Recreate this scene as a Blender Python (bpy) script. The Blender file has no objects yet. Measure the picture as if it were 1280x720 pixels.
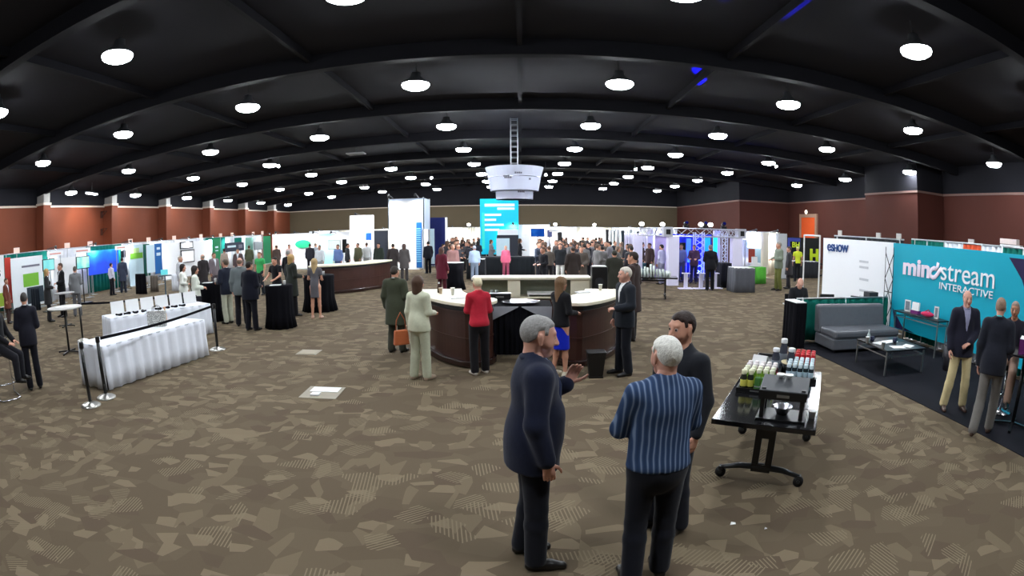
import bpy, math, random
import numpy as np
from mathutils import Vector, Matrix

random.seed(11)
S = bpy.context.scene
COL = S.collection
PI = math.pi

# ------------------------------------------------------------------ camera (wide action-camera lens)
F0, K3, PITCH, YAW, ROLL, HC = 677.34, -0.0589, 0.11083, -0.01654, -0.00503, 2.4167


def cam_axes():
    cp, sp = math.cos(PITCH), math.sin(PITCH)
    f = Vector((math.sin(YAW) * cp, math.cos(YAW) * cp, -sp))
    r = Vector((math.cos(YAW), -math.sin(YAW), 0))
    u = r.cross(f)
    r2 = r * math.cos(ROLL) + u * math.sin(ROLL)
    u2 = -r * math.sin(ROLL) + u * math.cos(ROLL)
    return r2, u2, f


CR, CU, CF = cam_axes()
CAM = Vector((0, 0, HC))


def lens_theta(rr):
    th = rr / F0
    for _ in range(20):
        th -= (F0 * (th + K3 * th ** 3) - rr) / (F0 * (1 + 3 * K3 * th * th))
    return th


def ray(px, py):
    a, b = px - 640, 360 - py
    rr = math.hypot(a, b) or 1e-6
    th = lens_theta(rr)
    return (CR * a + CU * b) * (math.sin(th) / rr) + CF * math.cos(th)


def at(px, py, z=0.0):                      # the point at height z seen along that line of sight
    d = ray(px, py)
    return CAM + d * ((z - HC) / d.z)


def onx(px, py, X):
    d = ray(px, py)
    return CAM + d * (X / d.x)


def ony(px, py, Y):
    d = ray(px, py)
    return CAM + d * (Y / d.y)


def pix(P):
    d = Vector(P) - CAM
    x, y, z = d.dot(CR), d.dot(CU), d.dot(CF)
    rho = math.hypot(x, y)
    th = math.atan2(rho, z)
    rr = F0 * (th + K3 * th ** 3)
    return 640 + rr * x / rho, 360 - rr * y / rho


def make_camera():
    cd = bpy.data.cameras.new('camera')
    cd.type = 'PANO'
    cd.panorama_type = 'FISHEYE_LENS_POLYNOMIAL'
    cd.sensor_fit = 'HORIZONTAL'
    cd.sensor_width = 36.0
    cd.sensor_height = 20.25
    mm = 36.0 / 1280
    th = np.linspace(0.001, 1.3, 200)
    r = F0 * (th + K3 * th ** 3) * mm
    A = np.stack([r, r ** 2, r ** 3, r ** 4], 1)
    k = np.linalg.lstsq(A, -th, rcond=None)[0]
    cd.fisheye_fov = math.radians(178)
    cd.fisheye_polynomial_k0 = 0
    cd.fisheye_polynomial_k1, cd.fisheye_polynomial_k2, cd.fisheye_polynomial_k3, cd.fisheye_polynomial_k4 = [float(x) for x in k]
    cd.clip_start, cd.clip_end = 0.05, 300
    o = bpy.data.objects.new('camera', cd)
    COL.objects.link(o)
    m = Matrix((CR, CU, -CF)).transposed().to_4x4()
    m.translation = CAM
    o.matrix_world = m
    S.camera = o


# ------------------------------------------------------------------ materials
def lin(c):
    out = []
    for v in c:
        v /= 255.0
        out.append(v / 12.92 if v <= 0.04045 else ((v + 0.055) / 1.055) ** 2.4)
    return (*out, 1.0)


_M = {}


def mat(name, rgb=(128, 128, 128), rough=0.7, metal=0.0, var=0.10, scale=12.0, bump=0.0, spec=0.3, trans=0.0, sheen=0.0):
    """A painted / woven / moulded surface: base colour with a little noise in it."""
    if name in _M:
        return _M[name]
    m = bpy.data.materials.new(name)
    m.use_nodes = True
    nt = m.node_tree
    b = nt.nodes['Principled BSDF']
    b.inputs['Roughness'].default_value = rough
    b.inputs['Metallic'].default_value = metal
    b.inputs['Specular IOR Level'].default_value = spec
    if trans:
        b.inputs['Transmission Weight'].default_value = trans
    if sheen:
        b.inputs['Sheen Weight'].default_value = sheen
    tc = nt.nodes.new('ShaderNodeTexCoord')
    nz = nt.nodes.new('ShaderNodeTexNoise')
    nz.inputs['Scale'].default_value = scale
    nz.inputs['Detail'].default_value = 4
    nt.links.new(tc.outputs['Object'], nz.inputs['Vector'])
    mx = nt.nodes.new('ShaderNodeMix')
    mx.data_type = 'RGBA'
    c = lin(rgb)
    mx.inputs[6].default_value = (*[v * (1 - var) for v in c[:3]], 1)
    mx.inputs[7].default_value = (*[min(1, v * (1 + var)) for v in c[:3]], 1)
    nt.links.new(nz.outputs['Fac'], mx.inputs[0])
    nt.links.new(mx.outputs[2], b.inputs['Base Color'])
    if bump:
        bp = nt.nodes.new('ShaderNodeBump')
        bp.inputs['Strength'].default_value = bump
        bp.inputs['Distance'].default_value = 0.01
        nt.links.new(nz.outputs['Fac'], bp.inputs['Height'])
        nt.links.new(bp.outputs[0], b.inputs['Normal'])
    _M[name] = m
    return m


def cloth(rgb, kind='cloth'):
    return mat('%s_%d_%d_%d' % (kind, *rgb), rgb, 0.9, 0, 0.12, 30, 0.15, 0.15, sheen=0.1)


def glow(name, rgb, strength, rgb2=None, axis=2):
    """A lamp or a lit screen."""
    if name in _M:
        return _M[name]
    m = bpy.data.materials.new(name)
    m.use_nodes = True
    nt = m.node_tree
    nt.nodes.clear()
    out = nt.nodes.new('ShaderNodeOutputMaterial')
    em = nt.nodes.new('ShaderNodeEmission')
    em.inputs['Strength'].default_value = strength
    em.inputs['Color'].default_value = lin(rgb)
    if rgb2:
        tc = nt.nodes.new('ShaderNodeTexCoord')
        nz = nt.nodes.new('ShaderNodeTexNoise')
        nz.inputs['Scale'].default_value = 1.2
        nt.links.new(tc.outputs['Object'], nz.inputs['Vector'])
        cr = nt.nodes.new('ShaderNodeValToRGB')
        cr.color_ramp.elements[0].position, cr.color_ramp.elements[1].position = 0.42, 0.6
        cr.color_ramp.elements[0].color, cr.color_ramp.elements[1].color = lin(rgb), lin(rgb2)
        nt.links.new(nz.outputs['Fac'], cr.inputs[0])
        nt.links.new(cr.outputs[0], em.inputs['Color'])
    nt.links.new(em.outputs[0], out.inputs[0])
    _M[name] = m
    return m


# ------------------------------------------------------------------ mesh collector
class MB:
    def __init__(s):
        s.v, s.f, s.m = [], [], []
        s.mi = 0

    def add(s, vs, fs):
        b = len(s.v)
        s.v.extend([tuple(p) for p in vs])
        for f in fs:
            s.f.append(tuple(b + i for i in f))
            s.m.append(s.mi)
        return s

    def box(s, x0, x1, y0, y1, z0, z1):
        return s.add([(x0, y0, z0), (x1, y0, z0), (x1, y1, z0), (x0, y1, z0), (x0, y0, z1), (x1, y0, z1), (x1, y1, z1), (x0, y1, z1)],
                     [(0, 3, 2, 1), (4, 5, 6, 7), (0, 1, 5, 4), (1, 2, 6, 5), (2, 3, 7, 6), (3, 0, 4, 7)])

    def obox(s, c, size, rz=0.0, rx=0.0, ry=0.0):
        R = Matrix.Rotation(rz, 3, 'Z') @ Matrix.Rotation(rx, 3, 'X') @ Matrix.Rotation(ry, 3, 'Y')
        hx, hy, hz = size[0] / 2, size[1] / 2, size[2] / 2
        vs = [Vector(c) + R @ Vector(p) for p in ((-hx, -hy, -hz), (hx, -hy, -hz), (hx, hy, -hz), (-hx, hy, -hz), (-hx, -hy, hz), (hx, -hy, hz), (hx, hy, hz), (-hx, hy, hz))]
        return s.add(vs, [(0, 3, 2, 1), (4, 5, 6, 7), (0, 1, 5, 4), (1, 2, 6, 5), (2, 3, 7, 6), (3, 0, 4, 7)])

    def bar(s, a, b, w, h=None):
        """A square bar from a to b."""
        a, b = Vector(a), Vector(b)
        h = h or w
        d = (b - a).normalized()
        up = Vector((0, 0, 1)) if abs(d.z) < 0.95 else Vector((0, 1, 0))
        x = d.cross(up).normalized()
        y = x.cross(d)
        vs = []
        for p in (a, b):
            for i, j in ((-1, -1), (1, -1), (1, 1), (-1, 1)):
                vs.append(p + x * (i * w / 2) + y * (j * h / 2))
        return s.add(vs, [(0, 3, 2, 1), (4, 5, 6, 7), (0, 1, 5, 4), (1, 2, 6, 5), (2, 3, 7, 6), (3, 0, 4, 7)][:])

    def cyl(s, a, b, r0, r1=None, n=16):
        return s.tube([a, b], [r0, r0 if r1 is None else r1], n)

    def tube(s, pts, r, n=8, closed=False):
        pts = [Vector(p) for p in pts]
        if not isinstance(r, (list, tuple)):
            r = [r] * len(pts)
        vs, fs = [], []
        m = len(pts)
        x = None
        for i, p in enumerate(pts):
            if closed:
                d = pts[(i + 1) % m] - pts[i - 1]
            else:
                d = pts[min(i + 1, m - 1)] - pts[max(i - 1, 0)]
            d.normalize()
            if x is None:
                up = Vector((0, 0, 1)) if abs(d.z) < 0.9 else Vector((1, 0, 0))
                x = d.cross(up).normalized()
            else:
                x = (x - d * x.dot(d)).normalized()
            y = d.cross(x)
            for k in range(n):
                a = 2 * PI * k / n
                vs.append(p + (x * math.cos(a) + y * math.sin(a)) * r[i])
        for i in range(m if closed else m - 1):
            j = (i + 1) % m
            for k in range(n):
                fs.append((i * n + k, i * n + (k + 1) % n, j * n + (k + 1) % n, j * n + k))
        if not closed:
            fs.append(tuple(range(n))[::-1])
            fs.append(tuple(range((m - 1) * n, m * n)))
        return s.add(vs, fs)

    def lathe(s, prof, n=24, c=(0, 0, 0), fold=0.0, nf=0, ellipse=1.0):
        vs, fs = [], []
        zt = max(p[1] for p in prof)
        zb = min(p[1] for p in prof)
        for r, z in prof:
            for k in range(n):
                a = 2 * PI * k / n
                rr = r
                if fold:
                    rr = r * (1 + fold * math.cos(nf * a + 1.3 * math.sin(3 * a)) * (zt - z) / max(zt - zb, 1e-6))
                vs.append((c[0] + rr * math.cos(a), c[1] + rr * math.sin(a) * ellipse, c[2] + z))
        m = len(prof)
        for i in range(m - 1):
            for k in range(n):
                fs.append((i * n + k, i * n + (k + 1) % n, (i + 1) * n + (k + 1) % n, (i + 1) * n + k))
        if prof[0][0] > 1e-5:
            fs.append(tuple(range(n))[::-1])
        if prof[-1][0] > 1e-5:
            fs.append(tuple(range((m - 1) * n, m * n)))
        return s.add(vs, fs)

    def prism(s, poly, z0, z1):
        n = len(poly)
        ar = sum(poly[i][0] * poly[(i + 1) % n][1] - poly[(i + 1) % n][0] * poly[i][1] for i in range(n))
        if ar < 0:
            poly = poly[::-1]
        vs = [(p[0], p[1], z0) for p in poly] + [(p[0], p[1], z1) for p in poly]
        fs = [tuple(range(n))[::-1], tuple(range(n, 2 * n))] + [(i, (i + 1) % n, n + (i + 1) % n, n + i) for i in range(n)]
        return s.add(vs, fs)

    def ellipsoid(s, c, r, n=12, m=8):
        vs, fs = [], []
        for i in range(1, m):
            t = PI * i / m
            for k in range(n):
                a = 2 * PI * k / n
                vs.append((c[0] + r[0] * math.sin(t) * math.cos(a), c[1] + r[1] * math.sin(t) * math.sin(a), c[2] + r[2] * math.cos(t)))
        for i in range(m - 2):
            for k in range(n):
                fs.append((i * n + k, (i + 1) * n + k, (i + 1) * n + (k + 1) % n, i * n + (k + 1) % n))
        vs.append((c[0], c[1], c[2] + r[2]))
        vs.append((c[0], c[1], c[2] - r[2]))
        t, b = len(vs) - 2, len(vs) - 1
        for k in range(n):
            fs.append((t, k, (k + 1) % n))
            fs.append((b, (m - 2) * n + (k + 1) % n, (m - 2) * n + k))
        return s.add(vs, fs)

    def curtain(s, p0, p1, z0, z1, folds=8, amp=0.03, th=0.012, flare=0.0, seg=6):
        """A hanging cloth between two plan points with rounded folds and a real thickness."""
        p0, p1 = Vector((*p0[:2], 0)), Vector((*p1[:2], 0))
        d = p1 - p0
        L = d.length
        d.normalize()
        nrm = Vector((d.y, -d.x, 0))
        n = max(4, int(folds * seg))
        zs = [z1, z1 - (z1 - z0) * 0.12, z0 + (z1 - z0) * 0.4, z0]
        vs = []
        for side in (0, 1):
            for j, z in enumerate(zs):
                a = amp * (0.55, 0.9, 1.0, 1.15)[j]
                for i in range(n + 1):
                    t = i / n
                    ph = 2 * PI * folds * t + 0.9 * math.sin(5.1 * t * folds / 4)
                    off = a * math.sin(ph) + 0.35 * a * math.sin(2.3 * ph + 1 + j * 0.2) + flare * (z1 - z) + side * -th
                    q = p0 + d * (L * t) + nrm * off
                    vs.append((q.x, q.y, z))
        R = n + 1
        K = len(zs)
        fs = []
        for j in range(K - 1):
            for i in range(n):
                a = j * R + i
                fs.append((a, a + R, a + R + 1, a + 1))
                b = K * R + a
                fs.append((b, b + 1, b + R + 1, b + R))
        for i in range(n):
            a, b = i, K * R + i
            fs.append((a, a + 1, b + 1, b))
            a, b = (K - 1) * R + i, K * R + (K - 1) * R + i
            fs.append((a + 1, a, b, b + 1))
        for j in range(K - 1):
            a, b = j * R, K * R + j * R
            fs.append((a, b, b + R, a + R))
            a, b = j * R + n, K * R + j * R + n
            fs.append((a, a + R, b + R, b))
        return s.add(vs, fs)

    def build(s, name, mats, parent=None, smooth=False, bevel=0.0, label=None):
        me = bpy.data.meshes.new(name)
        me.from_pydata(s.v, [], s.f)
        if not isinstance(mats, (list, tuple)):
            mats = [mats]
        for m in mats:
            me.materials.append(m)
        if len(mats) > 1:
            me.polygons.foreach_set('material_index', s.m)
        if smooth:
            me.polygons.foreach_set('use_smooth', [True] * len(me.polygons))
        me.update()
        o = bpy.data.objects.new(name, me)
        COL.objects.link(o)
        if parent:
            o.parent = parent
        if smooth == 'auto':
            md = o.modifiers.new('edges', 'EDGE_SPLIT')
            md.split_angle = math.radians(40)
        if bevel:
            md = o.modifiers.new('bevel', 'BEVEL')
            md.width = bevel
            md.segments = 2
            md.limit_method = 'ANGLE'
        if label:
            o['label'] = label
        return o


def tag(o, label, cat, group=None, kind=None):
    o['label'] = label
    o['category'] = cat
    if group:
        o['group'] = group
    if kind:
        o['kind'] = kind
    return o


def thing(name, label, cat, loc=(0, 0, 0), rz=0.0, group=None):
    o = bpy.data.objects.new(name, None)
    COL.objects.link(o)
    o.empty_display_size = 0.1
    o.location = loc
    o.rotation_euler = (0, 0, rz)
    return tag(o, label, cat, group)


def structure(o, label, cat):
    return tag(o, label, cat, None, 'structure')


def copy_tree(o, parent=None):
    c = o.copy()
    COL.objects.link(c)
    if parent:
        c.parent = parent
    for ch in list(o.children):
        copy_tree(ch, c)
    return c


def lamp(kind, name, parent, loc, energy, rgb=(255, 255, 255), size=0.1, target=None, cone=90, blend=0.5):
    ld = bpy.data.lights.new(name, kind)
    ld.energy = energy
    ld.color = lin(rgb)[:3]
    if kind == 'SPOT':
        ld.spot_size = math.radians(cone)
        ld.spot_blend = blend
        ld.shadow_soft_size = size
    elif kind == 'POINT':
        ld.shadow_soft_size = size
    o = bpy.data.objects.new(name, ld)
    COL.objects.link(o)
    o.location = loc
    if target is not None:
        d = Vector(target) - Vector(loc)
        o.rotation_euler = d.to_track_quat('-Z', 'Y').to_euler()
    if parent:
        o.parent = parent
    return o


def text(body, name, parent, m, origin, xdir, updir, width=None, height=None, bold=0.0, shear=0.0, depth=0.008):
    """Lettering lying on a panel: origin = left end of the baseline, laid along xdir."""
    cu = bpy.data.curves.new(name, 'FONT')
    cu.body = body
    cu.size = 1.0
    cu.extrude = depth
    cu.offset = bold
    cu.shear = shear
    cu.materials.append(m)
    o = bpy.data.objects.new(name, cu)
    COL.objects.link(o)
    bpy.context.view_layer.update()
    w = max(o.dimensions.x, 1e-3)
    h = max(o.dimensions.y, 1e-3)
    sx = width / w if width else height / h
    sy = height / h if height else sx
    xd, ud = Vector(xdir).normalized(), Vector(updir).normalized()
    nd = xd.cross(ud)
    mw = Matrix((xd * sx, ud * sy, nd)).transposed().to_4x4()
    mw.translation = Vector(origin)
    if parent:
        mw = parent.matrix_basis.inverted() @ mw
    me = bpy.data.meshes.new_from_object(o.evaluated_get(bpy.context.evaluated_depsgraph_get()))
    bpy.data.objects.remove(o)
    q = bpy.data.objects.new(name, me)
    COL.objects.link(q)
    if parent:
        q.parent = parent
    q.matrix_local = mw
    return q
LAMP_STRENGTH = 95.0
EXPOSURE = 0.3
BOOTH_W = 220.0  # power of the added booth clip lamps
# ------------------------------------------------------------------ people: soft-blended bodies and clothes as closed surfaces
class Vol:
    def __init__(s, lo, hi, h):
        s.lo = np.array(lo, np.float32)
        s.h = h
        s.n = np.ceil((np.array(hi) - np.array(lo)) / h).astype(int) + 1
        s.D = np.full(s.n, 0.5, np.float32)
        s.ax = [s.lo[i] + h * np.arange(s.n[i], dtype=np.float32) for i in range(3)]

    def sub(s, lo, hi):
        sl = []
        for i in range(3):
            a = max(0, int((lo[i] - s.lo[i]) / s.h))
            b = min(int(s.n[i]), int((hi[i] - s.lo[i]) / s.h) + 2)
            if b <= a:
                return None
            sl.append(slice(a, b))
        return tuple(sl)

    def pts(s, sl):
        return np.meshgrid(s.ax[0][sl[0]], s.ax[1][sl[1]], s.ax[2][sl[2]], indexing='ij', sparse=True)

    def cone(s, a, b, ra, rb, k=0.03, fl=(1, 1), fr=None):
        """Round cone a-b; fl flattens it in the body's own x / y; fr = (R, pivot) bends it with the torso."""
        a, b = np.array(a, np.float32), np.array(b, np.float32)
        if fr is not None:
            A, B = fr[0] @ (a - fr[1]) + fr[1], fr[0] @ (b - fr[1]) + fr[1]
        else:
            A, B = a, b
        m = max(ra, rb) * max(1, *fl) + k + 2 * s.h
        sl = s.sub(np.minimum(A, B) - m, np.maximum(A, B) + m)
        if sl is None:
            return s
        X, Y, Z = s.pts(sl)
        if fr is not None:
            R, pv = fr
            X, Y, Z = X - pv[0], Y - pv[1], Z - pv[2]
            X, Y, Z = (R[0, 0] * X + R[1, 0] * Y + R[2, 0] * Z + pv[0], R[0, 1] * X + R[1, 1] * Y + R[2, 1] * Z + pv[1], R[0, 2] * X + R[1, 2] * Y + R[2, 2] * Z + pv[2])
        fx, fy = fl
        px, py, pz = (X - a[0]) / fx, (Y - a[1]) / fy, Z - a[2]
        d = np.array([(b[0] - a[0]) / fx, (b[1] - a[1]) / fy, b[2] - a[2]], np.float32)
        L2 = float(d @ d) + 1e-9
        t = np.clip((px * d[0] + py * d[1] + pz * d[2]) / L2, 0, 1)
        q = np.sqrt((px - t * d[0]) ** 2 + (py - t * d[1]) ** 2 + (pz - t * d[2]) ** 2) - (ra + (rb - ra) * t)
        q = q * min(fx, fy, 1)
        o = s.D[sl]
        if k > 0:
            hh = np.maximum(k - np.abs(o - q), 0) / k
            s.D[sl] = np.minimum(o, q) - hh * hh * k * 0.25
        else:
            s.D[sl] = np.minimum(o, q)
        return s

    def minus(s, c, r, k=0.01):
        """Hollow out an ellipsoid."""
        c, r = np.array(c, np.float32), np.array(r, np.float32)
        m = r + k + 2 * s.h
        sl = s.sub(c - m, c + m)
        if sl is None:
            return s
        X, Y, Z = s.pts(sl)
        q = (np.sqrt(((X - c[0]) / r[0]) ** 2 + ((Y - c[1]) / r[1]) ** 2 + ((Z - c[2]) / r[2]) ** 2) - 1) * r.min()
        o = s.D[sl]
        nq = -q
        hh = np.maximum(k - np.abs(o - nq), 0) / k
        s.D[sl] = np.maximum(o, nq) + hh * hh * k * 0.25
        return s

    def keep(s, fn):
        """Cut: keep where fn(X, Y, Z) < 0."""
        X, Y, Z = s.pts((slice(None),) * 3)
        s.D = np.maximum(s.D, fn(X, Y, Z).astype(np.float32))
        return s

    def mesh(s, smooth=2):
        D = s.D.copy()
        D[0], D[-1], D[:, 0], D[:, -1], D[:, :, 0], D[:, :, -1] = (np.maximum(D[0], s.h * .1), np.maximum(D[-1], s.h * .1), np.maximum(D[:, 0], s.h * .1),
                                                                  np.maximum(D[:, -1], s.h * .1), np.maximum(D[:, :, 0], s.h * .1), np.maximum(D[:, :, -1], s.h * .1))
        ins = D < 0
        cnt = np.zeros(tuple(s.n - 1), np.int8)
        for i in (0, 1):
            for j in (0, 1):
                for k in (0, 1):
                    cnt += ins[i:i + s.n[0] - 1, j:j + s.n[1] - 1, k:k + s.n[2] - 1]
        cells = np.argwhere((cnt > 0) & (cnt < 8))
        ids = np.full(tuple(s.n - 1), -1, np.int64)
        ids[tuple(cells.T)] = np.arange(len(cells))
        acc = np.zeros((len(cells), 3))
        w = np.zeros(len(cells))
        cor = {}
        for i in (0, 1):
            for j in (0, 1):
                for k in (0, 1):
                    cor[i, j, k] = D[cells[:, 0] + i, cells[:, 1] + j, cells[:, 2] + k]
        for a in range(3):
            for u in (0, 1):
                for v in (0, 1):
                    p = [u, v]
                    p.insert(a, 0)
                    q = list(p)
                    q[a] = 1
                    d0, d1 = cor[tuple(p)], cor[tuple(q)]
                    ok = (d0 < 0) != (d1 < 0)
                    t = np.where(ok, d0 / np.where(ok, d0 - d1, 1), 0)
                    pt = np.array(p, float)[None].repeat(len(cells), 0)
                    pt[:, a] = t
                    acc += pt * ok[:, None]
                    w += ok
        V = (cells + acc / w[:, None]) * s.h + s.lo
        F = []
        for a in range(3):
            b, c = (a + 1) % 3, (a + 2) % 3
            sl0 = [slice(None)] * 3
            sl1 = [slice(None)] * 3
            sl0[a], sl1[a] = slice(0, -1), slice(1, None)
            i0, i1 = ins[tuple(sl0)], ins[tuple(sl1)]
            e = np.argwhere(i0 != i1)
            e = e[(e[:, b] > 0) & (e[:, c] > 0) & (e[:, b] < s.n[b] - 1) & (e[:, c] < s.n[c] - 1)]
            if not len(e):
                continue
            flip = i0[tuple(e.T)]
            q = []
            for db, dc in ((-1, -1), (0, -1), (0, 0), (-1, 0)):
                z = e.copy()
                z[:, b] += db
                z[:, c] += dc
                q.append(ids[tuple(z.T)])
            q = np.stack(q, 1)
            q[~flip] = q[~flip][:, ::-1]
            F.append(q)
        F = np.concatenate(F) if F else np.zeros((0, 4), int)
        if len(F):
            a, b, c = V[F[:, 0]], V[F[:, 1]], V[F[:, 2]]
            if (np.cross(a, b) * c).sum() < 0:
                F = F[:, ::-1]
        for _ in range(smooth):
            sm = np.zeros_like(V)
            ct = np.zeros(len(V))
            for i in range(4):
                for j in (1, 3):
                    np.add.at(sm, F[:, i], V[F[:, (i + j) % 4]])
                    np.add.at(ct, F[:, i], 1)
            V = V * 0.5 + 0.5 * sm / np.maximum(ct, 1)[:, None]
        return V, F


_T = {}


def head_arr(h):
    """Head with brow, eyes, nose, mouth, ears and a neck; centre of the head at the origin, looking along +y."""
    if ('head', h) in _T:
        return _T['head', h]
    v = Vol((-.13, -.16, -.22), (.13, .18, .17), h)
    v.cone((0, -.02, .03), (0, .0, .03), .092, .088, .02, (.84, 1.03))
    v.cone((0, .03, -.02), (0, .058, -.085), .066, .036, .03, (.92, 1))
    v.cone((-.03, .045, -.03), (.03, .045, -.03), .036, .036, .02)
    v.cone((-.035, .078, .04), (.035, .078, .04), .013, .013, .015)
    for x in (-1, 1):
        v.minus((x * .031, .1, .012), (.019, .016, .012), .012)
        v.cone((x * .031, .079, .012), (x * .031, .08, .012), .0125, .0125, .002)
        v.cone((x * .08, -.012, .018), (x * .076, .0, -.03), .017, .011, .008, (.5, 1))
    v.cone((0, .09, .02), (0, .112, -.024), .009, .0145, .012)
    v.cone((-.012, .1, -.028), (.012, .1, -.028), .01, .01, .008)
    v.cone((-.018, .086, -.056), (.018, .086, -.056), .0085, .0085, .005)
    v.cone((-.014, .083, -.067), (.014, .083, -.067), .0095, .0095, .005)
    v.cone((0, -.03, -.05), (0, -.035, -.2), .056, .06, .03)
    V, F = v.mesh(1)
    c = V[F].mean(1)
    mi = np.zeros(len(F), int)
    for x in (-1, 1):
        d = np.linalg.norm(c - np.array([x * .031, .0815, .012]), axis=1)
        mi[(d < .0135) & (c[:, 1] > .083)] = 3
        mi[(d < .0135) & (c[:, 1] > .083) & (np.hypot(c[:, 0] - x * .031, c[:, 2] - .011) < .0075)] = 1
    mi[(np.abs(c[:, 0]) < .024) & (np.abs(c[:, 2] + .061) < .011) & (c[:, 1] > .088)] = 2
    _T['head', h] = (V, F, mi)
    return _T['head', h]


def hand_arr(h, pose='relaxed'):
    """Right hand: wrist at the origin, fingers along +z, palm facing +y, thumb on the -x side."""
    key = ('hand', h, pose)
    if key in _T:
        return _T[key]
    v = Vol((-.09, -.06, -.05), (.075, .13, .22), h)
    v.cone((0, 0, -.04), (0, 0, .01), .027, .026, .01, (1, .8))
    v.cone((-.012, 0, .03), (-.022, .002, .085), .026, .02, .015, (1, .6))
    v.cone((.014, 0, .03), (.022, .002, .08), .024, .018, .015, (1, .6))
    bend = {'relaxed': .35, 'grip': .85, 'flat': .06}[pose]
    for i, (x, L) in enumerate(((-.031, .072), (-.0105, .08), (.0105, .075), (.031, .06))):
        p = np.array([x, .004, .088])
        a = bend * .6
        for j, (fl, r0, r1) in enumerate(((.42, .0095, .009), (.32, .009, .0085), (.26, .0085, .0072))):
            a += bend * (.15 if j == 0 else .9)
            q = p + np.array([x * .12 * (1 - bend), math.sin(a), math.cos(a)]) * L * fl
            v.cone(p, q, r0, r1, .005)
            p = q
    p = np.array([-.03, .006, .028])
    for d, r in (((-.032, .014, .032), .0125), ((-.018, .014, .03), .0105), ((-.004, .012, .024), .009)):
        q = p + np.array(d)
        v.cone(p, q, r, r * .9, .008)
        p = q
    V, F = v.mesh(1)
    _T[key] = (V, F)
    return _T[key]


def to_obj(name, V, F, mats, parent=None, mi=None):
    me = bpy.data.meshes.new(name)
    me.vertices.add(len(V))
    me.vertices.foreach_set('co', np.asarray(V, np.float32).ravel())
    me.loops.add(len(F) * 4)
    me.loops.foreach_set('vertex_index', np.asarray(F, np.int32).ravel())
    me.polygons.add(len(F))
    me.polygons.foreach_set('loop_start', np.arange(0, len(F) * 4, 4, dtype=np.int32))
    for m in mats:
        me.materials.append(m)
    if mi is not None:
        me.polygons.foreach_set('material_index', np.asarray(mi, np.int32))
    me.polygons.foreach_set('use_smooth', np.ones(len(F), bool))
    me.update(calc_edges=True)
    me.validate()
    o = bpy.data.objects.new(name, me)
    COL.objects.link(o)
    if parent:
        o.parent = parent
    return o


def rot(rx=0, ry=0, rz=0):
    return np.array(Matrix.Rotation(rz, 3, 'Z') @ Matrix.Rotation(rx, 3, 'X') @ Matrix.Rotation(ry, 3, 'Y'))


ARMS = {   # elbow, wrist, hand direction, hand pose (right side; the left is mirrored)
    'down': ((.245, -.03, 1.15), (.25, .05, .91), (0, .2, -1), 'relaxed'),
    'front': ((.24, .0, 1.16), (.16, .23, 1.12), (-.25, 1, .05), 'grip'),
    'table': ((.25, .1, 1.17), (.2, .34, 1.1), (-.2, 1, -.1), 'flat'),
    'fold': ((.25, .07, 1.17), (-.02, .21, 1.2), (-1, .1, .08), 'relaxed'),
    'gesture': ((.235, .02, 1.17), (.15, .24, 1.29), (-.05, .4, 1), 'relaxed'),
    'raise': ((.235, .12, 1.2), (.17, .33, 1.36), (-.05, .35, 1), 'relaxed'),
    'clasp': ((.25, .0, 1.15), (.06, .2, 1.03), (-1, .35, -.3), 'relaxed'),
    'pocket': ((.28, -.08, 1.16), (.215, .05, .96), (-.15, .3, -1), 'relaxed'),
    'phone': ((.23, .05, 1.17), (.08, .23, 1.28), (-.4, .6, .8), 'grip'),
    'lap': ((.24, .08, 1.15), (.14, .3, 1.0), (-.2, 1, -.1), 'relaxed'),
}
SKIN = {'light': (205, 150, 125), 'pink': (212, 158, 138), 'tan': (168, 115, 88), 'brown': (110, 72, 55)}
EYE = (40, 30, 28)
LOD = {'near': (.0105, .005, .005), 'mid': (.0165, .0075, .0065), 'far': (.024, .011, .009)}


def hair_vol(style, h):
    v = Vol((-.16, -.22, -.42 if style in ('long', 'shoulder') else -.16), (.16, .16, .19), h)
    g = .012 if style in ('long', 'shoulder') else .0085
    v.cone((0, -.022, .035), (0, -.002, .035), .092 + g, .088 + g, .02, (.85, 1.03))
    if style == 'long':
        v.cone((0, -.05, .02), (0, -.085, -.3), .1, .07, .03, (1.1, .62))
    if style == 'shoulder':
        v.cone((0, -.04, .02), (0, -.055, -.13), .103, .09, .03, (1.05, .75))
    if style == 'bun':
        v.cone((0, -.13, .06), (0, -.13, .065), .042, .042, .01)
    if style in ('long', 'shoulder'):
        v.minus((0, .11, -.06), (.066, .1, .15), .01)
        v.keep(lambda X, Y, Z: (Y * .9 - Z - .02) * .7 + 0 * X - np.where(np.abs(X) > .055, .03, 0) - np.where(Y < .0, .5, 0))
    else:
        X, Y, Z = v.pts((slice(None),) * 3)
        line = np.where(Y > .036, .055 + .3 * (Y - .036), np.where(Y > .012, .008, np.where(Y > -.03, .046, .0 + (Y + .03) * 1.5))) + .006 * np.sin(X * 90 + Y * 60)
        f = line - Z + 0 * X + 0 * Y
        v.D = (v.D + (g + .004) * np.clip((f + .028) / .028, 0, 1) + np.clip(f, 0, 1) * .5).astype(np.float32)      # thins out towards the hairline
        if style == 'fringe':
            v.keep(lambda X, Y, Z: (Z - .045 + .25 * Y) + 0 * X)
        v.minus((0, .13, -.03), (.062, .08, .085), .01)
    return v.mesh(1)


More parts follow.
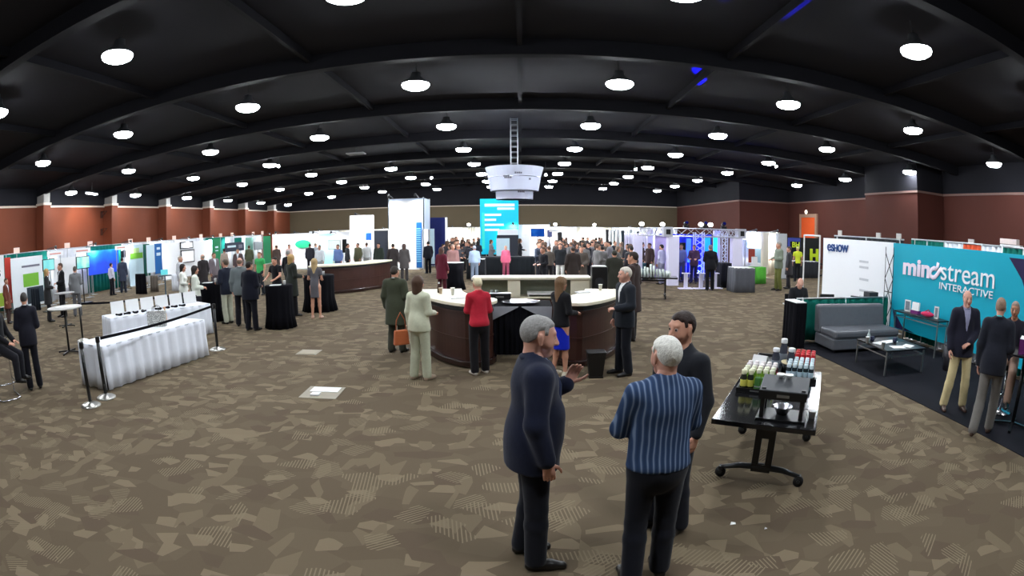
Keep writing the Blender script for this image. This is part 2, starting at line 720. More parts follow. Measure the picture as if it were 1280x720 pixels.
def person(label, P, face, H=1.75, top='suit', topc=(28, 30, 42), bottom='trousers', botc=(24, 25, 32), inner=(225, 228, 235), tie=None, hair='short',
           hairc=(60, 45, 35), skin='light', arms=('down', 'down'), legs='stand', lean=0.0, head=(0, 0), wt=1.0, fem=False, lod='mid', shoec=(22, 20, 20), seat=None,
           group=None, cat='person', topmat=None, hem=None, twist=0.0):
    """One figure standing (or sitting) at P, turned to face (degrees, 0 = away from the entrance, 90 = to the left wall)."""
    h, hh, hd = LOD[lod]
    s = H / 1.75
    dz = 0.0
    if legs == 'sit':
        dz = (seat if seat else .45) / s + .09 - .93
    pv = np.array([0, 0, .95 + dz])
    R = rot(-lean, 0, 0) @ rot(0, 0, twist)
    fr = (R, pv)
    up = lambda p: R @ (np.array(p, float) + np.array([0, 0, dz]) - pv) + pv
    sh = .165 if fem else .19
    # joints
    J = {}
    for sd, x in (('R', 1), ('L', -1)):
        el, wr, hdv, hp = ARMS[arms[0 if sd == 'R' else 1]]
        ks = sh / .19
        J['sh' + sd] = up((x * sh, -.01, 1.42))
        J['el' + sd] = up((x * el[0] * ks, el[1], el[2]))
        J['wr' + sd] = up((x * wr[0], wr[1], wr[2]))
        J['hd' + sd] = R @ np.array([x * hdv[0], hdv[1], hdv[2]], float)
        J['hp' + sd] = hp
        J['hip' + sd] = np.array([x * .095, 0, .92 + dz])
        if legs == 'sit':
            J['kn' + sd] = np.array([x * .13, .42, .51 + max(0, dz + .39) * .6])
            J['an' + sd] = np.array([x * .12, .40, .085 + max(0, dz + .39) * .8])
        elif legs == 'walk':
            o = .2 * x
            J['kn' + sd] = np.array([x * .1, o * .5 + .05, .5])
            J['an' + sd] = np.array([x * .1, o * 1.1 - .02, .085 + (.05 if x < 0 else 0)])
        elif legs == 'wide':
            J['kn' + sd] = np.array([x * .14, .02, .5])
            J['an' + sd] = np.array([x * .18, -.02, .085])
        else:
            J['kn' + sd] = np.array([x * .105, .012, .5])
            J['an' + sd] = np.array([x * .115, -.02 + .03 * x, .085])
    allp = np.array([v for k, v in J.items() if len(v) == 3 and k[:2] != 'hd' and k[:2] != 'hp'])
    lo = np.minimum(allp.min(0) - .2, [-.36 * max(wt, 1), -.3, 0])
    hi = np.maximum(allp.max(0) + .2, [.36 * max(wt, 1), .32, up((0, 0, 1.5))[2] + .1])
    lo[2] = -.02

    def V(lo2=None, hi2=None):
        a, b = lo.copy(), hi.copy()
        if lo2 is not None:
            a[2] = lo2
        if hi2 is not None:
            b[2] = hi2
        return Vol(a, b, h)

    Z = lambda x, y, z: (x, y, z + dz)

    def torso(v, g, k=.04):
        w = wt
        wa = .125 if fem else .138
        v.cone(Z(0, -.005, 1.32), Z(0, 0, 1.1), (.158 if not fem else .142) * w + g, wa * w + g, k, (1, .68), fr)
        v.cone(Z(0, 0, 1.1), Z(0, -.01, .95), wa * w + g, (.165 if not fem else .172) * w + g, k, (1, .72), fr)
        v.cone(Z(-sh + .045, -.012, 1.405), Z(sh - .045, -.012, 1.405), .06 + g, .06 + g, k, (1, 1), fr)
        for x in (-1, 1):
            v.cone(Z(x * .1, -.018, 1.43), Z(0, -.02, 1.5), .045 + g * .6, .052 + g * .3, k, (1, 1), fr)
        if wt > 1.1:
            v.cone(Z(0, .05, 1.12), Z(0, .05, 1.02), .13 * w + g, .13 * w + g, k, (1, .8), fr)
        if fem:
            for x in (-1, 1):
                v.cone(Z(x * .065, .075, 1.28), Z(x * .065, .08, 1.27), .055 + g * .5, .055 + g * .5, k, (1, 1), fr)
        return v

    def arm(v, sd, g, upto=1.0, k=.03):
        a, e, w = J['sh' + sd], J['el' + sd], J['wr' + sd]
        f = .88 if fem else 1
        v.cone(a, e, .054 * f + g, .043 * f + g, k)
        if upto > .5:
            e2 = e + (w - e) * min(1, (upto - .5) * 2)
            v.cone(e, e2, .043 * f + g, .043 * f + g - (.013 * f) * min(1, (upto - .5) * 2), k)
        return v

    def leg(v, sd, g, k=.03, straight=0):
        a, n, b = J['hip' + sd], J['kn' + sd], J['an' + sd]
        v.cone(a, n, .086 * (1 + (wt - 1) * .5) + g, .056 + g + straight * .3, k)
        m = n + (b - n) * .3
        v.cone(n, m, .055 + g + straight * .3, .056 + g + straight * .4, k)
        v.cone(m, b, .056 + g + straight * .4, .038 + g + straight, k)
        return v

    # ---- skin
    v = V()
    torso(v, -.012)
    for sd in 'RL':
        arm(v, sd, -.003)
        leg(v, sd, -.004)
        d = np.array([0, .1, -.02])
        v.cone(J['an' + sd], J['an' + sd] + [0, .09, -.055], .034, .026, .02)
    hc = up((0, .012, 1.625))
    v.cone(up((0, -.02, 1.44)), hc + R @ np.array([0, -.035, -.08]), .06, .054, .02)
    BV, BF = v.mesh()
    mi = np.zeros(len(BF), int)
    hV, hF, hm = head_arr(hh)
    HR = R @ rot(math.radians(head[1]), 0, math.radians(head[0]))
    parts = [(BV, BF, mi), (hV @ HR.T * (.97 if fem else 1) + hc, hF, hm)]
    for sd, x in (('R', 1), ('L', -1)):
        aV, aF = hand_arr(hd, J['hp' + sd])
        aV = aV.copy()
        zd = J['hd' + sd] / np.linalg.norm(J['hd' + sd])
        inward = np.array([-x * 1.0, 0, 0]) if abs(zd[2]) > .5 else np.array([-x * .35, 0, -1.0])
        yd = inward - zd * (inward @ zd)
        yd /= np.linalg.norm(yd)
        xd = np.cross(yd, zd)
        # thumb forward / up
        want = np.array([0, 1, .3]) if abs(zd[2]) > .5 else np.array([-x, 0, .6])
        M3 = np.stack([xd, yd, zd], 1)
        sg = 1 if (M3 @ np.array([-1, 0, 0])) @ want > 0 else -1
        aV[:, 0] *= sg
        aF2 = aF if sg > 0 else aF[:, ::-1]
        parts.append((aV @ M3.T * (.88 if fem else .97) + J['wr' + sd], aF2, np.zeros(len(aF), int)))
    Vs, Fs, Ms, b = [], [], [], 0
    for a, f, m in parts:
        Vs.append(a)
        Fs.append(f + b)
        Ms.append(m)
        b += len(a)
    sk = SKIN[skin]
    body = to_obj('person', np.concatenate(Vs) * s, np.concatenate(Fs), [mat('skin_' + skin, sk, .5, 0, .06, 20, 0, .4), mat('eye', EYE, .2), mat('lips_' + skin, (int(sk[0] * .85), int(sk[1] * .62), int(sk[2] * .62)), .5), mat('eye_white', (172, 160, 152), .4)], None, np.concatenate(Ms))
    body.location = P
    body.rotation_euler = (0, 0, math.radians(face))
    tag(body, label, cat, group)

    def put(name, vol, m, lab=None):
        a, f = vol.mesh()
        if len(f) == 0:
            return None
        o = to_obj(name, a * s, f, [m], body)
        if lab:
            o['label'] = lab
        return o

    Ri, pz = R.T, pv

    def T(X, Y, Zc):   # to the unbent torso frame
        X, Y, Zc = X - pz[0], Y - pz[1], Zc - pz[2]
        return (Ri[0, 0] * X + Ri[0, 1] * Y + Ri[0, 2] * Zc + pz[0], Ri[1, 0] * X + Ri[1, 1] * Y + Ri[1, 2] * Zc + pz[1], Ri[2, 0] * X + Ri[2, 1] * Y + Ri[2, 2] * Zc + pz[2] - dz)

    def neckcut(v, r=.066, z=1.5):
        c = up((0, .012, z + .025))
        v.minus(c, (r, r * 1.05, .055), .01)

    tm = topmat or cloth(topc)
    g = {'suit': .03, 'coat': .034, 'shirt': .017, 'sweater': .022, 'tee': .017, 'blouse': .02, 'dress': .016}[top]
    hz = hem if hem is not None else {'suit': .80, 'coat': .58, 'shirt': .9, 'sweater': .88, 'tee': .9, 'blouse': .80, 'dress': .52}[top]
    sitcut = legs == 'sit'
    v = V(lo2=max(0.02, hz + (dz if sitcut else 0) - .06))
    torso(v, g)
    if top in ('suit', 'coat', 'blouse', 'dress') and not sitcut:
        fx = (.172 if not fem else .168) * wt + g
        w2 = {'suit': .02, 'coat': .05, 'blouse': .035, 'dress': .035}[top]
        v.cone((0, -.006, 1.0), (0, -.006, hz - .05), fx, fx + w2 - .01, .04, (1, .74))
    if top == 'coat' and sitcut:
        v.cone(Z(0, 0, .98), Z(0, .02, .9), .2, .21, .04, (1, .8))
    ln = {'tee': .32, 'dress': .3 if fem else .97}.get(top, .97)
    for sd in 'RL':
        arm(v, sd, g - .003, ln)
        a, e, w = J['sh' + sd], J['el' + sd], J['wr' + sd]
    low = hz if not sitcut else max(hz, .9)

    def cut_low(X, Y, Zc):
        x, y, z = T(X, Y, Zc)
        r = low - z
        return np.where((np.abs(x) > .24 * max(1, wt)) | (y > .2 * max(1, wt)), -1, r)      # the hem cuts the body of the garment, not hanging sleeves
    v.keep(cut_low)
    neckcut(v, .07 if top in ('suit', 'coat') else .064)
    if ln < .5:
        for sd in 'RL':
            a, e = J['sh' + sd], J['el' + sd]
            d = (e - a) / np.linalg.norm(e - a)
            q = a + (e - a) * .62
            x0 = a[0]
            v.keep(lambda X, Y, Zc, d=d, q=q, sx=(1 if sd == 'R' else -1): np.where((X * sx > sh - .03), (X - q[0]) * d[0] + (Y - q[1]) * d[1] + (Zc - q[2]) * d[2], -1))
    if top in ('suit', 'coat') and lod != 'far':
        def vee(X, Y, Zc):
            x, y, z = T(X, Y, Zc)
            q = np.abs(x) - (z - 1.16) * .2
            return np.where((y > .02) & (z > 1.16), np.minimum(-q, .05), -1)
        v.keep(vee)
    put({'suit': 'jacket', 'coat': 'coat', 'shirt': 'shirt', 'sweater': 'sweater', 'tee': 'shirt', 'blouse': 'blouse', 'dress': 'dress'}[top], v, tm)
    if top in ('suit', 'coat') and lod != 'far':
        v = V(lo2=1.05 + dz)
        torso(v, .012)
        v.keep(lambda X, Y, Zc: np.maximum(1.1 - T(X, Y, Zc)[2], np.abs(T(X, Y, Zc)[0]) - .13))
        neckcut(v, .06, 1.515)
        put('shirt', v, cloth(inner))
        for nm, r0, z0_, tr, mm in (('shirt_collar', .064, 1.508, .011, cloth(inner)), ('jacket_collar', .079, 1.488, .017, tm)):
            MB().tube([Vector(up((r0 * math.cos(a), -.012 + r0 * 1.02 * math.sin(a), z0_ - .018 * math.sin(a)))) * s for a in ([2 * PI * i / 20 for i in range(20)] if nm == 'shirt_collar' else [math.radians(150 + 12 * i) for i in range(21)])], tr * s, 8, nm == 'shirt_collar').build(nm, mm, body, True)
        if tie:
            mbt = MB()
            yy = .125 if not fem else .14
            pts = [(0, .07, 1.475), (0, .1, 1.44), (0, .112 * max(1, wt * .97) + .012, 1.33), (0, .108 * max(1, wt) + .014, 1.15)]
            mbt.tube([Vector(up(p)) * s for p in pts], [.018 * s, .016 * s, .026 * s, .032 * s], 6)
            mbt.build('tie', cloth(tie), body, True)
    # ---- legs
    bm_ = cloth(botc)
    if bottom == 'trousers':
        v = V(hi2=1.1 + dz)
        v.cone((0, 0, 1.0 + dz), (0, -.012, .93 + dz), .15 * wt + .008, .165 * wt + .008, .03, (1, .72), fr)
        for sd in 'RL':
            leg(v, sd, .014, .02, .024)
        v.keep(lambda X, Y, Zc: np.maximum(Zc - 1.03 - dz, (.04 + (0 if legs != 'sit' else max(0, dz + .39) * .8)) - Zc) + 0 * X)
        put('trousers', v, bm_)
    elif bottom == 'skirt':
        v = V(hi2=1.1 + dz)
        if legs == 'sit':
            for sd in 'RL':
                v.cone(J['hip' + sd], J['kn' + sd], .1, .08, .06)
        else:
            v.cone((0, 0, 1.03), (0, -.005, .45), .15, .19, .02, (1, .76))
            v.keep(lambda X, Y, Zc: np.maximum(Zc - 1.02, .5 - Zc) + 0 * X)
        put('skirt', v, bm_)
    sm_ = mat('leather_%d_%d_%d' % shoec, shoec, .35, 0, .08, 20, 0, .5)
    for sd in 'RL':
        a = J['an' + sd]
        x = 1 if sd == 'R' else -1
        z0 = a[2] - .085
        v = Vol((a[0] - .09, a[1] - .12, z0 - .01), (a[0] + .12, a[1] + .27, z0 + .14), max(hd, .008))
        v.cone((a[0], a[1] - .035, z0 + .035), (a[0] + x * .012, a[1] + .1, z0 + .035), .04, .043, .02)
        v.cone((a[0] + x * .012, a[1] + .1, z0 + .03), (a[0] + x * .02, a[1] + .185, z0 + .022), .043, .032, .02)
        v.cone((a[0], a[1] - .01, z0 + .05), (a[0], a[1], z0 + .105), .044, .04, .02)
        v.keep(lambda X, Y, Zc: np.maximum(z0 - Zc, Zc - z0 - .11) + 0 * X)
        put('shoe', v, sm_)
    if hair != 'bald':
        key = ('hair', hair, hh)
        if key not in _T:
            _T[key] = hair_vol(hair, hh)
        a, f = _T[key]
        to_obj('hair', (a @ HR.T * (.97 if fem else 1) + hc) * s, f, [mat('hair_%d_%d_%d' % hairc, hairc, .6, 0, .35, 60, .6, .3)], body)
    return body


def fit_height(foot, head_py, H0=1.75):
    """Height of a figure standing at foot whose crown is seen at that row."""
    H = H0
    for _ in range(25):
        a = pix((foot.x, foot.y, H))[1]
        b = pix((foot.x, foot.y, H + .01))[1]
        H += (head_py - a) / ((b - a) / .01)
    return max(1.45, min(2.02, H))


def stander(label, foot, head_py, face, **k):
    P = at(*foot)
    return person(label, (P.x, P.y, k.pop('z', 0)), face, H=fit_height(P, head_py), **k)


def by_head(label, head, face, H=1.74, **k):
    P = at(head[0], head[1], H)
    return person(label, (P.x, P.y, 0), face, H=H, **k)


def by_y(label, px, Y, face, H=1.74, **k):
    d = ray(px, 300)
    return person(label, (d.x / d.y * Y, Y, 0), face, H=H, **k)


def dup_person(src, P, face, scale, mats, label, group):
    c = copy_tree(src)
    c.location = P
    c.rotation_euler = (0, 0, math.radians(face))
    c.scale = (scale,) * 3
    tag(c, label, 'person', group)
    for o in [c] + list(c.children):
        key = o.name.split('.')[0]
        m = mats.get(key)
        if m is not None:
            o.material_slots[0].link = 'OBJECT'
            o.material_slots[0].material = m
    return c
# ------------------------------------------------------------------ the hall
make_camera()
WL, WB, WR = -25.0, 54.6, 20.7
DY, Y0 = 6.1, 7.6543


def ceil_z(x):
    return 6.95 - 0.0021 * x * x


def carpet_material():
    m = bpy.data.materials.new('patterned_carpet')
    m.use_nodes = True
    nt = m.node_tree
    N, Lk = nt.nodes, nt.links
    b = N['Principled BSDF']
    b.inputs['Roughness'].default_value = .95
    b.inputs['Specular IOR Level'].default_value = .12
    tc = N.new('ShaderNodeTexCoord')

    def mapping(scale, rz=0.0, loc=(0, 0, 0)):
        q = N.new('ShaderNodeMapping')
        q.inputs['Scale'].default_value = scale
        q.inputs['Rotation'].default_value = (0, 0, rz)
        q.inputs['Location'].default_value = loc
        return q

    warp = N.new('ShaderNodeTexNoise')
    warp.inputs['Scale'].default_value = 1.3
    warp.inputs['Detail'].default_value = 1
    Lk.new(tc.outputs['Object'], warp.inputs['Vector'])
    mixv = N.new('ShaderNodeMix')
    mixv.data_type = 'VECTOR'
    mixv.inputs[0].default_value = .012
    Lk.new(tc.outputs['Object'], mixv.inputs[4])
    sc = N.new('ShaderNodeVectorMath')
    sc.operation = 'SCALE'
    sc.inputs[3].default_value = 8.0
    Lk.new(warp.outputs['Color'], sc.inputs[0])
    Lk.new(sc.outputs[0], mixv.inputs[5])

    def ramp(src, stops, interp='CONSTANT'):
        r = N.new('ShaderNodeValToRGB')
        r.color_ramp.interpolation = interp
        while len(r.color_ramp.elements) < len(stops):
            r.color_ramp.elements.new(.5)
        for e, (p, c) in zip(r.color_ramp.elements, stops):
            e.position = p
            e.color = c
        Lk.new(src, r.inputs[0])
        return r.outputs[0]

    W, K = (1, 1, 1, 1), (0, 0, 0, 1)

    def cells(scale, rz, loc, metric='EUCLIDEAN'):
        q = mapping(scale, rz, loc)
        Lk.new(mixv.outputs[1], q.inputs['Vector'])
        v = N.new('ShaderNodeTexVoronoi')
        v.distance = metric
        v.voronoi_dimensions = '2D'
        v.inputs['Scale'].default_value = 1
        Lk.new(q.outputs[0], v.inputs['Vector'])
        sp = N.new('ShaderNodeSeparateColor')
        Lk.new(v.outputs['Color'], sp.inputs[0])
        return sp

    def mixc(fac, a, c):
        q = N.new('ShaderNodeMix')
        q.data_type = 'RGBA'
        Lk.new(fac, q.inputs[0])
        for s_, i in ((a, 6), (c, 7)):
            if isinstance(s_, tuple):
                q.inputs[i].default_value = s_
            else:
                Lk.new(s_, q.inputs[i])
        return q.outputs[2]

    def mul(a, c):
        q = N.new('ShaderNodeMath')
        q.operation = 'MULTIPLY'
        Lk.new(a, q.inputs[0])
        Lk.new(c, q.inputs[1])
        return q.outputs[0]

    big = cells((2.6, 4.2, 1), .2, (3, 1, 0))
    base = mixc(ramp(big.outputs[0], [(0, K), (.45, (.55, .55, .55, 1)), (.72, W)]), lin((95, 83, 67)), lin((101, 89, 72)))
    pa = cells((4.2, 7.4, 1), .5, (0, 7, 0))
    base = mixc(ramp(pa.outputs[1], [(0, W), (.15, K)]), base, lin((121, 107, 87)))
    pb = cells((8, 3.6, 1), -.35, (9, 2, 0), 'EUCLIDEAN')
    base = mixc(ramp(pb.outputs[0], [(0, W), (.13, K)]), base, lin((112, 99, 80)))
    pc = cells((3.4, 5.2, 1), .05, (5, 5, 0))
    base = mixc(ramp(pc.outputs[2], [(0, W), (.1, K)]), base, lin((92, 79, 65)))
    # bundles of fine pale stripes
    for k, (rz, loc) in enumerate(((.9, (2, 3, 0)), (-.15, (8, 1, 0)))):
        q = mapping((1, 1, 1), rz)
        Lk.new(tc.outputs['Object'], q.inputs['Vector'])
        w = N.new('ShaderNodeTexWave')
        w.wave_type = 'BANDS'
        w.inputs['Scale'].default_value = 9
        Lk.new(q.outputs[0], w.inputs['Vector'])
        st = ramp(w.outputs['Fac'], [(0, K), (.72, W)])
        ce = cells((3.6, 4.6, 1), rz, loc)
        base = mixc(mul(st, ramp(ce.outputs[1], [(0, W), (.1, K)])), base, lin((126, 113, 92)))
    fine = N.new('ShaderNodeTexNoise')
    fine.inputs['Scale'].default_value = 220
    Lk.new(tc.outputs['Object'], fine.inputs['Vector'])
    hs = N.new('ShaderNodeHueSaturation')
    mr = N.new('ShaderNodeMapRange')
    mr.inputs['To Min'].default_value, mr.inputs['To Max'].default_value = .85, 1.15
    Lk.new(fine.outputs['Fac'], mr.inputs['Value'])
    Lk.new(mr.outputs[0], hs.inputs['Value'])
    Lk.new(base, hs.inputs['Color'])
    Lk.new(hs.outputs[0], b.inputs['Base Color'])
    bp = N.new('ShaderNodeBump')
    bp.inputs['Strength'].default_value = .4
    bp.inputs['Distance'].default_value = .004
    Lk.new(fine.outputs['Fac'], bp.inputs['Height'])
    Lk.new(bp.outputs[0], b.inputs['Normal'])
    return m


CARPET = carpet_material()
BLACKC = mat('ceiling_black', (24, 24, 30), .85, 0, .25, .6, 0, .2)
BEAMC = mat('beam_black', (20, 20, 25), .85, 0, .15, 3, 0, .15)
TERRA = mat('terracotta_paint', (112, 57, 36), .75, 0, .08, 1.2)
TAUPE = mat('taupe_paint', (90, 79, 61), .8, 0, .06, 1.0)
RUST = mat('rust_paint', (76, 37, 29), .8, 0, .08, .9)
TRIMC = mat('pale_trim', (205, 190, 175), .6, 0, .05)
GREYP = mat('grey_pilaster_cap', (150, 148, 145), .7)

structure(MB().box(WL - .3, WR + .3, -7.3, WB + .3, -.12, 0).build('floor', CARPET), 'taupe carpet with scattered tan patches and stripe bundles', 'floor')


def wall(name, x0, x1, y0, y1, m, label, top=7.0):
    mb = MB()
    mb.mi = 0
    mb.box(x0, x1, y0, y1, 0, 4.72)
    mb.mi = 1
    mb.box(x0, x1, y0, y1, 4.72, top)
    return structure(mb.build(name, [m, BLACKC]), label, 'wall')


wall('wall_left', WL - .3, WL, -7, WB + .3, TERRA, 'long terracotta wall with pilasters behind the left booths', 5.75)
wall('wall_back', WL, 16.3, WB, WB + .3, TAUPE, 'taupe far wall behind the crowd', 7.0)
wall('wall_right', WR, WR + .3, -7, 37.7, RUST, 'rust brown right side wall behind the booths', 6.2)
wall('wall_right_return', 16.3, WR + .3, 37.7, 38.0, RUST, 'dark rust wall stepping in beside the orange door', 6.6)
wall('wall_right_far', 16.3, 16.6, 38.0, WB + .3, RUST, 'rust side wall near the far right corner', 6.6)
wall('wall_front', WL, WR, -7.3, -7, TAUPE, 'taupe wall behind the camera', 7.0)
wall('wall_right_bay', 18.6, WR, 19.6, 24.3, RUST, 'rust wall bay projecting from the right wall', 6.3)
mb = MB()
for a, b_ in (((WL + .02, -7), (WL + .02, WB)),):
    mb.box(WL, WL + .05, -7, WB, 4.66, 4.76)
structure(mb.build('trim_1', TRIMC), 'pale trim along the top of the left wall', 'trim')
structure(MB().box(WL, 16.3, WB - .05, WB, 4.68, 4.76).build('trim_2', TRIMC), 'pale trim along the top of the far wall', 'trim')
structure(MB().box(WR - .05, WR, -7, 19.6, 4.66, 4.76).box(WR - .05, WR, 24.3, 37.7, 4.66, 4.76).build('trim_3', mat('dull_trim', (120, 95, 88), .7)), 'dull trim along the top of the right wall', 'trim')
structure(MB().box(16.25, 16.3, 37.65, WB, 4.66, 4.76).box(16.3, WR, 37.65, 37.7, 4.66, 4.76).build('trim_4', mat('dull_trim')), 'dull trim around the far right wall corner', 'trim')
structure(MB().box(18.55, 18.6, 19.55, 24.3, 4.66, 4.76).box(18.6, WR, 19.55, 19.6, 4.66, 4.76).build('trim_5', mat('dull_trim')), 'dull trim around the projecting wall bay', 'trim')
NTH = ['nearest', 'second', 'third', 'fourth', 'fifth', 'sixth', 'seventh', 'eighth', 'ninth', 'tenth']
for k, y in enumerate((12.1, 18.3, 24.5, 30.6, 36.7, 42.8, 48.9)):
    mb = MB()
    mb.box(WL, WL + .8, y, y + .6, 0, 4.72)
    mb.mi = 1
    mb.box(WL, WL + .83, y - .03, y + .63, 4.72, 4.84)
    mb.mi = 2
    mb.box(WL, WL + .75, y + .05, y + .55, 4.84, 5.4)
    structure(mb.build('pilaster', [TERRA, TRIMC, GREYP]), '%s terracotta pilaster along the left wall' % NTH[k], 'pilaster')
# beams and ceiling
n = 46
xs = [WL + (WR + .3 - WL) * i / n for i in range(n + 1)]
mb = MB()
vs, fs = [], []
for x in xs:
    for y in (-7.3, WB + .3):
        for dz in (0, .12):
            vs.append((x, y, ceil_z(x) + dz))
for i in range(n):
    a, b_ = i * 4, i * 4 + 4
    fs += [(a, a + 2, b_ + 2, b_), (a + 1, b_ + 1, b_ + 3, a + 3), (a, b_, b_ + 1, a + 1), (a + 2, a + 3, b_ + 3, b_ + 2)]
mb.add(vs, fs)
structure(mb.build('ceiling', BLACKC, smooth=False), 'black vaulted ceiling', 'ceiling')
for k in range(9):
    y = Y0 + DY * k - 1.45
    mb = MB()
    vs, fs = [], []
    for x in xs:
        z = ceil_z(x)
        for yy, zz in ((y - .14, z - .42), (y + .14, z - .42), (y + .14, z + .02), (y - .14, z + .02)):
            vs.append((x, yy, zz))
    for i in range(n):
        a, b_ = i * 4, i * 4 + 4
        for q in range(4):
            fs.append((a + q, a + (q + 1) % 4, b_ + (q + 1) % 4, b_ + q))
    mb.add(vs, fs)
    structure(mb.build('ceiling_beam', BEAMC), '%s black arched beam across the ceiling' % NTH[k], 'beam')
for k, x in enumerate((-20.5, -15.6, -10.4, -5.2, 0, 5.2, 10.4, 15.6)):
    mb = MB().box(x - .06, x + .06, -7, WB, ceil_z(x) - .2, ceil_z(x))
    structure(mb.build('ceiling_purlin', BEAMC), '%s black purlin running the length of the ceiling from the left' % ('first', 'second', 'third', 'fourth', 'fifth', 'sixth', 'seventh', 'eighth')[k], 'beam')

# door in the right wall
dd0, dd1 = onx(1003, 300, WR), onx(1020, 300, WR)
ya, yb = min(dd0.y, dd1.y), max(dd0.y, dd1.y)
zt = onx(1010, 272, WR).z
d = MB().box(WR - .1, WR - .02, ya, yb, 0, zt).build('door_1', mat('orange_door', (228, 92, 40), .5), None, bevel=.01)
structure(d, 'orange door high in the rust right wall', 'door')
mb = MB().box(WR - .14, WR, ya - .25, ya, 0, zt + .25).box(WR - .14, WR, yb, yb + .25, 0, zt + .25).box(WR - .14, WR, ya, yb, zt, zt + .25)
mb.build('door_frame', mat('door_frame_tan', (165, 130, 110), .6), d)
MB().cyl((WR - .16, ya + .12, 1.02), (WR - .1, ya + .12, 1.02), .03).tube([(WR - .16, ya + .12, 1.02), (WR - .16, ya + .3, 1.02)], .015).build('door_handle', mat('chrome', (200, 200, 205), .25, 1.0), d)

# ------------------------------------------------------------------ ceiling lamps
LAMP = glow('lamp_white', (244, 250, 255), LAMP_STRENGTH)
HOUS = mat('lamp_housing', (70, 72, 76), .5, .3)
light0 = None
lampn = 0


def ceiling_light(x, y, z, label, tilt=(0, 0)):
    global light0
    if light0 is None:
        t = thing('ceiling_light', '', 'ceiling light')
        mb = MB().lathe([(.07, .34), (.12, .33), (.15, .2), (.36, .02), (.38, 0), (.36, -.005), (.34, .01), (.13, .19), (.0, .19)], 24)
        mb.build('reflector', HOUS, t, True)
        MB().lathe([(.36, .01), (.37, -.03), (.34, -.085), (.25, -.13), (.12, -.152), (0, -.156)], 24).build('diffuser', LAMP, t, True)
        MB().cyl((0, 0, .33), (0, 0, .75), .012, n=8).build('hanging_rod', HOUS, t)
        light0 = t
        c = t
    else:
        c = copy_tree(light0)
    c.location = (x, y, z)
    c.rotation_euler = (tilt[0], tilt[1], 0)
    tag(c, label, 'ceiling light', 'round lamps under the black ceiling')


ORD = ['first', 'second', 'third', 'fourth', 'fifth', 'sixth', 'seventh', 'eighth']
for x, z, nm, ks in ((-2.74, 6.3, 'first row left of the hanging sign', range(8)), (2.63, 6.3, 'first row right of the hanging sign', range(8)),
                     (-7.83, 6.18, 'second row left of the hanging sign', range(8)), (7.72, 6.18, 'second row right of the hanging sign', range(8)),
                     (-13.15, 6.11, 'third row left of the hanging sign', range(8)), (13.04, 6.11, 'third row right of the hanging sign', range(0, 8)),
                     (-18.4, 5.86, 'fourth row left of the hanging sign', range(0, 8)), (18.3, 5.64, 'fourth row right of the hanging sign', range(1, 5)),
                     (-23.3, 5.32, 'row beside the left wall pilasters', range(1, 8))):
    for k in ([-1] if abs(x) < 8 else []) + list(ks):
        if x == -7.83 and k == 3:
            continue
        y = Y0 + DY * k
        ceiling_light(x, y, z, 'round white lamp, %s from the front in the %s' % (ORD[k], nm) if k >= 0 else 'round white lamp overhead of the viewpoint in the %s' % nm)
# small track heads among the lamps
for k, (px, py, lab) in enumerate(((539.5, 221, 'small bright spotlight among the second row of lamps left of the hanging sign'), (794, 210, 'small spotlight right of the hanging sign between two lamp rows'),
                                   (969, 206, 'small twin spotlight beside a lamp on the right side'), (349, 205.5, 'small pair of pin spotlights left of the sign'),
                                   (682, 217, 'small spotlight close to the right rim of the hanging sign'))):
    P = at(px, py, 6.1)
    t = thing('track_spotlight', lab, 'spotlight', P)
    a = PI
    MB().cyl((0, 0, 0), (0, -.12, -.1), .07, .09, 12).cyl((0, 0, .02), (0, 0, ceil_z(P.x) - 6.1), .015, n=6).build('body', HOUS, t)
    MB().cyl((0, -.12, -.1), (0, -.126, -.105), .085, .085, 12).build('lens', LAMP, t)
P = at(445, 192, 6.2)
t = thing('ceiling_vent', 'pale rectangular ceiling vent between two lamp rows left of the sign', 'vent', P)
MB().box(-.45, .45, -.3, .3, -.03, .03).build('frame', mat('vent_grey', (170, 172, 176), .5), t, bevel=.01)
mb = MB()
for i in range(6):
    mb.obox((0, -.22 + i * .09, -.035), (.8, .05, .012), 0, .5)
mb.build('louvers', mat('vent_grey'), t)
MB().cyl((0, 0, .03), (0, 0, ceil_z(P.x) - 6.2), .02, n=6).build('hanger', HOUS, t)
# twin tube fitting that washes the second wall bay
t = thing('tube_light', 'twin white tube fitting hanging near the first pilasters of the left wall', 'ceiling light', (-23.0, 21.4, 5.25), .35)
MB().box(-.12, .12, -.7, .7, .0, .07).build('housing', HOUS, t, bevel=.01)
for sx in (-.07, .07):
    MB().cyl((sx, -.66, -.03), (sx, .66, -.03), .03, n=10).build('tube', glow('tube_white', (245, 248, 255), 25), t, True)
MB().cyl((0, 0, .07), (0, 0, ceil_z(-23) - 5.25), .015, n=6).build('hanger', HOUS, t)
lamp('SPOT', 'wall_wash', t, (-.1, .3, -.08), 420, (255, 225, 195), .15, (-1.9, 1.6, -2.2), 95, .8)
# wall brackets on the left wall beyond the second pilaster
for py, lab in ((266.5, 'upper dark triangular bracket on the terracotta wall'), (288, 'lower dark triangular bracket on the terracotta wall')):
    P = onx(127, py, WL)
    mb = MB().box(WL, WL + .04, P.y - .1, P.y + .1, P.z - .3, P.z + .1).bar((WL, P.y, P.z + .08), (WL + .55, P.y, P.z + .08), .05).bar((WL + .02, P.y, P.z - .28), (WL + .5, P.y, P.z + .05), .04)
    tag(mb.build('wall_bracket', mat('bracket_brown', (70, 40, 32), .6)), lab, 'bracket')
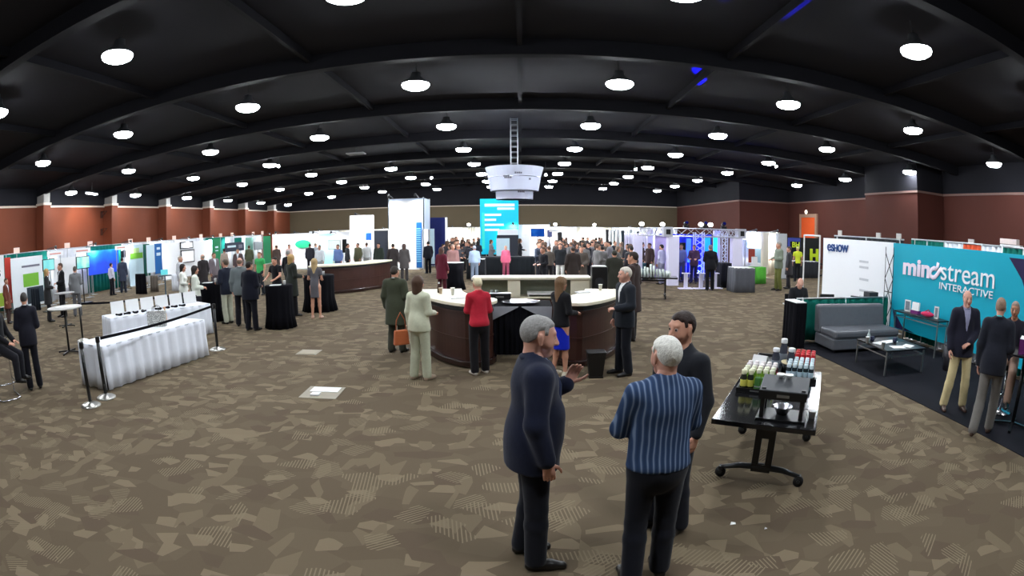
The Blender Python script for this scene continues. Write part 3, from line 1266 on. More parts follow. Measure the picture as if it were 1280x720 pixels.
# ------------------------------------------------------------------ the bar island in the middle
WOODD = mat('dark_mahogany', (58, 32, 26), .35, 0, .25, 5, 0, .5)
CREAM = mat('cream_laminate', (236, 228, 205), .4, 0, .04, 6)
GREYG = mat('grey_green_panel', (150, 155, 140), .6)
BLACKP = mat('black_laminate', (18, 18, 20), .35, 0, .1, 6, 0, .5)
BLACKF = mat('black_linen', (16, 16, 21), .95, 0, .2, 25, .2, .1)
CHROME = mat('chrome')
STEEL = mat('brushed_steel', (165, 165, 165), .35, .9)
WHITEP = mat('white_plastic', (235, 235, 235), .4)
WHITEF = mat('white_linen', (232, 236, 246), .9, 0, .03, 20, .1, .1)
PAPER = mat('white_paper', (240, 240, 240), .8, 0, .02)
GLASS = mat('clear_plastic', (225, 235, 235), .12, 0, .02, 5, 0, .5, .6)


def ring(c, a0, a1, ro, ri, n=22, endround=0):
    """Plan outline of a piece of an elliptical ring, with rounded ends."""
    out, inn = [], []
    for i in range(n + 1):
        t = math.radians(a0 + (a1 - a0) * i / n)
        out.append((c[0] + ro[0] * math.cos(t), c[1] + ro[1] * math.sin(t)))
        inn.append((c[0] + ri[0] * math.cos(t), c[1] + ri[1] * math.sin(t)))
    poly = list(out)

    def cap(p, q, s):
        pts = []
        m = ((p[0] + q[0]) / 2, (p[1] + q[1]) / 2)
        u = ((p[0] - m[0]), (p[1] - m[1]))
        w = (-u[1] * s * .75, u[0] * s * .75)
        for k in range(1, 8):
            a = PI * k / 8
            pts.append((m[0] + u[0] * math.cos(a) + w[0] * math.sin(a), m[1] + u[1] * math.cos(a) + w[1] * math.sin(a)))
        return pts
    if endround in (2, 3):
        poly += cap(out[-1], inn[-1], 1)
    poly += inn[::-1]
    if endround in (1, 3):
        poly += cap(inn[0], out[0], 1)
    return poly


def bar_unit(label, c, a0, a1, ro, ri, z=1.15, er=0):
    t = thing('bar_counter', label, 'bar')
    g = lambda k: ring(c, a0, a1, (ro[0] + k, ro[1] + k), (ri[0] - k, ri[1] - k), 22, er)
    MB().prism(g(-.03), .12, z - .16).build('front_panel', WOODD, t, False)
    MB().prism(g(-.0), z - .2, z - .15).prism(g(-.015), .5, .53).build('moulding', WOODD, t)
    MB().prism(g(.05), .02, .13).build('base_plinth', mat('mahogany_base', (40, 22, 19), .25, 0, .2, 6, 0, .5), t, bevel=.015)
    MB().prism(g(-.02), z - .15, z - .06).build('black_rail', BLACKP, t)  # black laminate strip under the countertop
    MB().prism(g(.07), z - .06, z).build('countertop', CREAM, t, bevel=.012, label='cream countertop')
    return t


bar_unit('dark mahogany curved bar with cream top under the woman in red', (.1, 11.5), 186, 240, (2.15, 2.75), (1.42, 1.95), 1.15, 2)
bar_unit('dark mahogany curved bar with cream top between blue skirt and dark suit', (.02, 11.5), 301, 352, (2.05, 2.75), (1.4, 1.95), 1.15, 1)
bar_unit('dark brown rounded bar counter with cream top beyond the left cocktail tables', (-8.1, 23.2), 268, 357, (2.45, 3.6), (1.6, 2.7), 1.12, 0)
# shelf unit at the back of the island
t = thing('back_bar_shelf', 'low cream bar shelf unit with open front behind the black draped table', 'shelf', (.28, 14.15, 0))
MB().box(-1.55, 1.55, -.32, .36, 1.08, 1.15).build('countertop', CREAM, t, bevel=.02)
MB().box(-1.5, 1.5, .28, .33, .12, 1.08).build('back_panel', GREYG, t)
for x0, x1 in ((-1.5, -1.46), (1.46, 1.5)):
    MB().box(x0, x1, -.28, .28, .12, 1.08).build('side_panel', CREAM, t)
for x0, x1 in ((-.62, -.3), (1.0, 1.46)):
    MB().box(x0, x1, -.26, -.22, .62, 1.08).build('front_panel', CREAM, t)
MB().box(-1.46, 1.46, -.26, .28, .6, .64).build('shelf', CREAM, t)
MB().box(-1.46, 1.46, -.26, -.2, .1, .58).build('kick_panel', WOODD, t)
MB().box(-.12, .78, -.3, .2, .7, .74).box(-.1, -.06, -.2, .15, .64, .7).box(.72, .76, -.2, .15, .64, .7).build('shelf', WHITEP, t)
for k, x in enumerate((-1.05, -.92)):
    tag(MB().lathe([(.03, 0), (.032, .02), (.02, .03), (.04, .1), (.042, .16)], 12).build('glass', GLASS, None, True), 'small glass on the open shelf left of the cream panel', 'glass', 'glasses on the back bar shelf').location = (.28 + x, 14.1, .643)

# black draped table closing the front of the island, tray on top
t = thing('draped_table', 'black draped table with grey swags between the two curved bars', 'table', (-.02, 10.5, 0))
MB().box(-.58, .58, -.42, .42, .9, .94).build('tabletop', BLACKP, t, bevel=.01)
mb = MB().curtain((-.6, -.44), (.6, -.44), .02, .945, 12, .012, .012)
mb.curtain((.6, -.44), (.6, .44), .02, .945, 6, .012, .012).curtain((-.6, .44), (-.6, -.44), .02, .945, 6, .012, .012)
mb.box(-.6, .6, -.44, .44, .94, .95)
mb.build('tablecloth', BLACKF, t)
mb = MB()
for sx in (-1, 1):
    mb.add([(sx * .6, -.47, .95), (sx * .03, -.475, .952), (sx * .03, -.475, .94), (sx * .59, -.475, .66), (sx * .6, -.46, .95), (sx * .03, -.46, .952), (sx * .03, -.46, .94), (sx * .59, -.46, .66)],
           [(0, 1, 2, 3), (4, 7, 6, 5), (0, 3, 7, 4), (1, 0, 4, 5), (2, 1, 5, 6), (3, 2, 6, 7)])
mb.build('swag', mat('grey_satin', (150, 152, 160), .5), t, label='grey satin swag')
t = thing('serving_tray', 'oval silver serving tray on the black draped table', 'tray', (.0, 10.42, .953))
MB().lathe([(.0, .0), (.3, .0), (.34, .02), (.36, .045), (.345, .045), (.3, .012), (0, .012)], 28, ellipse=.75).build('dish', mat('silver', (220, 215, 220), .2, .9), t, True)
MB().lathe([(.355, .035), (.375, .042), (.372, .052), (.352, .05)], 28, ellipse=.75).build('rim', mat('silver'), t, True)
t = thing('drink_tray', 'flat black box on the back of the black draped table', 'box', (-.42, 10.8, .953))
MB().box(-.22, .22, -.1, .1, 0, .16).build('body', BLACKP, t, bevel=.01)
MB().box(-.08, .08, -.105, -.1, .08, .11).build('handle_slot', STEEL, t)


def glass_bottle(P, label, col, group=None, h=.24, cat='bottle'):
    o = MB().lathe([(.03, 0), (.036, .01), (.036, h * .58), (.015, h * .78), (.013, h), (0, h)], 12).build('bottle', mat('bottle_%d_%d_%d' % col, col, .15, 0, .05), None, True)
    o.location = P
    tag(o, label, cat, group)
    MB().cyl((0, 0, h - .02), (0, 0, h + .012), .016, n=10).build('cap', WHITEP, o)
    return o


def cup(P, label, col, group=None, h=.11):
    o = MB().lathe([(.028, 0), (.04, h), (.043, h), (.043, h - .008), (.036, h - .01), (.026, .01), (0, .01)], 14).build('cup', mat('cup_%d_%d_%d' % col, col, .5), None, True)
    o.location = P
    MB().lathe([(.0432, h - .006), (.046, h), (.0432, h + .004), (.036, h)], 14).build('rim', mat('cup_%d_%d_%d' % col), o, True)
    return tag(o, label, 'cup', group)


P = at(549, 366, 1.15)
glass_bottle(P, 'dark bottle standing on the cream top of the left curved bar', (60, 45, 35), None, .2)
P = at(551, 367, 1.15)
cup(P, 'cup beside the dark bottle on the left curved bar', (200, 180, 160))
P = at(566, 369, 1.15)
cup(P, 'white cup by the far edge of the left curved bar top', (235, 235, 230), None, .14)
P = Vector((1.62, 10.9, 1.15))
cup(P, 'white cup on the right curved bar beside the dark suit', (238, 236, 230), None, .12)
for k, (px, py, lab) in enumerate(((572, 373, 'white napkin stack on the left curved bar'), (728, 366, 'white papers on the right curved bar'))):
    P = at(px, py, 1.15)
    t = thing('napkin_stack', lab, 'napkins', P, .3)
    MB().box(-.13, .13, -.09, .09, 0, .02).build('stack', PAPER, t)
    MB().obox((.03, .02, .025), (.2, .15, .008), .4).build('top_sheet', PAPER, t)
# small black bin by the right bar
P = at(744, 471)
t = thing('waste_bin', 'small black waste bin at the foot of the right curved bar', 'bin', (P.x, P.y, 0))
MB().prism([(-.12, -.1), (.12, -.1), (.12, .1), (-.12, .1)], 0, .03).add([(-.11, -.09, .03), (.11, -.09, .03), (.11, .09, .03), (-.11, .09, .03), (-.15, -.12, .42), (.15, -.12, .42), (.15, .12, .42), (-.15, .12, .42)],
    [(0, 1, 5, 4), (1, 2, 6, 5), (2, 3, 7, 6), (3, 0, 4, 7)]).build('body', BLACKP, t)
MB().box(-.16, .16, -.13, .13, .41, .44).build('lid', BLACKP, t, bevel=.01)

# ------------------------------------------------------------------ hanging round sign
yH = 21.9
d = ray(643, 225)
cx = d.x / d.y * yH
zz = lambda py: HC + ray(643, py).z / math.hypot(ray(643, py).x, ray(643, py).y) * math.hypot(cx, yH)
t = thing('hanging_sign', 'white tiered round banner sign hanging from a truss above the crowd', 'sign', (cx, yH, 0))
SIGNW = mat('white_banner_cloth', (238, 241, 252), .7, 0, .02, 4)
nt = SIGNW.node_tree
tr_ = nt.nodes.new('ShaderNodeBsdfTranslucent')
tr_.inputs[0].default_value = lin((225, 230, 245))
mxs = nt.nodes.new('ShaderNodeMixShader')
mxs.inputs[0].default_value = .45
nt.links.new(nt.nodes['Principled BSDF'].outputs[0], mxs.inputs[1])
nt.links.new(tr_.outputs[0], mxs.inputs[2])
nt.links.new(mxs.outputs[0], nt.nodes['Material Output'].inputs[0])
k = yH / 677
for nm, r0, r1, zb, zt in (('upper_ring', 33, 36.5, zz(222), zz(210)), ('middle_ring', 30, 33, zz(239), zz(223)), ('lower_ring', 23, 23.5, zz(249.5), zz(239))):
    r0, r1 = r0 * k, r1 * k
    MB().lathe([(r0 - .03, zb), (r0, zb), (r1, zt), (r1 - .03, zt), (r0 - .03, zb)], 48).build(nm, SIGNW, t, False)
mb = MB()
for i in range(6):
    a = i * PI / 3
    mb.bar((0, 0, zz(212)), (35 * k * math.cos(a), 35 * k * math.sin(a), zz(212)), .05)
mb.build('spreader', STEEL, t)
inkb = mat('grey_print', (120, 120, 135), .8)
for a, z, w in ((-1.86, zz(222.5), .26), (-1.42, zz(219), .3), (-1.8, zz(224.5), .3), (-1.2, zz(241), .3), (-.95, zz(226), .1)):
    mb = MB()
    r = (32.6 if z > zz(238) else 23.4) * k + (.05 if z > zz(224) else .02) * 1
    for j in range(4):
        b_ = a + (j - 1.5) * w / 4 / r
        rr = (30 + (z - zz(239)) / (zz(223) - zz(239)) * 3) * k if zz(239) < z < zz(223) else (23.3 * k if z <= zz(239) else (33 + (z - zz(222)) / (zz(210) - zz(222)) * 3.5) * k)
        mb.obox((rr * math.cos(b_), rr * math.sin(b_), z), (.012, w / 4 * .8, .07), b_)
    mb.build('printed_line', inkb, t)
MB().ellipsoid((0, 0, zz(216)), (.1, .1, .12), 12, 8).build('added_bulb', glow('added_sign_bulb', (245, 248, 255), 30), t, True)  # made-up bulb inside the sign
for zq, wq in ((zz(217), 1500), (zz(232), 1500), (zz(245), 1500)):
    lamp('POINT', 'added_sign_lamp', t, (0, 0, zq - .14), wq, (240, 245, 255), .15)  # lamps added inside the rings to make the cloth look white
zc = ceil_z(cx)
z0 = zz(211)
mb = MB()
for sx in (-.14, .14):
    for sy in (-.14, .14):
        mb.cyl((sx, sy, z0 - .1), (sx, sy, zc - .02), .022, n=8)
n = 9
for i in range(n + 1):
    z = z0 + (zc - .05 - z0) * i / n
    for (a, b_) in (((-.14, -.14), (.14, -.14)), ((.14, -.14), (.14, .14)), ((.14, .14), (-.14, .14)), ((-.14, .14), (-.14, -.14))):
        mb.cyl((*a, z), (*b_, z), .014, n=6)
mb.build('truss', mat('truss_grey', (150, 152, 158), .4, .7), t)

# ------------------------------------------------------------------ floor boxes in the carpet
for (px, py, lab, w) in ((403, 491, 'open white floor box lid set in the carpet near the front', .6), (386, 440.5, 'shut pale floor box lid farther back in the carpet', .45)):
    P = at(px, py)
    t = thing('floor_box', lab, 'floor box', (P.x, P.y, 0), .05)
    MB().box(-w / 2, w / 2, -w / 2, w / 2, 0, .008).build('frame', mat('floor_box_grey', (150, 142, 125), .5), t, bevel=.004)
    if w > .5:
        MB().box(-w / 2 + .08, w / 2 - .06, .02, w / 2 - .04, .008, .014).build('lid', PAPER, t)
        MB().box(-w / 2 + .16, -w / 2 + .3, -.2, -.06, .008, .03).build('socket', WHITEP, t)
    else:
        MB().box(-w / 2 + .05, w / 2 - .05, -w / 2 + .05, w / 2 - .05, .008, .013).build('lid', mat('floor_box_lid', (165, 155, 135), .5), t)
# ------------------------------------------------------------------ flip-top tables on castors
def flip_table(label, C, u, L, W, z=.76):
    """C centre, u unit vector along the length."""
    rz = math.atan2(u[1], u[0])
    t = thing('training_table', label, 'table', (C[0], C[1], 0), rz)
    MB().box(-L / 2, L / 2, -W / 2, W / 2, z - .05, z).build('tabletop', mat('black_gloss', (20, 20, 22), .12, 0, .1, 5, 0, .6), t, bevel=.006)
    for sx in (-1, 1):
        x = sx * (L / 2 - .42)
        for sy in (-1, 1):
            MB().bar((x, sy * .07, .14), (x, sy * .07, z - .06), .05, .07).build('leg', BLACKP, t, bevel=.006)
        MB().box(x - .03, x + .03, -.1, .1, .48, z - .05).build('leg_bracket', BLACKP, t)
        MB().box(x - .03, x + .03, -.1, .1, .12, .2).build('leg_bracket', BLACKP, t)
        w = W * .42
        arch = [(x, -w, .11), (x, -w * .55, .155), (x, 0, .17), (x, w * .55, .155), (x, w, .11)]
        MB().tube(arch, [.022, .03, .036, .03, .022], 10).build('foot', mat('grey_metal', (62, 64, 67), .3, .7), t, True)
        for sy in (-1, 1):
            c = MB().cyl((x - .02, sy * w, .06), (x + .02, sy * w, .06), .055, n=18).build('caster', mat('rubber', (24, 24, 26), .6), t, True)
            MB().cyl((x - .028, sy * w, .06), (x + .028, sy * w, .06), .02, n=10).box(x - .03, x + .03, sy * w - .02, sy * w + .02, .09, .125).build('fork', mat('grey_metal'), c)
    MB().bar((-L / 2 + .42, 0, .62), (L / 2 - .42, 0, .62), .06, .05).build('crossbar', BLACKP, t)
    return t


a, b_, c = at(895, 517, .76), at(1018, 546, .76), at(940, 454, .76)
d = at(1024, 468, .76)
L0 = (a + b_) / 2
L1 = (c + d) / 2
u = (L1 - L0)
TL = u.length
u.normalize()
TW = ((b_ - a).length + (d - c).length) / 2
TC = (L0 + L1) / 2
flip_table('black flip-top table on castors holding trays of small bottles', TC, u, TL, TW)
vv = Vector((u.y, -u.x, 0))       # across, towards the right side of the hall
TZ = .76


def on_table(s, w, z=TZ):          # s along from the near end, w across from the left edge
    P = L0 + u * s + vv * (w - TW / 2)
    return Vector((P.x, P.y, z))


TR = math.atan2(u.y, u.x)
def st_of(px, py, z=TZ):
    P = at(px, py, z) - L0
    return P.dot(u), P.dot(vv) + TW / 2


def tray(label, s0, s1, w0, w1):
    P = on_table((s0 + s1) / 2, (w0 + w1) / 2)
    t = thing('tray', label, 'tray', P, TR)
    hx, hy = (s1 - s0) / 2, (w1 - w0) / 2
    MB().box(-hx, hx, -hy, hy, 0, .012).build('base', BLACKP, t, bevel=.004)
    MB().box(-hx, -hx + .015, -hy, hy, .012, .05).box(hx - .015, hx, -hy, hy, .012, .05).box(-hx + .015, hx - .015, -hy, -hy + .015, .012, .05).box(-hx + .015, hx - .015, hy - .015, hy, .012, .05).build('rim', BLACKP, t)
    MB().box(-hx - .004, -hx, -.05, .05, .02, .035).build('handle', STEEL, t)
    return t


sA, wA = st_of(922, 490)
sB, wB = st_of(966, 493)
sC, wC = st_of(944, 447)
tray('left black tray of soda bottles on the castor table', sA, sC + .1, wA - .02, wB)
s2, w2 = st_of(973, 478)
s3, w3 = st_of(1022, 480)
tray('right black tray of blue-capped bottles on the castor table', s2 + .1, min(s2 + 1.0, TL - .47), w2 + .05, TW - .06)

bproto = {}


def small_bottle(kind, P, label, group):
    """kind: body colour, label band colour, cap colour, height, radius."""
    if kind not in bproto:
        body, band, cap, h, r = {
            'cola': ((96, 22, 24), (200, 30, 40), (240, 232, 232), .20, .034), 'red': ((170, 22, 34), (205, 25, 40), (205, 44, 52), .19, .034),
            'blue': ((40, 52, 60), (190, 215, 230), (225, 240, 252), .17, .032), 'lime': ((120, 160, 60), (190, 210, 60), (240, 240, 215), .2, .034),
            'yellow': ((45, 48, 40), (205, 200, 90), (238, 236, 200), .21, .036), 'tall': ((62, 66, 78), (120, 128, 140), (240, 242, 245), .33, .052)}[kind]
        o = MB().lathe([(r * .9, 0), (r, .012), (r, h * .66), (r * .72, h * .84), (r * .7, h), (0, h)], 12).build('bottle', mat('bottle_body_' + kind, body, .15, 0, .08, 6, 0, .5), None, True)
        MB().lathe([(r + .001, h * .2), (r + .0015, h * .22), (r + .0015, h * .52), (r + .001, h * .54)], 12).build('wrapper', mat('bottle_band_' + kind, band, .4), o, True)
        MB().lathe([(r * .8, h - .04), (r * .83, h - .03), (r * .83, h), (r * .75, h + .008), (0, h + .008)], 12).build('cap', mat('bottle_cap_' + kind, cap, .4), o, True)
        bproto[kind] = o
    else:
        o = copy_tree(bproto[kind])
    o.location = P
    o.rotation_euler = (0, 0, random.uniform(0, 6))
    return tag(o, label, 'bottle', group)


for i in range(5):
    for j in range(5):
        s = sA + .07 + i * .115 + (j % 2) * .01
        w = wA + .045 + j * (wB - wA - .09) / 4
        if i == 0 and j < 2:
            kd, lb, gr = 'yellow', 'yellow-labelled dark bottle at the near left of the left tray', 'yellow-labelled bottles in the left tray'
        elif i == 0:
            continue
        elif i < 3:
            kd, lb, gr = 'lime', 'lime green bottle with pale cap in the left tray', 'lime bottles in the left tray'
        else:
            kd, lb, gr = 'cola', 'dark cola bottle with red label at the back of the left tray', 'cola bottles in the left tray'
        small_bottle(kd, on_table(s, w, TZ + .0145), lb, gr)
# clear bag of green packs at the near edge of the left tray
P = on_table(sA + .07, wA + .045 + 3 * (wB - wA - .09) / 4, TZ + .012)
t = thing('juice_carton_pack', 'pale shrink-wrapped pack of green cartons at the near edge of the left tray', 'cartons', P, TR)
for k in range(3):
    MB().box(-.035, .035, -.1 + k * .068, -.04 + k * .068, 0, .15).build('carton', mat('green_carton', (70, 120, 60), .5) if k else mat('pale_carton', (190, 200, 180), .5), t, bevel=.006)
MB().box(-.037, .037, -.102, .098, .05, .06).build('wrap', GLASS, t)
for i in range(7):
    for j in range(5):
        s = s2 + .16 + i * .115 + (j % 2) * .012
        w = w2 + .1 + j * (TW - .14 - w2 - .1) / 4
        if i < 4:
            kd, lb, gr = 'blue', 'small dark bottle with pale blue cap in the right tray', 'blue-capped bottles in the right tray'
        elif j < 1:
            kd, lb, gr = 'cola', 'dark cola bottle at the back left of the right tray', 'cola bottles in the right tray'
        else:
            kd, lb, gr = 'red', 'red bottle with red cap at the back of the right tray', 'red bottles in the right tray'
        small_bottle(kd, on_table(s, w, TZ + .0145), lb, gr)
for px, py, lab in ((968, 466, 'left of the three tall grey bottles with white caps on the castor table'), (977.5, 461, 'middle and tallest of the three tall grey bottles on the castor table'), (987, 466, 'right of the three tall grey bottles with white caps on the castor table')):
    P = at(px, py, TZ)
    o = small_bottle('tall', P, lab, 'tall bottles on the castor table')
    o.scale = (1, 1, 1.12 if 'tallest' in lab else .9)
# round black basket behind, folded card, riser with lid
P = on_table(TL - .15, TW * .6)
t = thing('basket', 'round black basket with pale rim at the far end of the castor table', 'basket', P)
MB().lathe([(.1, 0), (.14, .12), (.13, .12), (.09, .012), (0, .012)], 28).build('bowl', BLACKP, t, True)
MB().lathe([(.135, .115), (.15, .12), (.15, .132), (.13, .13)], 28).build('rim', mat('straw_rim', (200, 185, 150), .7), t, True)
P = at(950, 458, TZ)
t = thing('tent_card', 'folded white tent card behind the left tray of bottles', 'card', P, TR + 1.3)
MB().obox((0, -.045, .07), (.2, .006, .16), 0, -.5).build('front_flap', PAPER, t)
MB().obox((0, .045, .07), (.2, .006, .16), 0, .5).build('back_flap', PAPER, t)
P0 = on_table(.30, TW - .36)
t = thing('chafing_stand', 'black slant-topped serving stand at the near right corner of the castor table', 'stand', P0, TR)
MB().obox((.0, 0, .3), (.34, .46, .03), 0, 0, -.18).build('lid', mat('black_satin', (66, 68, 72), .35, 0, .1, 6, 0, .5), t, bevel=.008)
MB().box(-.17, -.15, -.23, .23, .2, .275).build('front_lip', BLACKP, t)
for sx in (-.13, .13):
    for sy in (-.19, .19):
        MB().box(sx - .02, sx + .02, sy - .02, sy + .02, 0, .3).build('leg', BLACKP, t)
MB().box(-.18, .16, -.24, .24, 0, .02).build('base', BLACKP, t, bevel=.004)
MB().lathe([(.05, .02), (.09, .09), (.1, .1), (.085, .1), (.045, .03), (0, .03)], 16).build('bowl', CHROME, t, True)
MB().box(-.176, -.17, -.06, .06, .225, .25).build('handle', STEEL, t)
for k, (s, w) in enumerate(((.4, TW - .42), (.4, TW - .34))):
    cup(on_table(s, w, TZ + .345), 'white ramekin on top of the black slanted stand', (240, 240, 240), 'ramekins on the black stand', .025)
cup(on_table(.33, TW - .06, TZ), 'small white cup at the right edge beside the black stand', (235, 235, 235), None, .07)
# the second table, with a heap of clear glasses
a2, b2 = at(794, 344, .74), at(846, 351, .74)
c2 = at(808, 335, .74)
C2 = Vector(((a2.x + b2.x) / 2, (a2.y + b2.y) / 2 + .35, 0))
flip_table('black flip-top table with clear glasses beside the blue booth', C2, Vector((1, -.22, 0)).normalized(), 1.75, .8)
rg = random.Random(5)
for k in range(48):
    sx, sy = -.62 + (k % 12) * .11 + rg.uniform(-.012, .012), -.24 + (k // 12) * .15 + rg.uniform(-.02, .02)
    c_, s_ = math.cos(-.2166), math.sin(-.2166)
    P = (C2.x + sx * c_ - sy * s_, C2.y + sx * s_ + sy * c_, .7605)
    h = rg.uniform(.2, .42) * (1.1 - abs(sx))
    o = MB().lathe([(.032, 0), (.035, h * .6), (.03, h * .7), (.036, h), (0, h)], 10).build('glass', mat('frosted_plastic', (222, 230, 226), .3, 0, .1, 8, 0, .5), None, True)
    o.location = P
    tag(o, 'clear drinking glass in the heap on the table beside the blue booth', 'glass', 'clear glasses heaped on the far black table')

# ------------------------------------------------------------------ white skirted tables, ropes, high tables on the left
def skirted_table(label, A, B, W, side, z=.76):
    """Front edge A-B in plan, depth W to the side given."""
    A, B = Vector((*A[:2], 0)), Vector((*B[:2], 0))
    dd = (B - A).normalized()
    nn = Vector((-dd.y, dd.x, 0)) * side
    L = (B - A).length
    t = thing('skirted_table', label, 'table', A, math.atan2(dd.y, dd.x))
    y1 = W * side
    ya, yb = min(0, y1), max(0, y1)
    MB().box(0, L, ya, yb, z - .03, z).build('tabletop', WHITEF, t, bevel=.012)
    mb = MB()
    f = -.012 * side
    pts = [(0, 0), (L, 0), (L, y1), (0, y1)]
    if side < 0:
        pts = pts[::-1]
    for i in range(4):
        p, q = pts[i], pts[(i + 1) % 4]
        ln = math.hypot(q[0] - p[0], q[1] - p[1])
        mb.curtain(p, q, .015, z - .004, max(3, round(ln * 3.6)), .022, .01, .05)
    mb.build('skirt', WHITEF, t, True)
    return t


A = at(127, 433, .76)
B = at(255, 399, .76)
skirted_table('long white skirted table behind the nearest rope post', A, B, .85, 1)
A2, B2 = at(121, 408, .76), at(228, 391, .76)
A2, B2 = Vector((-9.15, 9.0, 0)), Vector((-7.75, 11.6, 0))
skirted_table('white skirted table behind the other, with a row of white cards', A2, B2, .75, 1)
dq = (B2 - A2).normalized()
nq = Vector((-dq.y, dq.x, 0))
for k in range(6):
    P = A2 + dq * (.42 + k * .44) + nq * .58
    t = thing('display_card', 'upright white card, %s along the row on the rear white table' % ('first', 'second', 'third', 'fourth', 'fifth', 'sixth')[k], 'card', (P.x, P.y, .76), math.atan2(dq.y, dq.x))
    MB().obox((0, 0, .15), (.38, .012, .3), 0, -.15).build('card', PAPER, t)
    MB().obox((0, .06, .1), (.06, .008, .22), 0, .45).build('strut', PAPER, t)
for k in range(2):
    for j in range(4):
        P = A2 + dq * (.35 + k * 1.15 + j * .24) + nq * .26
        t = thing('badge_reel', 'dark coiled badge cord on the rear white table', 'cord', (P.x, P.y, .762), random.uniform(0, 3), 'dark badge cords on the rear white table')
        mb = MB()
        mb.tube([(.09 * math.cos(i * PI / 6), .06 * math.sin(i * PI / 6), .02 + .012 * math.sin(i)) for i in range(12)], .018, 6, True)
        mb.build('cord', BLACKF, t, True)
        MB().ellipsoid((0, 0, .02), (.05, .03, .02), 8, 6).build('clip', BLACKP, t, True)
P = at(197, 408, .76)
t = thing('gift_bag', 'black and white patterned gift bag on the front white table', 'bag', (P.x, P.y, .762), .35)
pm = mat('patterned_paper', (200, 200, 195), .6)
nt = pm.node_tree
vz = nt.nodes.new('ShaderNodeTexVoronoi')
vz.feature = 'DISTANCE_TO_EDGE'
vz.inputs['Scale'].default_value = 18
rp = nt.nodes.new('ShaderNodeValToRGB')
rp.color_ramp.elements[0].position, rp.color_ramp.elements[1].position = .1, .16
rp.color_ramp.elements[0].color, rp.color_ramp.elements[1].color = lin((225, 225, 220)), lin((30, 32, 34))
nt.links.new(vz.outputs['Distance'], rp.inputs[0])
nt.links.new(rp.outputs[0], nt.nodes['Principled BSDF'].inputs['Base Color'])
MB().add([(-.2, -.07, 0), (.2, -.07, 0), (.2, .07, 0), (-.2, .07, 0), (-.21, -.05, .3), (.21, -.05, .3), (.21, .05, .3), (-.21, .05, .3)], [(0, 3, 2, 1), (0, 1, 5, 4), (1, 2, 6, 5), (2, 3, 7, 6), (3, 0, 4, 7), (4, 5, 6, 7)]).build('bag_body', pm, t)
for sy in (-.05, .05):
    MB().tube([(-.08, sy, .3), (-.07, sy, .38), (0, sy, .41), (.07, sy, .38), (.08, sy, .3)], .006, 6).build('handle', BLACKP, t)
P = at(207, 401, .76)
o = MB().lathe([(.035, 0), (.04, .02), (.04, .14), (.018, .19), (.018, .25), (.026, .26), (.026, .29), (0, .295)], 14).build('lotion_bottle', mat('peach_plastic', (235, 190, 150), .4), None, True)
o.location = (P.x, P.y, .762)
tag(o, 'peach pump bottle beside the patterned bag on the front white table', 'bottle')
MB().bar((0, 0, .285), (.05, 0, .28), .014).build('nozzle', mat('dark_red_cap', (120, 40, 35), .4), o)


def stanchion(label, foot, belt_to=None, loops=False):
    P = at(*foot)
    t = thing('rope_stanchion', label, 'stanchion', (P.x, P.y, 0))
    MB().lathe([(.19, 0), (.19, .012), (.15, .035), (.06, .06), (.035, .075), (0, .075)], 28).build('base', mat('satin_steel', (190, 188, 182), .3, .85), t, True)
    pst = MB().cyl((0, 0, .07), (0, 0, .95), .032, n=16).build('post', BLACKP, t, True)
    MB().lathe([(.036, .9), (.042, .905), (.042, .985), (.036, 1.0), (0, 1.0)], 16).build('belt_cassette', BLACKP, pst, True)
    if belt_to is not None:
        Q = at(*belt_to) - P
        n = 10
        mb = MB()
        vs, fs = [], []
        nn = Vector((-Q.y, Q.x, 0)).normalized() * .003
        for i in range(n + 1):
            k = i / n
            p = Vector((Q.x * (.02 + .96 * k), Q.y * (.02 + .96 * k), .955 - .05 * math.sin(PI * k)))
            for sg, dzz in ((1, -.025), (1, .025), (-1, .025), (-1, -.025)):
                vs.append(p + nn * sg + Vector((0, 0, dzz)))
        for i in range(n):
            for q in range(4):
                fs.append((i * 4 + q, i * 4 + (q + 1) % 4, i * 4 + 4 + (q + 1) % 4, i * 4 + 4 + q))
        fs += [(0, 1, 2, 3), (n * 4 + 3, n * 4 + 2, n * 4 + 1, n * 4)]
        mb.add(vs, fs).build('belt', BLACKF, t)
    return t


stanchion('black rope post with steel foot, frontmost and without a belt', (114, 507))
stanchion('black rope post at the near end of the front white table, belt running back', (133, 497), (272, 437))
stanchion('black rope post at the far end of the front white table', (272, 437))
stanchion('black rope post behind the round high table, belt running right', (104, 426), (231, 412))
stanchion('black rope post behind the far end of the rear white table', (231, 412))


def pedestal_table(label, P, r=.4, z=1.07, top=WHITEP):
    t = thing('pedestal_table', label, 'table', (P[0], P[1], 0))
    MB().lathe([(0, z - .03), (r - .02, z - .03), (r, z - .02), (r, z - .008), (r - .01, z), (0, z)], 36).build('tabletop', top, t)
    MB().cyl((0, 0, .04), (0, 0, z - .03), .03, n=14).build('column', BLACKP, t, True)
    MB().lathe([(.12, z - .05), (.12, z - .03), (0, z - .03)], 16).build('top_plate', BLACKP, t)
    for k in range(4):
        a = k * PI / 2 + .35
        MB().bar((0, 0, .05), (.34 * math.cos(a), .34 * math.sin(a), .03), .05, .03).cyl((.33 * math.cos(a), .33 * math.sin(a), 0), (.33 * math.cos(a), .33 * math.sin(a), .03), .02, n=8).build('foot', BLACKP, t)
    return t


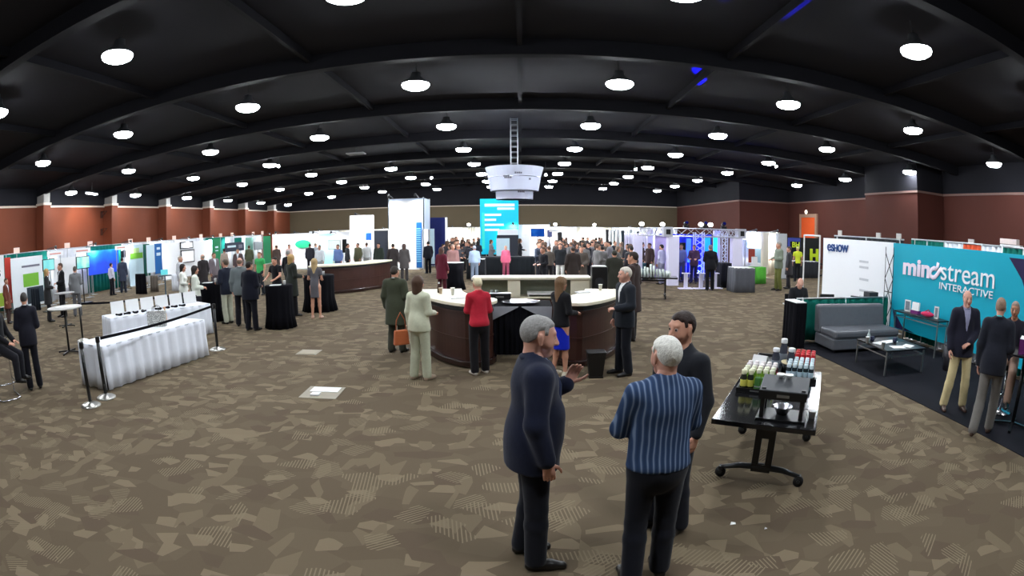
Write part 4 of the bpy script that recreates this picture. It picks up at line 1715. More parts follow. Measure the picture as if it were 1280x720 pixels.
P = at(87, 441)
pedestal_table('round grey-topped high table with papers at the far left', P, .5, 1.07, mat('light_grey_top', (188, 188, 186), .4))
for k, (dx, dy, rz) in enumerate(((-.12, -.05, .3), (.14, .08, -.2))):
    o = MB().obox((0, 0, .003), (.28, .21, .006), 0).build('paper', PAPER)
    o.location = (P.x + dx, P.y + dy, 1.07)
    o.rotation_euler = (0, 0, rz)
    tag(o, 'white sheet lying on the round high table', 'paper', 'sheets on the round high table')
P = at(84, 408)
pedestal_table('smaller round high table behind the grey-topped one', P, .4, 1.05, mat('grey_top', (140, 140, 142), .4))


def draped_round(label, foot, r=.42, z=1.1):
    P = at(*foot)
    t = thing('cocktail_table', label, 'table', (P.x, P.y + r * .6, 0))
    MB().lathe([(0, z - .02), (r - .03, z - .02), (r - .02, z), (0, z)], 32).build('tabletop', BLACKP, t)
    MB().lathe([(0, z + .006), (r, z + .005), (r + .012, z - .02), (r * .98, z - .3), (r * .98, .4), (r * 1.12, .01), (r * 1.1, .01), (r * .95, .4), (r * .95, z - .3), (r - .01, z - .02), (0, z - .01)], 72, fold=.085, nf=16).build('tablecloth', BLACKF, t, True)
    return (P.x, P.y + r * .6, z + .006)


tops = [draped_round('tall black-draped cocktail table with the black-shirted man behind', (347, 411), .37), draped_round('tall black-draped cocktail table beside the two women in white', (261, 402), .42),
        draped_round('tall black-draped cocktail table in front of the dark bar', (396, 390), .48)]
for k, (tp, lab) in enumerate(zip(tops, ('the black-shirted man leans on', 'the women in white stand at', 'before the dark bar'))):
    o = MB().obox((0, 0, .004), (.3, .22, .008), .3).build('flyer', PAPER)
    o.location = (tp[0] - .05, tp[1] - .1, tp[2])
    tag(o, 'white flyer on the black cocktail table ' + lab, 'paper')
    o = MB().lathe([(.03, 0), (.035, .09), (.037, .1), (.03, .1), (.027, .01), (0, .01)], 12).build('cup', PAPER, None, True)
    o.location = (tp[0] + .15, tp[1] + .05, tp[2])
    tag(o, 'paper cup on the black cocktail table ' + lab, 'cup')
    MB().lathe([(.0365, .095), (.0395, .1), (.037, .106), (.03, .1)], 12).build('rim', PAPER, o, True)
# low black box table in front of the women
P = at(230, 406)
t = thing('draped_table', 'low black draped box table in front of the two women in white', 'table', (P.x - .15, P.y + .25, 0), -.25)
MB().box(-.42, .42, -.25, .25, .74, .765).build('tabletop', BLACKP, t, bevel=.008)
MB().curtain((-.43, -.26), (.43, -.26), .01, .77, 6, .012).curtain((.43, -.26), (.43, .26), .01, .77, 4, .012).curtain((.43, .26), (-.43, .26), .01, .77, 6, .012).curtain((-.43, .26), (-.43, -.26), .01, .77, 4, .012).build('tablecloth', BLACKF, t)

# chrome cantilever stool at the far left
P = at(14, 498)
t = thing('bar_stool', 'chrome sled-base stool with black seat at the left edge', 'stool', (P.x - .1, P.y, 0), -.35)
fr_ = MB()
loop = [(-.26, -.22, .015), (.2, -.24, .015), (.27, -.15, .015), (.27, .15, .015), (.2, .24, .015), (-.26, .22, .015)]
fr_.tube(loop, .014, 8)
for sy in (-1, 1):
    fr_.tube([(-.26, sy * .22, .015), (-.29, sy * .215, .05), (-.2, sy * .2, .4), (-.12, sy * .19, .72), (.2, sy * .2, .76), (.26, sy * .2, .8)], .013, 8)
fr_.tube([(-.2, -.2, .3), (.2, -.21, .28), (.26, 0, .28), (.2, .21, .28), (-.2, .2, .3)], .012, 8)
fr_.build('frame', CHROME, t, True)
MB().box(-.18, .2, -.2, .2, .75, .8).build('seat', BLACKP, t, bevel=.02)
MB().tube([(-.16, -.21, .78), (-.24, -.22, 1.0), (-.28, -.14, 1.08), (-.29, .0, 1.09), (-.28, .14, 1.08), (-.24, .22, 1.0), (-.16, .21, .78)], .014, 8).build('back_hoop', CHROME, t, True)
MB().obox((-.24, 0, .95), (.025, .36, .2), 0, 0, -.2).build('backrest', BLACKP, t, bevel=.01)
STOOL = t.location.copy()
# ------------------------------------------------------------------ the teal booth on the right
TEAL = mat('teal_print', (0, 166, 192), .55, 0, .05, .8)
GREEN = mat('green_drape', (18, 104, 92), .85, 0, .12, 8, 0, .15)
PIPE = mat('pipe_aluminium', (190, 192, 195), .35, .8)
X1 = 9.15
o = MB().box(6.0, 9.3, 2.9, 10.42, 0, .01).build('booth_carpet', mat('black_carpet', (30, 30, 36), .95, 0, .3, 60, .3, .1))
tag(o, 'black booth carpet under the sofa and teal backdrop', 'carpet')


def pole(mb, x, y, z):
    mb.cyl((x, y, 0), (x, y, z), .024, n=10)
    return mb


def drape_run(label, p0, p1, z1, cols, cat='drape', z0=.03, folds_per_m=3.2, unit=3.05, amp=.035, last=True, group=None):
    """Pipe and drape: uprights, a crossbar and one hanging cloth per length, each in its own colour."""
    p0, p1 = Vector((*p0[:2], 0)), Vector((*p1[:2], 0))
    t = thing('pipe_and_drape', label, cat, p0, 0, group)
    d = p1 - p0
    n = len(cols)
    for i in range(n):
        a, b_ = d * (i / n), d * ((i + 1) / n)
        MB().curtain(a + d * (.012 / d.length), b_ - d * (.012 / d.length), z0, z1 - .02, max(4, round((b_ - a).length * folds_per_m)), amp).build('drape', cols[i], t, True)
    nn = Vector((d.y, -d.x, 0)).normalized()
    for i in range(n + 1 if last else n):
        q = d * (i / n) + d.normalized() * (.18 if i == 0 else (-.18 if i == n else 0))
        MB().cyl((q.x, q.y, 0), (q.x, q.y, z1 + .02), .025, n=10).build('pole', PIPE, t, True)
        MB().box(q.x - .16, q.x + .16, q.y - .16, q.y + .16, 0, .012).build('base_plate', PIPE, t)
    MB().cyl(d * .004 + Vector((0, 0, z1)), d * .996 + Vector((0, 0, z1)), .02, n=10).build('crossbar', PIPE, t, True)
    return t


WHD = mat('white_drape', (225, 228, 236), .85, 0, .03, 6, 0, .15)
ORD_ = mat('orange_drape', (205, 80, 45), .8)
drape_run('green and white drape wall standing behind the teal backdrop', (X1 + .36, 10.3), (X1 + .36, 3.6), 2.43, [GREEN, GREEN, WHD, ORD_, WHD, GREEN, GREEN, GREEN, GREEN, GREEN])
drape_run('low green drape rail behind the grey sofa', (6.1, 10.62), (9.0, 10.62), .98, [GREEN, GREEN], folds_per_m=4)
t = thing('backdrop', 'teal printed backdrop with white lettering behind the men in blazers', 'backdrop', (X1, 0, 0))
Pa = onx(1117, 309, X1)
y_l, z_t = Pa.y, 2.31
y_r = 3.7
MB().box(-.01, .01, y_r, y_l, .25, z_t).build('panel', TEAL, t, bevel=.004)
PURP = mat('deep_purple_print', (38, 26, 70), .6)
VIOL = mat('violet_print', (110, 40, 110), .6)


def print_poly(name, pts, m, parent, X=-.018, th=.006, org=(0, 0, 0)):
    """A printed shape on an x = const panel, as a thin layer."""
    mb = MB()
    n = len(pts)
    vs = [(X, y, z) for y, z in pts] + [(X + th, y, z) for y, z in pts]
    ar = sum(pts[i][0] * pts[(i + 1) % n][1] - pts[(i + 1) % n][0] * pts[i][1] for i in range(n))
    fs = [tuple(range(n)) if ar < 0 else tuple(range(n))[::-1], tuple(range(n, 2 * n)) if ar > 0 else tuple(range(n, 2 * n))[::-1]]
    for i in range(n):
        fs.append((i, (i + 1) % n, n + (i + 1) % n, n + i))
    mb.add(vs, fs)
    return mb.build(name, m, parent)


q = [onx(a, b_, X1) for a, b_ in ((1262, 322), (1278, 350), (1284, 372), (1300, 380), (1300, 326))]
print_poly('printed_corner', [(p.y, min(p.z, z_t)) for p in q], PURP, t)
q = [onx(a, b_, X1) for a, b_ in ((1116, 385), (1128, 408), (1140, 440), (1118, 425))]
print_poly('printed_corner', [(p.y, max(p.z, .27)) for p in q], PURP, t)
mb = MB()
for yy in (y_l - .3, (y_l + y_r) / 2, y_r + .3):
    mb.bar((-.02, yy, .04), (.08, yy, 0.04), .05, .04).bar((.03, yy, 0), (.03, yy, 1.4), .03)
mb.build('support_feet', PIPE, t)
WL_ = mat('white_lettering', (236, 240, 245), .6, 0, .01)
a, b_ = onx(1128, 343, X1 - .03), onx(1187, 346, X1 - .03)
e_ = onx(1241, 355, X1 - .03)
zb = (onx(1128, 343, X1 - .03).z + onx(1165, 346, X1 - .03).z) / 2
hx = onx(1158, 325, X1 - .03).z - zb
y_n, y_s, y_e = onx(1161.5, 344, X1 - .03).y, onx(1175, 346, X1 - .03).y, onx(1242, 352, X1 - .03).y
PINKL = mat('pinkish_lettering', (240, 226, 240), .6, 0, .01)
text('min', 'lettering', t, PINKL, (X1 - .03, a.y, zb), (0, -1, 0), (0, 0, 1), width=a.y - y_n, height=hx, bold=.035)
text('stream', 'lettering', t, WL_, (X1 - .03, y_s, zb), (0, -1, 0), (0, 0, 1), width=y_s - y_e, height=hx * .86)
# the d, drawn with one stroke that runs on into the s
for stroke, r_ in ((((470, 222), (440, 212), (412, 228), (397, 262), (402, 300), (428, 320), (455, 310), (480, 280), (505, 240), (530, 212)), .052), (((488, 148), (481, 190), (466, 226)), .05)):
    mbs = MB().tube([onx(1120 + u_ / 9.143, 310 + v_ / 9.143, X1) for u_, v_ in stroke], r_, 8)
    mbs.v = [(-.022 + (x_ - X1) * .25, y_, z_ + zb - onx(1155, 343.6, X1).z) for x_, y_, z_ in mbs.v]
    mbs.build('lettering', PINKL, t, True)
a2_, b2_ = onx(1173, 361, X1 - .03), onx(1240, 370, X1 - .03)
zi = (onx(1173, 360, X1 - .03).z + onx(1240, 368, X1 - .03).z) / 2
text('INTERACTIVE', 'lettering', t, WL_, (X1 - .03, a2_.y, zi - .05), (0, -1, 0), (0, 0, 1), width=a2_.y - b2_.y, height=onx(1200, 352, X1 - .03).z - zi - .03)
# white boxes on top of the wall behind
P = onx(1258, 305, X1 + .5)
for k, (px0, px1, py0, py1, lab) in enumerate(((1252, 1272, 297, 304, 'upper white box on the ledge above the teal backdrop'), (1253, 1277, 303, 315, 'lower white box on the ledge above the teal backdrop'))):
    pass
t = thing('ledge_sign', 'white stepped box sign on a post above the teal backdrop', 'sign', (X1 + .8, 0, 0))
p0, p1 = onx(1252, 298, X1 + .8), onx(1277, 314, X1 + .8)
ylo, yhi = min(p0.y, p1.y), max(p0.y, p1.y)
MB().box(-.08, .08, ylo, yhi, p1.z, p0.z - .12).build('lower_box', WHITEP, t, bevel=.01)
MB().box(-.08, .08, ylo + .12, yhi, p0.z - .11, p0.z).build('upper_box', mat('pinkish_white', (242, 225, 220), .6), t, bevel=.01)
MB().cyl((0, (ylo + yhi) / 2, 0), (0, (ylo + yhi) / 2, p1.z), .025, n=8).build('post', PIPE, t)

# grey sofa
SOFA = mat('grey_leather', (96, 98, 104), .38, 0, .12, 14, .1, .5)
t = thing('sofa', 'grey leather armless loveseat against the green drape', 'sofa', (7.35, 9.72, .0105), -.05)
MB().box(-.95, .95, -.48, .42, .06, .30).build('base', SOFA, t, bevel=.03)
MB().box(-.93, .93, -.5, .22, .3, .46).build('seat_cushion', SOFA, t, bevel=.05)
mb = MB().add([(-.97, .2, .3), (.97, .2, .3), (.97, .46, .3), (-.97, .46, .3), (-.97, .3, .9), (.97, .3, .9), (.97, .5, .9), (-.97, .5, .9)],
              [(0, 3, 2, 1), (4, 5, 6, 7), (0, 1, 5, 4), (1, 2, 6, 5), (2, 3, 7, 6), (3, 0, 4, 7)])
mb.build('backrest', SOFA, t, bevel=.05)
for sx in (-.85, .85):
    for sy in (-.4, .35):
        MB().cyl((sx, sy, 0), (sx, sy, .07), .025, n=10).build('leg', BLACKP, t)


def metal_table(label, C, L, W, z, rz, shelf=None):
    t = thing('metal_leg_table', label, 'table', C, rz)
    MB().box(-L / 2, L / 2, -W / 2, W / 2, z - .03, z).build('tabletop', BLACKP, t, bevel=.005)
    for sx in (-1, 1):
        for sy in (-1, 1):
            MB().bar((sx * (L / 2 - .03), sy * (W / 2 - .03), 0), (sx * (L / 2 - .03), sy * (W / 2 - .03), z - .03), .03).build('leg', STEEL, t)
    mb = MB()
    for sy in (-1, 1):
        mb.bar((-L / 2 + .03, sy * (W / 2 - .03), z - .12), (L / 2 - .03, sy * (W / 2 - .03), z - .12), .02)
    for sx in (-1, 1):
        mb.bar((sx * (L / 2 - .03), -W / 2 + .03, z - .12), (sx * (L / 2 - .03), W / 2 - .03, z - .12), .02)
    mb.build('rail', STEEL, t)
    return t


cf = Vector((6.95, 7.95, .012))
metal_table('low black coffee table with papers in front of the sofa', cf, 1.05, 1.15, .46, -.06)
for k, (px, py, rz, w, lab) in enumerate(((1100, 429, .3, .28, 'white sheet at the back of the coffee table'), (1122, 434, -.2, .3, 'white sheet at the front middle of the coffee table'), (1135, 432.5, .5, .28, 'white sheet at the right of the coffee table'), (1112, 427, .1, .32, 'white folder at the far edge of the coffee table'))):
    P = at(px, py, .475)
    o = MB().obox((0, 0, .003), (w, .21, .006), 0).build('paper', PAPER)
    o.location = P
    o.rotation_euler = (0, 0, rz)
    tag(o, lab, 'paper')
for k, (px, py, col, lab) in enumerate(((1084, 429, (235, 235, 235), 'white cup at the left corner of the coffee table'), (1103.5, 436, (220, 225, 225), 'clear cup near the front of the coffee table'))):
    cup(at(px, py, .475), lab, col, None, .12)
glass_bottle(at(1085, 427, .475), 'clear water bottle standing on the coffee table', (190, 205, 205), None, .22)
for (px, py, lab) in ((1090, 426, 'dark mug at the back left of the coffee table'), (1118, 428, 'dark blue mug at the back right of the coffee table')):
    o = MB().lathe([(.04, 0), (.045, .01), (.045, .09), (.04, .09), (.038, .012), (0, .012)], 14).build('mug', mat('navy_ceramic', (30, 34, 60), .3), None, True)
    o.location = at(px, py, .475)
    MB().tube([(.044, 0, .075), (.075, 0, .07), (.078, 0, .035), (.044, 0, .02)], .007, 6).build('handle', mat('navy_ceramic'), o, True)
    tag(o, lab, 'mug')
# tall narrow side table along the backdrop
pl, pr = onx(1123, 411, 8.75), onx(1175, 417, 8.75)
sc = Vector((8.78, (pl.y + pr.y) / 2, .012))
SZ = .78
metal_table('tall narrow black console table against the teal backdrop', sc, .4, pl.y - pr.y + .1, SZ, 0)
SZ += .012
for px, w, lab in ((1131.5, .2, 'white picture frame at the left end of the console table'), (1168, .14, 'white picture frame at the right end of the console table')):
    P = onx(px, 410, 8.8)
    t = thing('picture_frame', lab, 'picture frame', (8.82, P.y, SZ), -1.4)
    fr_ = MB()
    h = .26
    for a_ in ((-w / 2, -w / 2 + .025, 0, h), (w / 2 - .025, w / 2, 0, h), (-w / 2, w / 2, 0, .03), (-w / 2, w / 2, h - .03, h)):
        fr_.box(a_[0], a_[1], -.01, .01, a_[2], a_[3])
    fr_.build('frame', WHITEP, t)
    MB().box(-w / 2 + .02, w / 2 - .02, -.004, .006, .025, h - .025).build('picture', mat('grey_photo', (120, 130, 140), .4, 0, .6, 25), t)
    MB().obox((0, .07, .1), (.04, .006, .22), 0, .5).build('strut', WHITEP, t)
P = onx(1142.5, 409, 8.8)
t = thing('brochure_holder', 'white brochure box between the picture frames on the console table', 'box', (8.8, P.y, SZ), -1.5)
MB().box(-.13, .13, -.06, .06, 0, .07).build('tray', mat('violet_print'), t)
MB().obox((0, .0, .15), (.24, .05, .2), 0, -.1).build('brochures', PAPER, t)
P = onx(1158, 414, 8.75)
t = thing('fabric_pouch', 'pinkish red pouch lying on the console table', 'pouch', (8.72, P.y, SZ + .014), .2)
MB().ellipsoid((0, 0, .05), (.1, .2, .06), 14, 10).build('body', cloth((196, 50, 90)), t, True)
MB().tube([(0, -.1, .09), (.03, 0, .14), (0, .1, .09)], .012, 6).build('strap', cloth((150, 30, 60)), t, True)
# dark bin by the console
P = at(1163, 474)
t = thing('waste_bin', 'dark round waste bin beside the console table', 'bin', (8.2, 7.25, .012))
MB().lathe([(.15, 0), (.19, .5), (.175, .5), (.14, .02), (0, .02)], 24).build('body', mat('dark_grey_plastic', (52, 50, 56), .4), t, True)
MB().lathe([(.19, .48), (.2, .5), (.19, .515), (.172, .5)], 24).build('rim', mat('dark_grey_plastic'), t, True)
# tall black table with a box of cards at the right edge
P = at(1246, 543)
P = Vector((P.x + .5, P.y + .05, 0))
t = thing('bistro_table', 'black high table at the right edge carrying a lime and white box', 'table', (P.x, P.y, .012))
MB().lathe([(0, 1.02), (.36, 1.02), (.38, 1.03), (.38, 1.05), (0, 1.05)], 32).build('tabletop', BLACKP, t)
MB().cyl((0, 0, .03), (0, 0, 1.02), .035, n=14).build('column', BLACKP, t, True)
for k in range(4):
    a = .5 + k * PI / 2
    MB().bar((0, 0, .06), (.34 * math.cos(a), .34 * math.sin(a), .02), .05, .03).build('foot', BLACKP, t)
BT = Vector((P.x, P.y, 1.062))
t = thing('leaflet_box', 'white box with lime and violet sides on the right edge table', 'box', (BT.x - .08, BT.y - .02, BT.z), .5)
MB().box(-.17, .17, -.1, .1, 0, .2).build('carton', PAPER, t, bevel=.005)
MB().box(-.06, .12, -.106, -.1, .03, .17).build('printed_panel', mat('lime_print', (190, 215, 70), .6), t)
MB().box(-.176, -.17, -.1, .1, .0, .2).build('printed_side', mat('violet_print'), t)
# stool under the seated figure, chrome base
SEATR = at(1270, 377, 1.66)
t = thing('bar_stool', 'chrome round-based stool under the seated man at the right edge', 'stool', (SEATR.x, SEATR.y, .012))
MB().lathe([(.22, 0), (.22, .015), (.06, .04), (.03, .06), (0, .06)], 28).build('base', CHROME, t, True)
MB().cyl((0, 0, .05), (0, 0, .68), .025, n=12).build('column', CHROME, t, True)
MB().lathe([(0, .66), (.18, .66), (.19, .69), (.18, .73), (0, .735)], 24).build('seat', BLACKP, t, True)
MB().tube([(.16 * math.cos(i * PI / 8), .16 * math.sin(i * PI / 8), .28) for i in range(16)], .01, 6, True).bar((-.16, 0, .28), (.16, 0, .28), .014).build('footrest', CHROME, t, True)

# ------------------------------------------------------------------ white lettered booth next door
X2 = 9.2
t = thing('backdrop', 'white backdrop with dark blue lettering next to the teal one', 'backdrop', (X2, 0, 0))
pa, pb = onx(1030, 297, X2), onx(1106, 303, X2)
zt = (pa.z + pb.z) / 2
MB().box(-.02, .0, 10.6, pa.y, .12, zt).build('panel', mat('white_backdrop', (244, 246, 250), .6, 0, .01), t, bevel=.004)
NAVY = mat('navy_lettering', (16, 62, 128), .5, 0, .02)
a, b_ = onx(1034, 313, X2 - .03), onx(1060, 315, X2 - .03)
zl = a.z
hh_ = onx(1035, 304, X2 - .03).z - zl
text('e', 'lettering', t, NAVY, (X2 - .04, a.y, zl), (0, -1, 0), (0, 0, 1), width=(a.y - b_.y) * .19, height=hh_ * .95, bold=.012)
text('SHOW', 'lettering', t, NAVY, (X2 - .04, a.y - (a.y - b_.y) * .21, zl), (0, -1, 0), (0, 0, 1), width=(a.y - b_.y) * .8, height=hh_, bold=.03)
gl = mat('pale_grey_print', (205, 208, 214), .7)
for py in (326, 333, 348, 362, 370):
    mb = MB()
    p, r_ = onx(1074, py, X2 - .03), onx(1085, py + .8, X2 - .03)
    mb.box(-.028, -.02, r_.y, p.y, p.z - .04, p.z + .02)
    mb.build('printed_line', gl, t)
# folding frame on the right of it
mb = MB()
yA, yB = onx(1101, 340, X2 - .3).y, onx(1111, 340, X2 - .3).y
zs = [.15, .78, 1.42, 2.05]
for i in range(3):
    mb.cyl((-.14, yA, zs[i]), (-.14, yB, zs[i + 1]), .011, n=6).cyl((-.14, yB, zs[i]), (-.14, yA, zs[i + 1]), .011, n=6)
mb.bar((-.14, yA, 1.1), (-.14, yB, 1.1), .02).cyl((-.14, yA, .05), (-.14, yA, 2.2), .009, n=6).cyl((-.14, yB, .05), (-.14, yB, 2.2), .009, n=6)
mb.build('folding_frame', mat('frame_black', (60, 60, 64), .5, .4), t)
drape_run('dark drape run behind the white lettered backdrop', (X2 + .4, 14.3), (X2 + .4, 10.7), 2.4, [mat('charcoal_drape', (40, 42, 46), .9)] * 2)
P = at(990, 430)
t = thing('draped_counter', 'tall black-draped counter with white top at the end of the green drape', 'counter', (5.86, 10.2, 0), .0)
MB().box(-.13, .13, -.25, .3, .95, .99).build('countertop', WHITEP, t, bevel=.006)
MB().curtain((-.14, -.26), (.14, -.26), .01, .97, 3, .01).curtain((.14, -.26), (.14, .31), .01, .97, 4, .01).curtain((.14, .31), (-.14, .31), .01, .97, 3, .01).curtain((-.14, .31), (-.14, -.26), .01, .97, 4, .01).build('tablecloth', BLACKF, t)
# meeting table and chairs hidden behind the green drape
t = thing('meeting_table', 'white-topped table in front of the bald seated man', 'table', (6.9, 11.35, 0))
MB().box(-.6, .6, -.32, .32, .71, .74).build('tabletop', WHITEP, t, bevel=.006)
for sx in (-.55, .55):
    for sy in (-.27, .27):
        MB().bar((sx, sy, 0), (sx, sy, .71), .035).build('leg', STEEL, t)


def chair(label, P, rz):
    t = thing('meeting_chair', label, 'chair', (P[0], P[1], 0), rz)
    MB().box(-.23, .23, -.22, .22, .42, .46).build('seat', BLACKP, t, bevel=.015)
    MB().obox((0, -.235, .7), (.42, .03, .36), 0, .12).build('backrest', BLACKP, t, bevel=.012)
    for sx in (-.2, .2):
        for sy in (-.19, .19):
            MB().cyl((sx, sy, 0), (sx, sy, .42), .013, n=8).build('leg', CHROME, t)
        MB().cyl((sx, -.21, .42), (sx, -.25, .62), .012, n=8).build('back_post', CHROME, t)
    return t


chair('black chair under the bald man at the white lettered booth', (6.9, 12.05), PI)
chair('empty black chair right of the bald seated man', (7.9, 11.9), PI * .9)
chair('empty black chair farthest right in the white lettered booth', (8.5, 11.5), PI * .7)
t = thing('equipment_box', 'small dark box on a stand at the right of the white backdrop', 'box', (8.75, 11.08, 0))
MB().box(-.16, .16, -.14, .14, .86, 1.06).build('case', mat('charcoal_plastic', (52, 54, 58), .4), t, bevel=.01)
MB().box(-.05, .05, -.05, .05, .03, .86).box(-.2, .2, -.2, .2, 0, .03).build('stand', BLACKP, t)
# ------------------------------------------------------------------ booths along the left wall
XB = -21.6
GRN2 = mat('teal_green_drape', (20, 110, 100), .85, 0, .1, 8, 0, .15)
DKG = mat('dark_green_print', (24, 88, 74), .7)
PINKC = mat('pinkish_card', (248, 214, 200), .7, 0, .02)
IVORY = mat('ivory_drape', (236, 228, 208), .85, 0, .04, 6, 0, .15)
ys = [10.5, 13.5, 16.6, 19.6, 22.7, 25.7, 28.8, 31.8, 34.9, 37.9, 41]
names = ['nearest', 'second', 'third', 'fourth', 'fifth', 'sixth', 'seventh', 'eighth', 'ninth', 'farthest']
cols = [[GRN2], [GRN2], [WHD], [GRN2], [WHD], [WHD], [WHD], [GRN2], [WHD], [WHD]]
cnm = ['green', 'green', 'white', 'green', 'white', 'white', 'white', 'green', 'white', 'white']
for i in range(10):
    drape_run('%s %s drape length in the long booth row at the left wall' % (names[i], cnm[i]), (XB, ys[i]), (XB, ys[i + 1]), 2.38, cols[i], last=i == 9, group='drapes behind the left booth row')
# blank cards standing over the booths
for k, (px, py0, py1) in enumerate(((18, 310, 321), (81, 304, 313), (109.5, 302, 312), (160, 299, 307), (182.5, 297, 304), (214.5, 295, 303), (248, 293, 300), (272.5, 292, 298), (287, 291, 297), (313.5, 290, 296), (325, 289, 295))):
    a, b_ = onx(px, py0, XB + .1), onx(px, py1, XB + .1)
    t = thing('booth_marker', '%s blank pale card on a post above the left booths, counted from the left edge' % ['first', 'second', 'third', 'fourth', 'fifth', 'sixth', 'seventh', 'eighth', 'ninth', 'tenth', 'eleventh'][k], 'card', (XB + .32, a.y, 0), 0, 'blank cards above the left booths')
    w = .38
    MB().box(-.02, .02, -w / 2, w / 2, max(2.4, b_.z), a.z).build('card', PINKC, t)
    MB().cyl((-.0, 0, 0), (-.0, 0, max(2.4, b_.z) + .05), .018, n=8).build('post', PIPE, t)
for k, px in enumerate((1050, 1098, 1123.5, 1214)):
    X = 9.98
    a, b_ = onx(px, (288, 291, 292, 299)[k], X), onx(px, (299, 301, 302, 309)[k], X)
    t = thing('booth_marker', '%s blank grey card on a post above the right booths, counted from the door side' % ['first', 'second', 'third', 'fourth'][k], 'card', (X, a.y, 0), 0, 'blank cards above the right booths')
    MB().box(-.02, .02, -.1, .1, b_.z, a.z).build('card', mat('greyish_card', (200, 196, 192), .7), t)
    MB().cyl((0, 0, 0), (0, 0, b_.z + .05), .016, n=8).build('post', PIPE, t)


def banner(label, px0, px1, py0, py1, X=None, Y=None, m=None, name='roll_up_banner', cat='banner', prints=(), th=.02, foot=True, zmin=None):
    """An upright printed panel standing in the plane x = X or y = Y; prints = (u0, u1, v0, v1, material) in panel fractions."""
    f = (lambda a, b_: onx(a, b_, X)) if X is not None else (lambda a, b_: ony(a, b_, Y))
    pm_ = (px0 + px1) / 2
    z1 = f(pm_, py0).z
    z0 = max(0.04, f(pm_, py1).z) if zmin is None else zmin
    A, B = f(px0, py0), f(px1, py0)
    if X is not None:
        A, B = Vector((X, A.y, 0)), Vector((X, B.y, 0))
    else:
        A, B = Vector((A.x, Y, 0)), Vector((B.x, Y, 0))
    d = B - A
    L = d.length
    t = thing(name, label, cat, A, math.atan2(d.y, d.x))
    MB().box(0, L, 0, th, z0, z1).build('panel', m, t)
    if foot and z0 < .2:
        MB().box(0, L, -.1, .14, 0, .07).build('base', PIPE, t, bevel=.01)
    elif foot:
        for u_ in (.15, .85):
            mb_ = MB()
            mb_.cyl((L * u_, th + .03, 0), (L * u_, th + .03, z1 - .05), .022, n=8).box(L * u_ - .2, L * u_ + .2, th - .15, th + .2, 0, .015)
            mb_.build('stand', PIPE, t)
    for (u0, u1, v0, v1, pm) in prints:
        MB().box(L * u0, L * u1, -.008, .0, z0 + (z1 - z0) * v0, z0 + (z1 - z0) * v1).build('printed_block', pm, t)
    return t


LIMEP = mat('lime_green_print', (120, 185, 60), .6)
PALEB = mat('pale_blue_print', (205, 228, 240), .7, 0, .03)
BLUEP = mat('blue_print', (24, 98, 170), .6)
DARKP = mat('dark_slate_print', (40, 52, 62), .6, 0, .3, 6)
WHP = mat('white_print_panel', (242, 244, 248), .7, 0, .02)
REDD = mat('brick_red_drape', (190, 62, 52), .85)
GREYT = mat('grey_print', (120, 120, 135), .8)
t = banner('white banner with lime foot cut by the left edge', -14, 4.5, 320, 386, X=-19.0, m=WHP, prints=((0, 1, .02, .28, mat('lime_foot', (150, 180, 60), .6)),))
p = onx(-1, 343, -19.0)
MBt = text('s', 'lettering', t, mat('dark_grey_letter', (40, 44, 52), .6), (-18.97, p.y - .12, p.z - .08), (0, 1, 0), (0, 0, 1), height=.24)
banner('narrow brick red drape beside the white banner at the left edge', 5.5, 13, 322, 380, X=-20.6, m=REDD, name='fabric_banner')
banner('white banner with a lime square and dark picture, tallest at the far left', 13, 53, 321, 384, X=-20.2, m=mat('pale_banner', (226, 232, 238), .7, 0, .03), prints=((.33, .9, .79, .83, GREYT), (.36, .85, .4, .66, LIMEP), (.45, .98, .05, .38, DARKP)))


def monitor(label, px0, px1, py0, py1, X=None, Y=None, m=None, floor=True, tilt=0):
    f = (lambda a, b_: onx(a, b_, X)) if X is not None else (lambda a, b_: ony(a, b_, Y))
    A, B = f(px0, py0), f(px1, py1)
    z1, z0 = A.z, B.z
    if X is not None:
        A, B = Vector((X, A.y, 0)), Vector((X, B.y, 0))
    else:
        A, B = Vector((A.x, Y, 0)), Vector((B.x, Y, 0))
    d = B - A
    L = d.length
    t = thing('monitor', label, 'screen', A, math.atan2(d.y, d.x))
    MB().box(-.03, L + .03, 0, .05, z0 - .03, z1 + .03).build('casing', BLACKP, t, bevel=.008)
    MB().box(0, L, -.006, .0, z0, z1).build('screen', m, t)
    if floor:
        MB().cyl((L / 2, .09, .02), (L / 2, .09, z0 + .1), .03, n=10).box(L / 2 - .35, L / 2 + .35, -.2, .3, 0, .03).build('stand', BLACKP, t)
    return t


CY1 = glow('cyan_screen', (110, 215, 225), .9, (150, 235, 235))
CY2 = glow('aqua_screen', (60, 205, 215), 1.0, (200, 245, 225))
monitor('pale cyan screen above the blond person at the far left', 54, 68, 325.5, 336.5, X=-18.2, m=CY1)
monitor('cyan screen beside the big blue backdrop', 96, 112, 322, 334, X=-18.4, m=CY2)
banner('white booth wall behind the two people talking at the far left', 66, 97, 322, 360, X=-20.4, m=WHP, name='booth_backdrop', cat='panel')
for px0, px1, py0, py1, lab in ((59, 79, 314, 320, 'white header sign over the pale cyan screen'), (92, 113, 310, 316.5, 'white header sign over the cyan screen'), (144, 158, 307, 312, 'white header sign right of the big blue backdrop')):
    banner(lab, px0, px1, py0, py1, X=-20.05, m=WHP, name='header_sign', cat='sign', prints=((.15, .85, .35, .6, mat('reddish_print', (220, 150, 140), .7)),))
bb = bpy.data.materials.new('blue_glow_print')
bb.use_nodes = True
nt = bb.node_tree
tcn = nt.nodes.new('ShaderNodeTexCoord')
spx = nt.nodes.new('ShaderNodeSeparateXYZ')
nzn = nt.nodes.new('ShaderNodeTexNoise')
nzn.inputs['Scale'].default_value = 1.1
rp = nt.nodes.new('ShaderNodeValToRGB')
els = rp.color_ramp.elements
